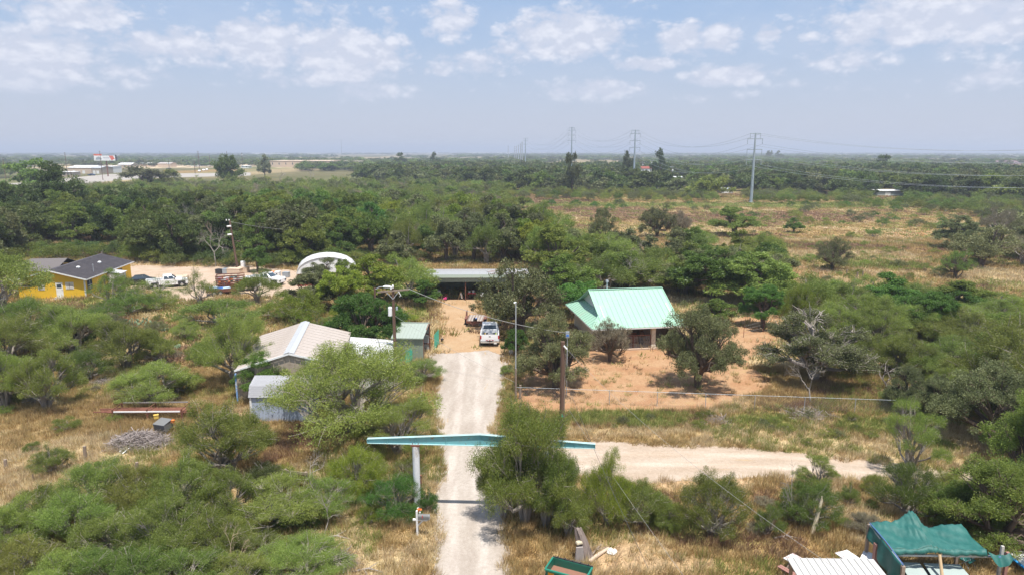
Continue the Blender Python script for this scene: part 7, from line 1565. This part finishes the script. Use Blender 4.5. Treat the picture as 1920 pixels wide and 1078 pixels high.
WOODS = [  # polygon on the ground, spacing, growth, kinds with leaf, height range, width/height, label place
 ([(-60,400),(330,400),(420,425),(560,450),(560,500),(470,499),(300,496),(255,476),(200,470),(90,476),(-60,505)], 5.8, .2, [('dark','dark'),('dark','broad'),('broad','broad'),('dark','dark'),('broad','oak')], (7,10.5), 1.05, 'tall dark tree in the wood behind the yellow house', 'trees in the dark wood behind the yellow house'),
 ([(420,420),(700,410),(700,500),(560,495)], 6.6, .2, [('broad','lush'),('broad','broad'),('broad','broad'),('dark','broad')], (7.5,10), 1.05, 'dense green tree in the wood behind the parking lot and white dome', 'trees in the green wood behind the parking lot'),
 ([(700,400),(860,400),(1010,430),(1060,480),(1060,530),(960,500),(800,498),(700,500)], 6.2, .2, [('broad','yellow'),('broad','broad'),('mesquite','shrub'),('dry','dry'),('mesquite','mesquite'),('broad','oak')], (6,9), 1.05, 'mixed green tree in the wood behind the open barn', 'trees in the wood behind the open barn'),
 ([(-60,358),(240,352),(330,350),(900,345),(960,365),(1000,400),(860,402),(700,412),(420,422),(330,402),(-60,402)], 6.8, .3, [('mesquite','mesquite'),('mesquite','shrub'),('broad','broad'),('mesquite','oak'),('dry','dry'),('mesquite','mesquite')], (4.0,6.5), 1.3, 'pale green low tree in the wide brush between the woods and the horizon', 'low trees in the wide brush'),
 ([(680,318),(1000,320),(1300,322),(1640,330),(1980,338),(1980,382),(1700,372),(1500,366),(1380,362),(1200,364),(1000,362),(860,350),(680,340)], 7.6, .35, [('dark','dark'),('dark','dark'),('broad','dark'),('dark','broad'),('dark','oak')], (7,11), 1.45, 'dark tree in the long belt beyond the meadow', 'dark trees in the belt beyond the meadow'),
 ([(1000,362),(1200,364),(1380,364),(1560,370),(1980,384),(1980,440),(1900,430),(1800,400),(1720,398),(1560,384),(1300,382),(1040,378),(940,372)], 5.2, .3, [('mesquite','shrub'),('mesquite','broad'),('mesquite','oak'),('mesquite','shrub')], (2.6,4.6), 1.3, 'low green mesquite along the far edge of the meadow', 'low mesquites along the far edge of the meadow'),
 ([(1850,430),(1980,438),(1980,520),(1900,500)], 6.5, .2, [('mesquite','oak'),('broad','oak'),('dry','dry')], (4.5,7), 1.2, 'grey green tree at the right edge of the meadow', 'trees at the right edge of the meadow'),
 ([(0,300),(1980,300),(1980,336),(1640,328),(1300,320),(680,317),(680,322),(430,319),(200,321),(0,326)], 22, 2.2, [('dark','dark'),('broad','broad'),('mesquite','oak'),('broad','dark')], (6,10), 1.3, '', ''),
 ([(-60,330),(120,330),(150,350),(-60,356)], 8, .2, [('broad','broad'),('mesquite','mesquite')], (8,12), 1.1, 'tree beside the far road at the left edge', 'trees by the far road at the left edge'),
 ([(1020,470),(1250,470),(1450,478),(1490,540),(1440,560),(1060,545)], 6, .1, [('mesquite','shrub'),('mesquite','mesquite'),('broad','oak'),('dry','dry'),('broad','broad')], (3.6,5.6), 1.25, 'olive green tree between the green roofed house and the meadow', 'trees between the house and the meadow'),
]
cand = []
for wi, (poly, spc, gr, kinds, (h0, h1), ar, lab, grp) in enumerate(WOODS):
    for (x, y) in scatter(poly, spc, rw, growth=gr):
        if any(inpoly(x, y, c) for c in CL_W): continue
        k, lf = rw.choice(kinds); h = h0+(h1-h0)*rw.random()**1.2; wdt = h*ar*(.8+.45*rw.random())
        if k == 'dry': h *= .8; wdt *= .8
        cand.append((wdt*h/(y*y), x, y, k, lf, wdt, h, lab, grp))
cand.sort(reverse=True)
N_IND = 185
for (_, x, y, k, lf, wdt, h, lab, grp) in cand[:N_IND]:
    if not lab: continue
    plant(k, Vector((x, y, 0)), wdt, h, lab, group=grp, leaf=lf, lod=1 if y < 185 else 2)
# ---- geometry-node instancing for what is past counting
def instancer(name, pts, rots, scls, meshes, kind='stuff'):
    """one object that sets a mesh on every point"""
    me = bpy.data.meshes.new(name); me.vertices.add(len(pts)); me.vertices.foreach_set('co', np.ascontiguousarray(pts, np.float32).ravel())
    a = me.attributes.new('turn', 'FLOAT_VECTOR', 'POINT'); a.data.foreach_set('vector', np.ascontiguousarray(rots, np.float32).ravel())
    a = me.attributes.new('size', 'FLOAT_VECTOR', 'POINT'); a.data.foreach_set('vector', np.ascontiguousarray(scls, np.float32).ravel())
    o = link(name, me); o['kind'] = kind
    ng = bpy.data.node_groups.new(name, 'GeometryNodeTree')
    ng.interface.new_socket('Geometry', in_out='INPUT', socket_type='NodeSocketGeometry')
    ng.interface.new_socket('Geometry', in_out='OUTPUT', socket_type='NodeSocketGeometry')
    gi = ng.nodes.new('NodeGroupInput'); go = ng.nodes.new('NodeGroupOutput')
    g2i = ng.nodes.new('GeometryNodeGeometryToInstance')
    for m in meshes:
        src = bpy.data.objects.new(name+'_source', m)
        oi = ng.nodes.new('GeometryNodeObjectInfo'); oi.inputs['Object'].default_value = src; oi.inputs['As Instance'].default_value = False
        ng.links.new(oi.outputs['Geometry'], g2i.inputs[0])
    iop = ng.nodes.new('GeometryNodeInstanceOnPoints'); iop.inputs['Pick Instance'].default_value = len(meshes) > 1
    if len(meshes) > 1: ng.links.new(g2i.outputs[0], iop.inputs['Instance'])
    else: ng.links.new(oi.outputs['Geometry'], iop.inputs['Instance'])
    for an, sk in (('turn', 'Rotation'), ('size', 'Scale')):
        na = ng.nodes.new('GeometryNodeInputNamedAttribute'); na.data_type = 'FLOAT_VECTOR'; na.inputs['Name'].default_value = an
        ng.links.new(na.outputs[0], iop.inputs[sk])
    ng.links.new(gi.outputs[0], iop.inputs['Points']); ng.links.new(iop.outputs[0], go.inputs[0])
    md = o.modifiers.new('scatter', 'NODES'); md.node_group = ng
    return o
def dup_leaf(me, lf):
    m = me.copy(); m.materials.clear(); m.materials.append(leafM[lf]); return m
rest = {}
for c in cand[N_IND:] + [c for c in cand[:N_IND] if not c[7]]:
    lod = 2 if c[2] < 330 else 3
    rest.setdefault((c[3], c[4], lod), []).append(c)
for (k, lf, lod), lst in rest.items():
    pts = [(c[1], c[2], 0) for c in lst]; rots = [(0, 0, rw.random()*6.28) for c in lst]; scl = [(c[5], c[5], c[6]) for c in lst]
    instancer('distant_woodland', pts, rots, scl, [dup_leaf(proto(k, lod, v)[1], lf) for v in range(3)])
# far plain: bands of trees fading to the horizon
fw = {}
for i in range(9000):
    y = 700*(6500/700)**rw.random(); x = (rw.random()*2-1)*y*.85
    m = vf_(np.array([x*.25]), np.array([y*.10]), 55, 21)[0]
    if m < .47 or (x < -y*.3 and y < 900): continue
    h = (4+5*rw.random()); fw.setdefault(rw.choice(['dark', 'broad', 'oak', 'broad']), []).append((x, y, h))
for lf, lst in fw.items():
    instancer('distant_woodland', [(a, b, 0) for a, b, h in lst], [(0, 0, rw.random()*6.28) for _ in lst], [(h*(2.2+b/1500), h*(2.2+b/1500), h) for a, b, h in lst], [dup_leaf(proto('broad', 3, v)[1], lf) for v in range(3)])

# ---- counted shrubs of the meadow and yard margins
SH = [([(1040,380),(1980,392),(1980,440),(1500,425),(1300,398),(1000,396),(930,384)], 5.5, (1.0,2.4), ['shrub','oak','shrub','lush'], 'low green bush scattered along the far side of the rust coloured meadow', 'bushes on the far side of the meadow', 110),
      ([(1000,400),(1480,440),(1900,480),(1900,540),(1500,530),(1300,500),(1030,470)], 7, (.6,1.7), ['shrub','mesquite','oak'], 'small bush scattered in the straw coloured meadow', 'small bushes in the straw coloured meadow', 75),
      ([(1060,770),(1380,775),(1700,790),(1780,850),(1500,835),(1350,815),(1060,800)], 2.2, (.35,.75), ['shrub','oak','shrub'], 'knee high weed bush between the chain link fence and the dirt road', 'weed bushes between the fence and the dirt road', 60),
      ([(0,690),(400,650),(470,760),(350,870),(0,840)], 5.5, (.5,1.2), ['shrub','mesquite','dry'], 'small bush in the dry grass of the left field', 'small bushes in the left field', 24),
      ([(300,590),(420,620),(400,700),(260,720),(200,640)], 4, (.8,1.6), ['shrub','mesquite','oak'], 'low bush in the thicket beside the rust coloured grass', 'low bushes in the left thicket', 24),
      ([(250,482),(420,490),(700,492),(790,488),(790,500),(560,507),(300,499),(250,490)], 3.6, (1.8,3.2), ['broad','dark','shrub','broad'], '', 'understorey', 46),
      ([(-20,476),(250,470),(250,482),(-20,500)], 4, (1.8,3.2), ['broad','dark','broad'], '', 'understorey', 20),
      ([(560,560),(820,520),(830,560),(740,590),(560,640)], 5, (1,2), ['shrub','yellow','oak'], 'understorey bush between the white dome and the open barn', 'bushes between the dome and the barn', 20),
      ([(1420,560),(1980,560),(1980,760),(1700,740),(1560,660)], 5, (1.2,2.2), ['shrub','mesquite','lush','mesquite'], 'low bush filling the right hand thicket', 'low bushes filling the right hand thicket', 60),
      ([(1200,910),(1640,910),(1640,1000),(1240,1010)], 4.5, (.4,.9), ['shrub','dry','mesquite'], 'small dry bush in the grass before the dirt road', 'small bushes in the near right grass', 16),
      ([(500,900),(700,880),(700,1078),(560,1078)], 3.0, (.6,1.3), ['yellow','mesquite','shrub'], 'low bush in the tangle left of the driveway verge', 'low bushes in the tangle left of the driveway', 16)]
for poly, spc, (h0, h1), lfs, lab, grp, mx_ in SH:
    pts = scatter(poly, spc, rw, growth=.4); rw.shuffle(pts)
    for (x, y) in pts[:mx_]:
        h = h0+(h1-h0)*rw.random()
        plant('shrub', Vector((x, y, 0)), h*(1.5+rw.random()*.9), h, lab, group=grp, leaf=rw.choice(lfs), cat='shrub', lod=(1 if y < 100 else 2))

# ---- grass
def blade_mat(name, c0, c1, c2): return leaf_mat(name, c0, c1, c2, .03, .3)
gmats = dict(straw=blade_mat('straw_grass', (.42,.32,.17), (.60,.47,.26), (.76,.63,.40)), gold=blade_mat('golden_grass', (.28,.19,.07), (.43,.30,.12), (.58,.44,.21)),
             rust=blade_mat('rust_grass', (.18,.105,.06), (.28,.17,.10), (.40,.26,.16)), green=blade_mat('green_grass', (.14,.17,.035), (.24,.28,.06), (.38,.40,.11)))
def tuft(seed, n, ht, spread, wd, lean, mat_):
    rg = np.random.default_rng(seed); r = rg.random(n)**.6*spread; a = rg.random(n)*6.283
    b = np.stack([r*np.cos(a), r*np.sin(a), np.zeros(n)], 1); d = np.stack([np.cos(a)*lean, np.sin(a)*lean, np.ones(n)], 1)+rg.normal(size=(n, 3))*.22
    d /= np.linalg.norm(d, axis=1)[:, None]; h = ht*(.5+.7*rg.random(n)); s = np.cross(d, rg.normal(size=(n, 3))); s /= np.linalg.norm(s, axis=1)[:, None]
    t = b+d*h[:, None]; t[:, 2] = np.abs(t[:, 2])
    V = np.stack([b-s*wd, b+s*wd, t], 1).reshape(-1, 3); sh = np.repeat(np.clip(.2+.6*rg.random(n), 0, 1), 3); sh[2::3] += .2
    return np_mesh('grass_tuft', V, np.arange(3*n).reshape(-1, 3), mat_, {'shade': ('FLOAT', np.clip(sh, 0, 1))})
def keep_off(x, y):
    k = np.ones(len(x), bool); PT = np.stack([x, y], 1)
    for poly, nm in SHEETS:
        d = seg_dist(PT, poly); lim = -.1 + .8*vn(x, y, 1.3, 31)
        if nm == 'dirt_yard': lim = np.where(RNG.random(len(x)) < .06, 99, .4)
        if nm in ('parking_lot',): lim = .5
        k &= (d < lim)
    # the trodden yard keeps only scattered tufts
    yard = seg_dist(PT, YARD) > 0
    k &= ~(yard & (RNG.random(len(x)) > .07))
    return k
def grass_layer(y0, y1, n, hmul, lod):
    y = np.sqrt(RNG.random(n)*(y1**2-y0**2)+y0**2); x = (RNG.random(n)*2-1)*y*.86
    k = keep_off(x, y); x, y = x[k], y[k]
    c = ground_colour(x, y); bare_ = (c[:, 2] > .155) & (c[:, 0] > .44); k = ~(bare_ & (RNG.random(len(x)) > .35)); x, y, c = x[k], y[k], c[k]
    grn = c[:, 1] > c[:, 0]*.86; rus = (c[:, 0] < .30) & ~grn; gld = (c[:, 0] < .375) & ~grn & ~rus; u = RNG.random(len(x))
    cls = np.where(grn, 'green', np.where(rus, 'rust', np.where(gld, 'gold', 'straw')))
    cls = np.where((u < .45) & (vf_(x, y, 5, 40) > .52), 'green', cls); cls = np.where((u > .85), 'gold', cls)
    for kk in ('straw', 'gold', 'rust', 'green'):
        s = cls == kk
        if not s.any(): continue
        X, Y = x[s], y[s]; m = s.sum(); hh = hmul*(.55+.9*vf_(X, Y, 4, 44))*(.6+.8*RNG.random(m))
        rot = np.stack([np.full(m, .16)+RNG.normal(size=m)*.1, RNG.normal(size=m)*.12, RNG.random(m)*6.28*(.3)], 1)
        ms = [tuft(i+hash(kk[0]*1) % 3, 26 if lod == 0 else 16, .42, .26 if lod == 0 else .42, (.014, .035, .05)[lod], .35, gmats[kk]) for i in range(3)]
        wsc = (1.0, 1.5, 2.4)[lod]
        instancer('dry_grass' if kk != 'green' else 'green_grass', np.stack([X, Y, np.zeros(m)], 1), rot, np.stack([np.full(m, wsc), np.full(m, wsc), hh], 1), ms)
grass_layer(27, 62, 42000, 1.0, 0)
grass_layer(62, 160, 52000, 1.15, 1)
grass_layer(160, 330, 60000, .85, 2)
# ---- haze
hb = MB(); hb.bx(-13500, 13500, -400, 12500, -1.0, 75)
hm = bpy.data.materials.new('haze'); hm.use_nodes = True; t = hm.node_tree
for n in list(t.nodes): t.nodes.remove(n)
o_ = t.nodes.new('ShaderNodeOutputMaterial'); pv_ = t.nodes.new('ShaderNodeVolumePrincipled')
pv_.inputs['Color'].default_value = (.80, .87, 1.0, 1); pv_.inputs['Density'].default_value = .00030; pv_.inputs['Anisotropy'].default_value = .2
t.links.new(pv_.outputs[0], o_.inputs['Volume'])
hz = hb.build('haze', hm); hz['kind'] = 'stuff'
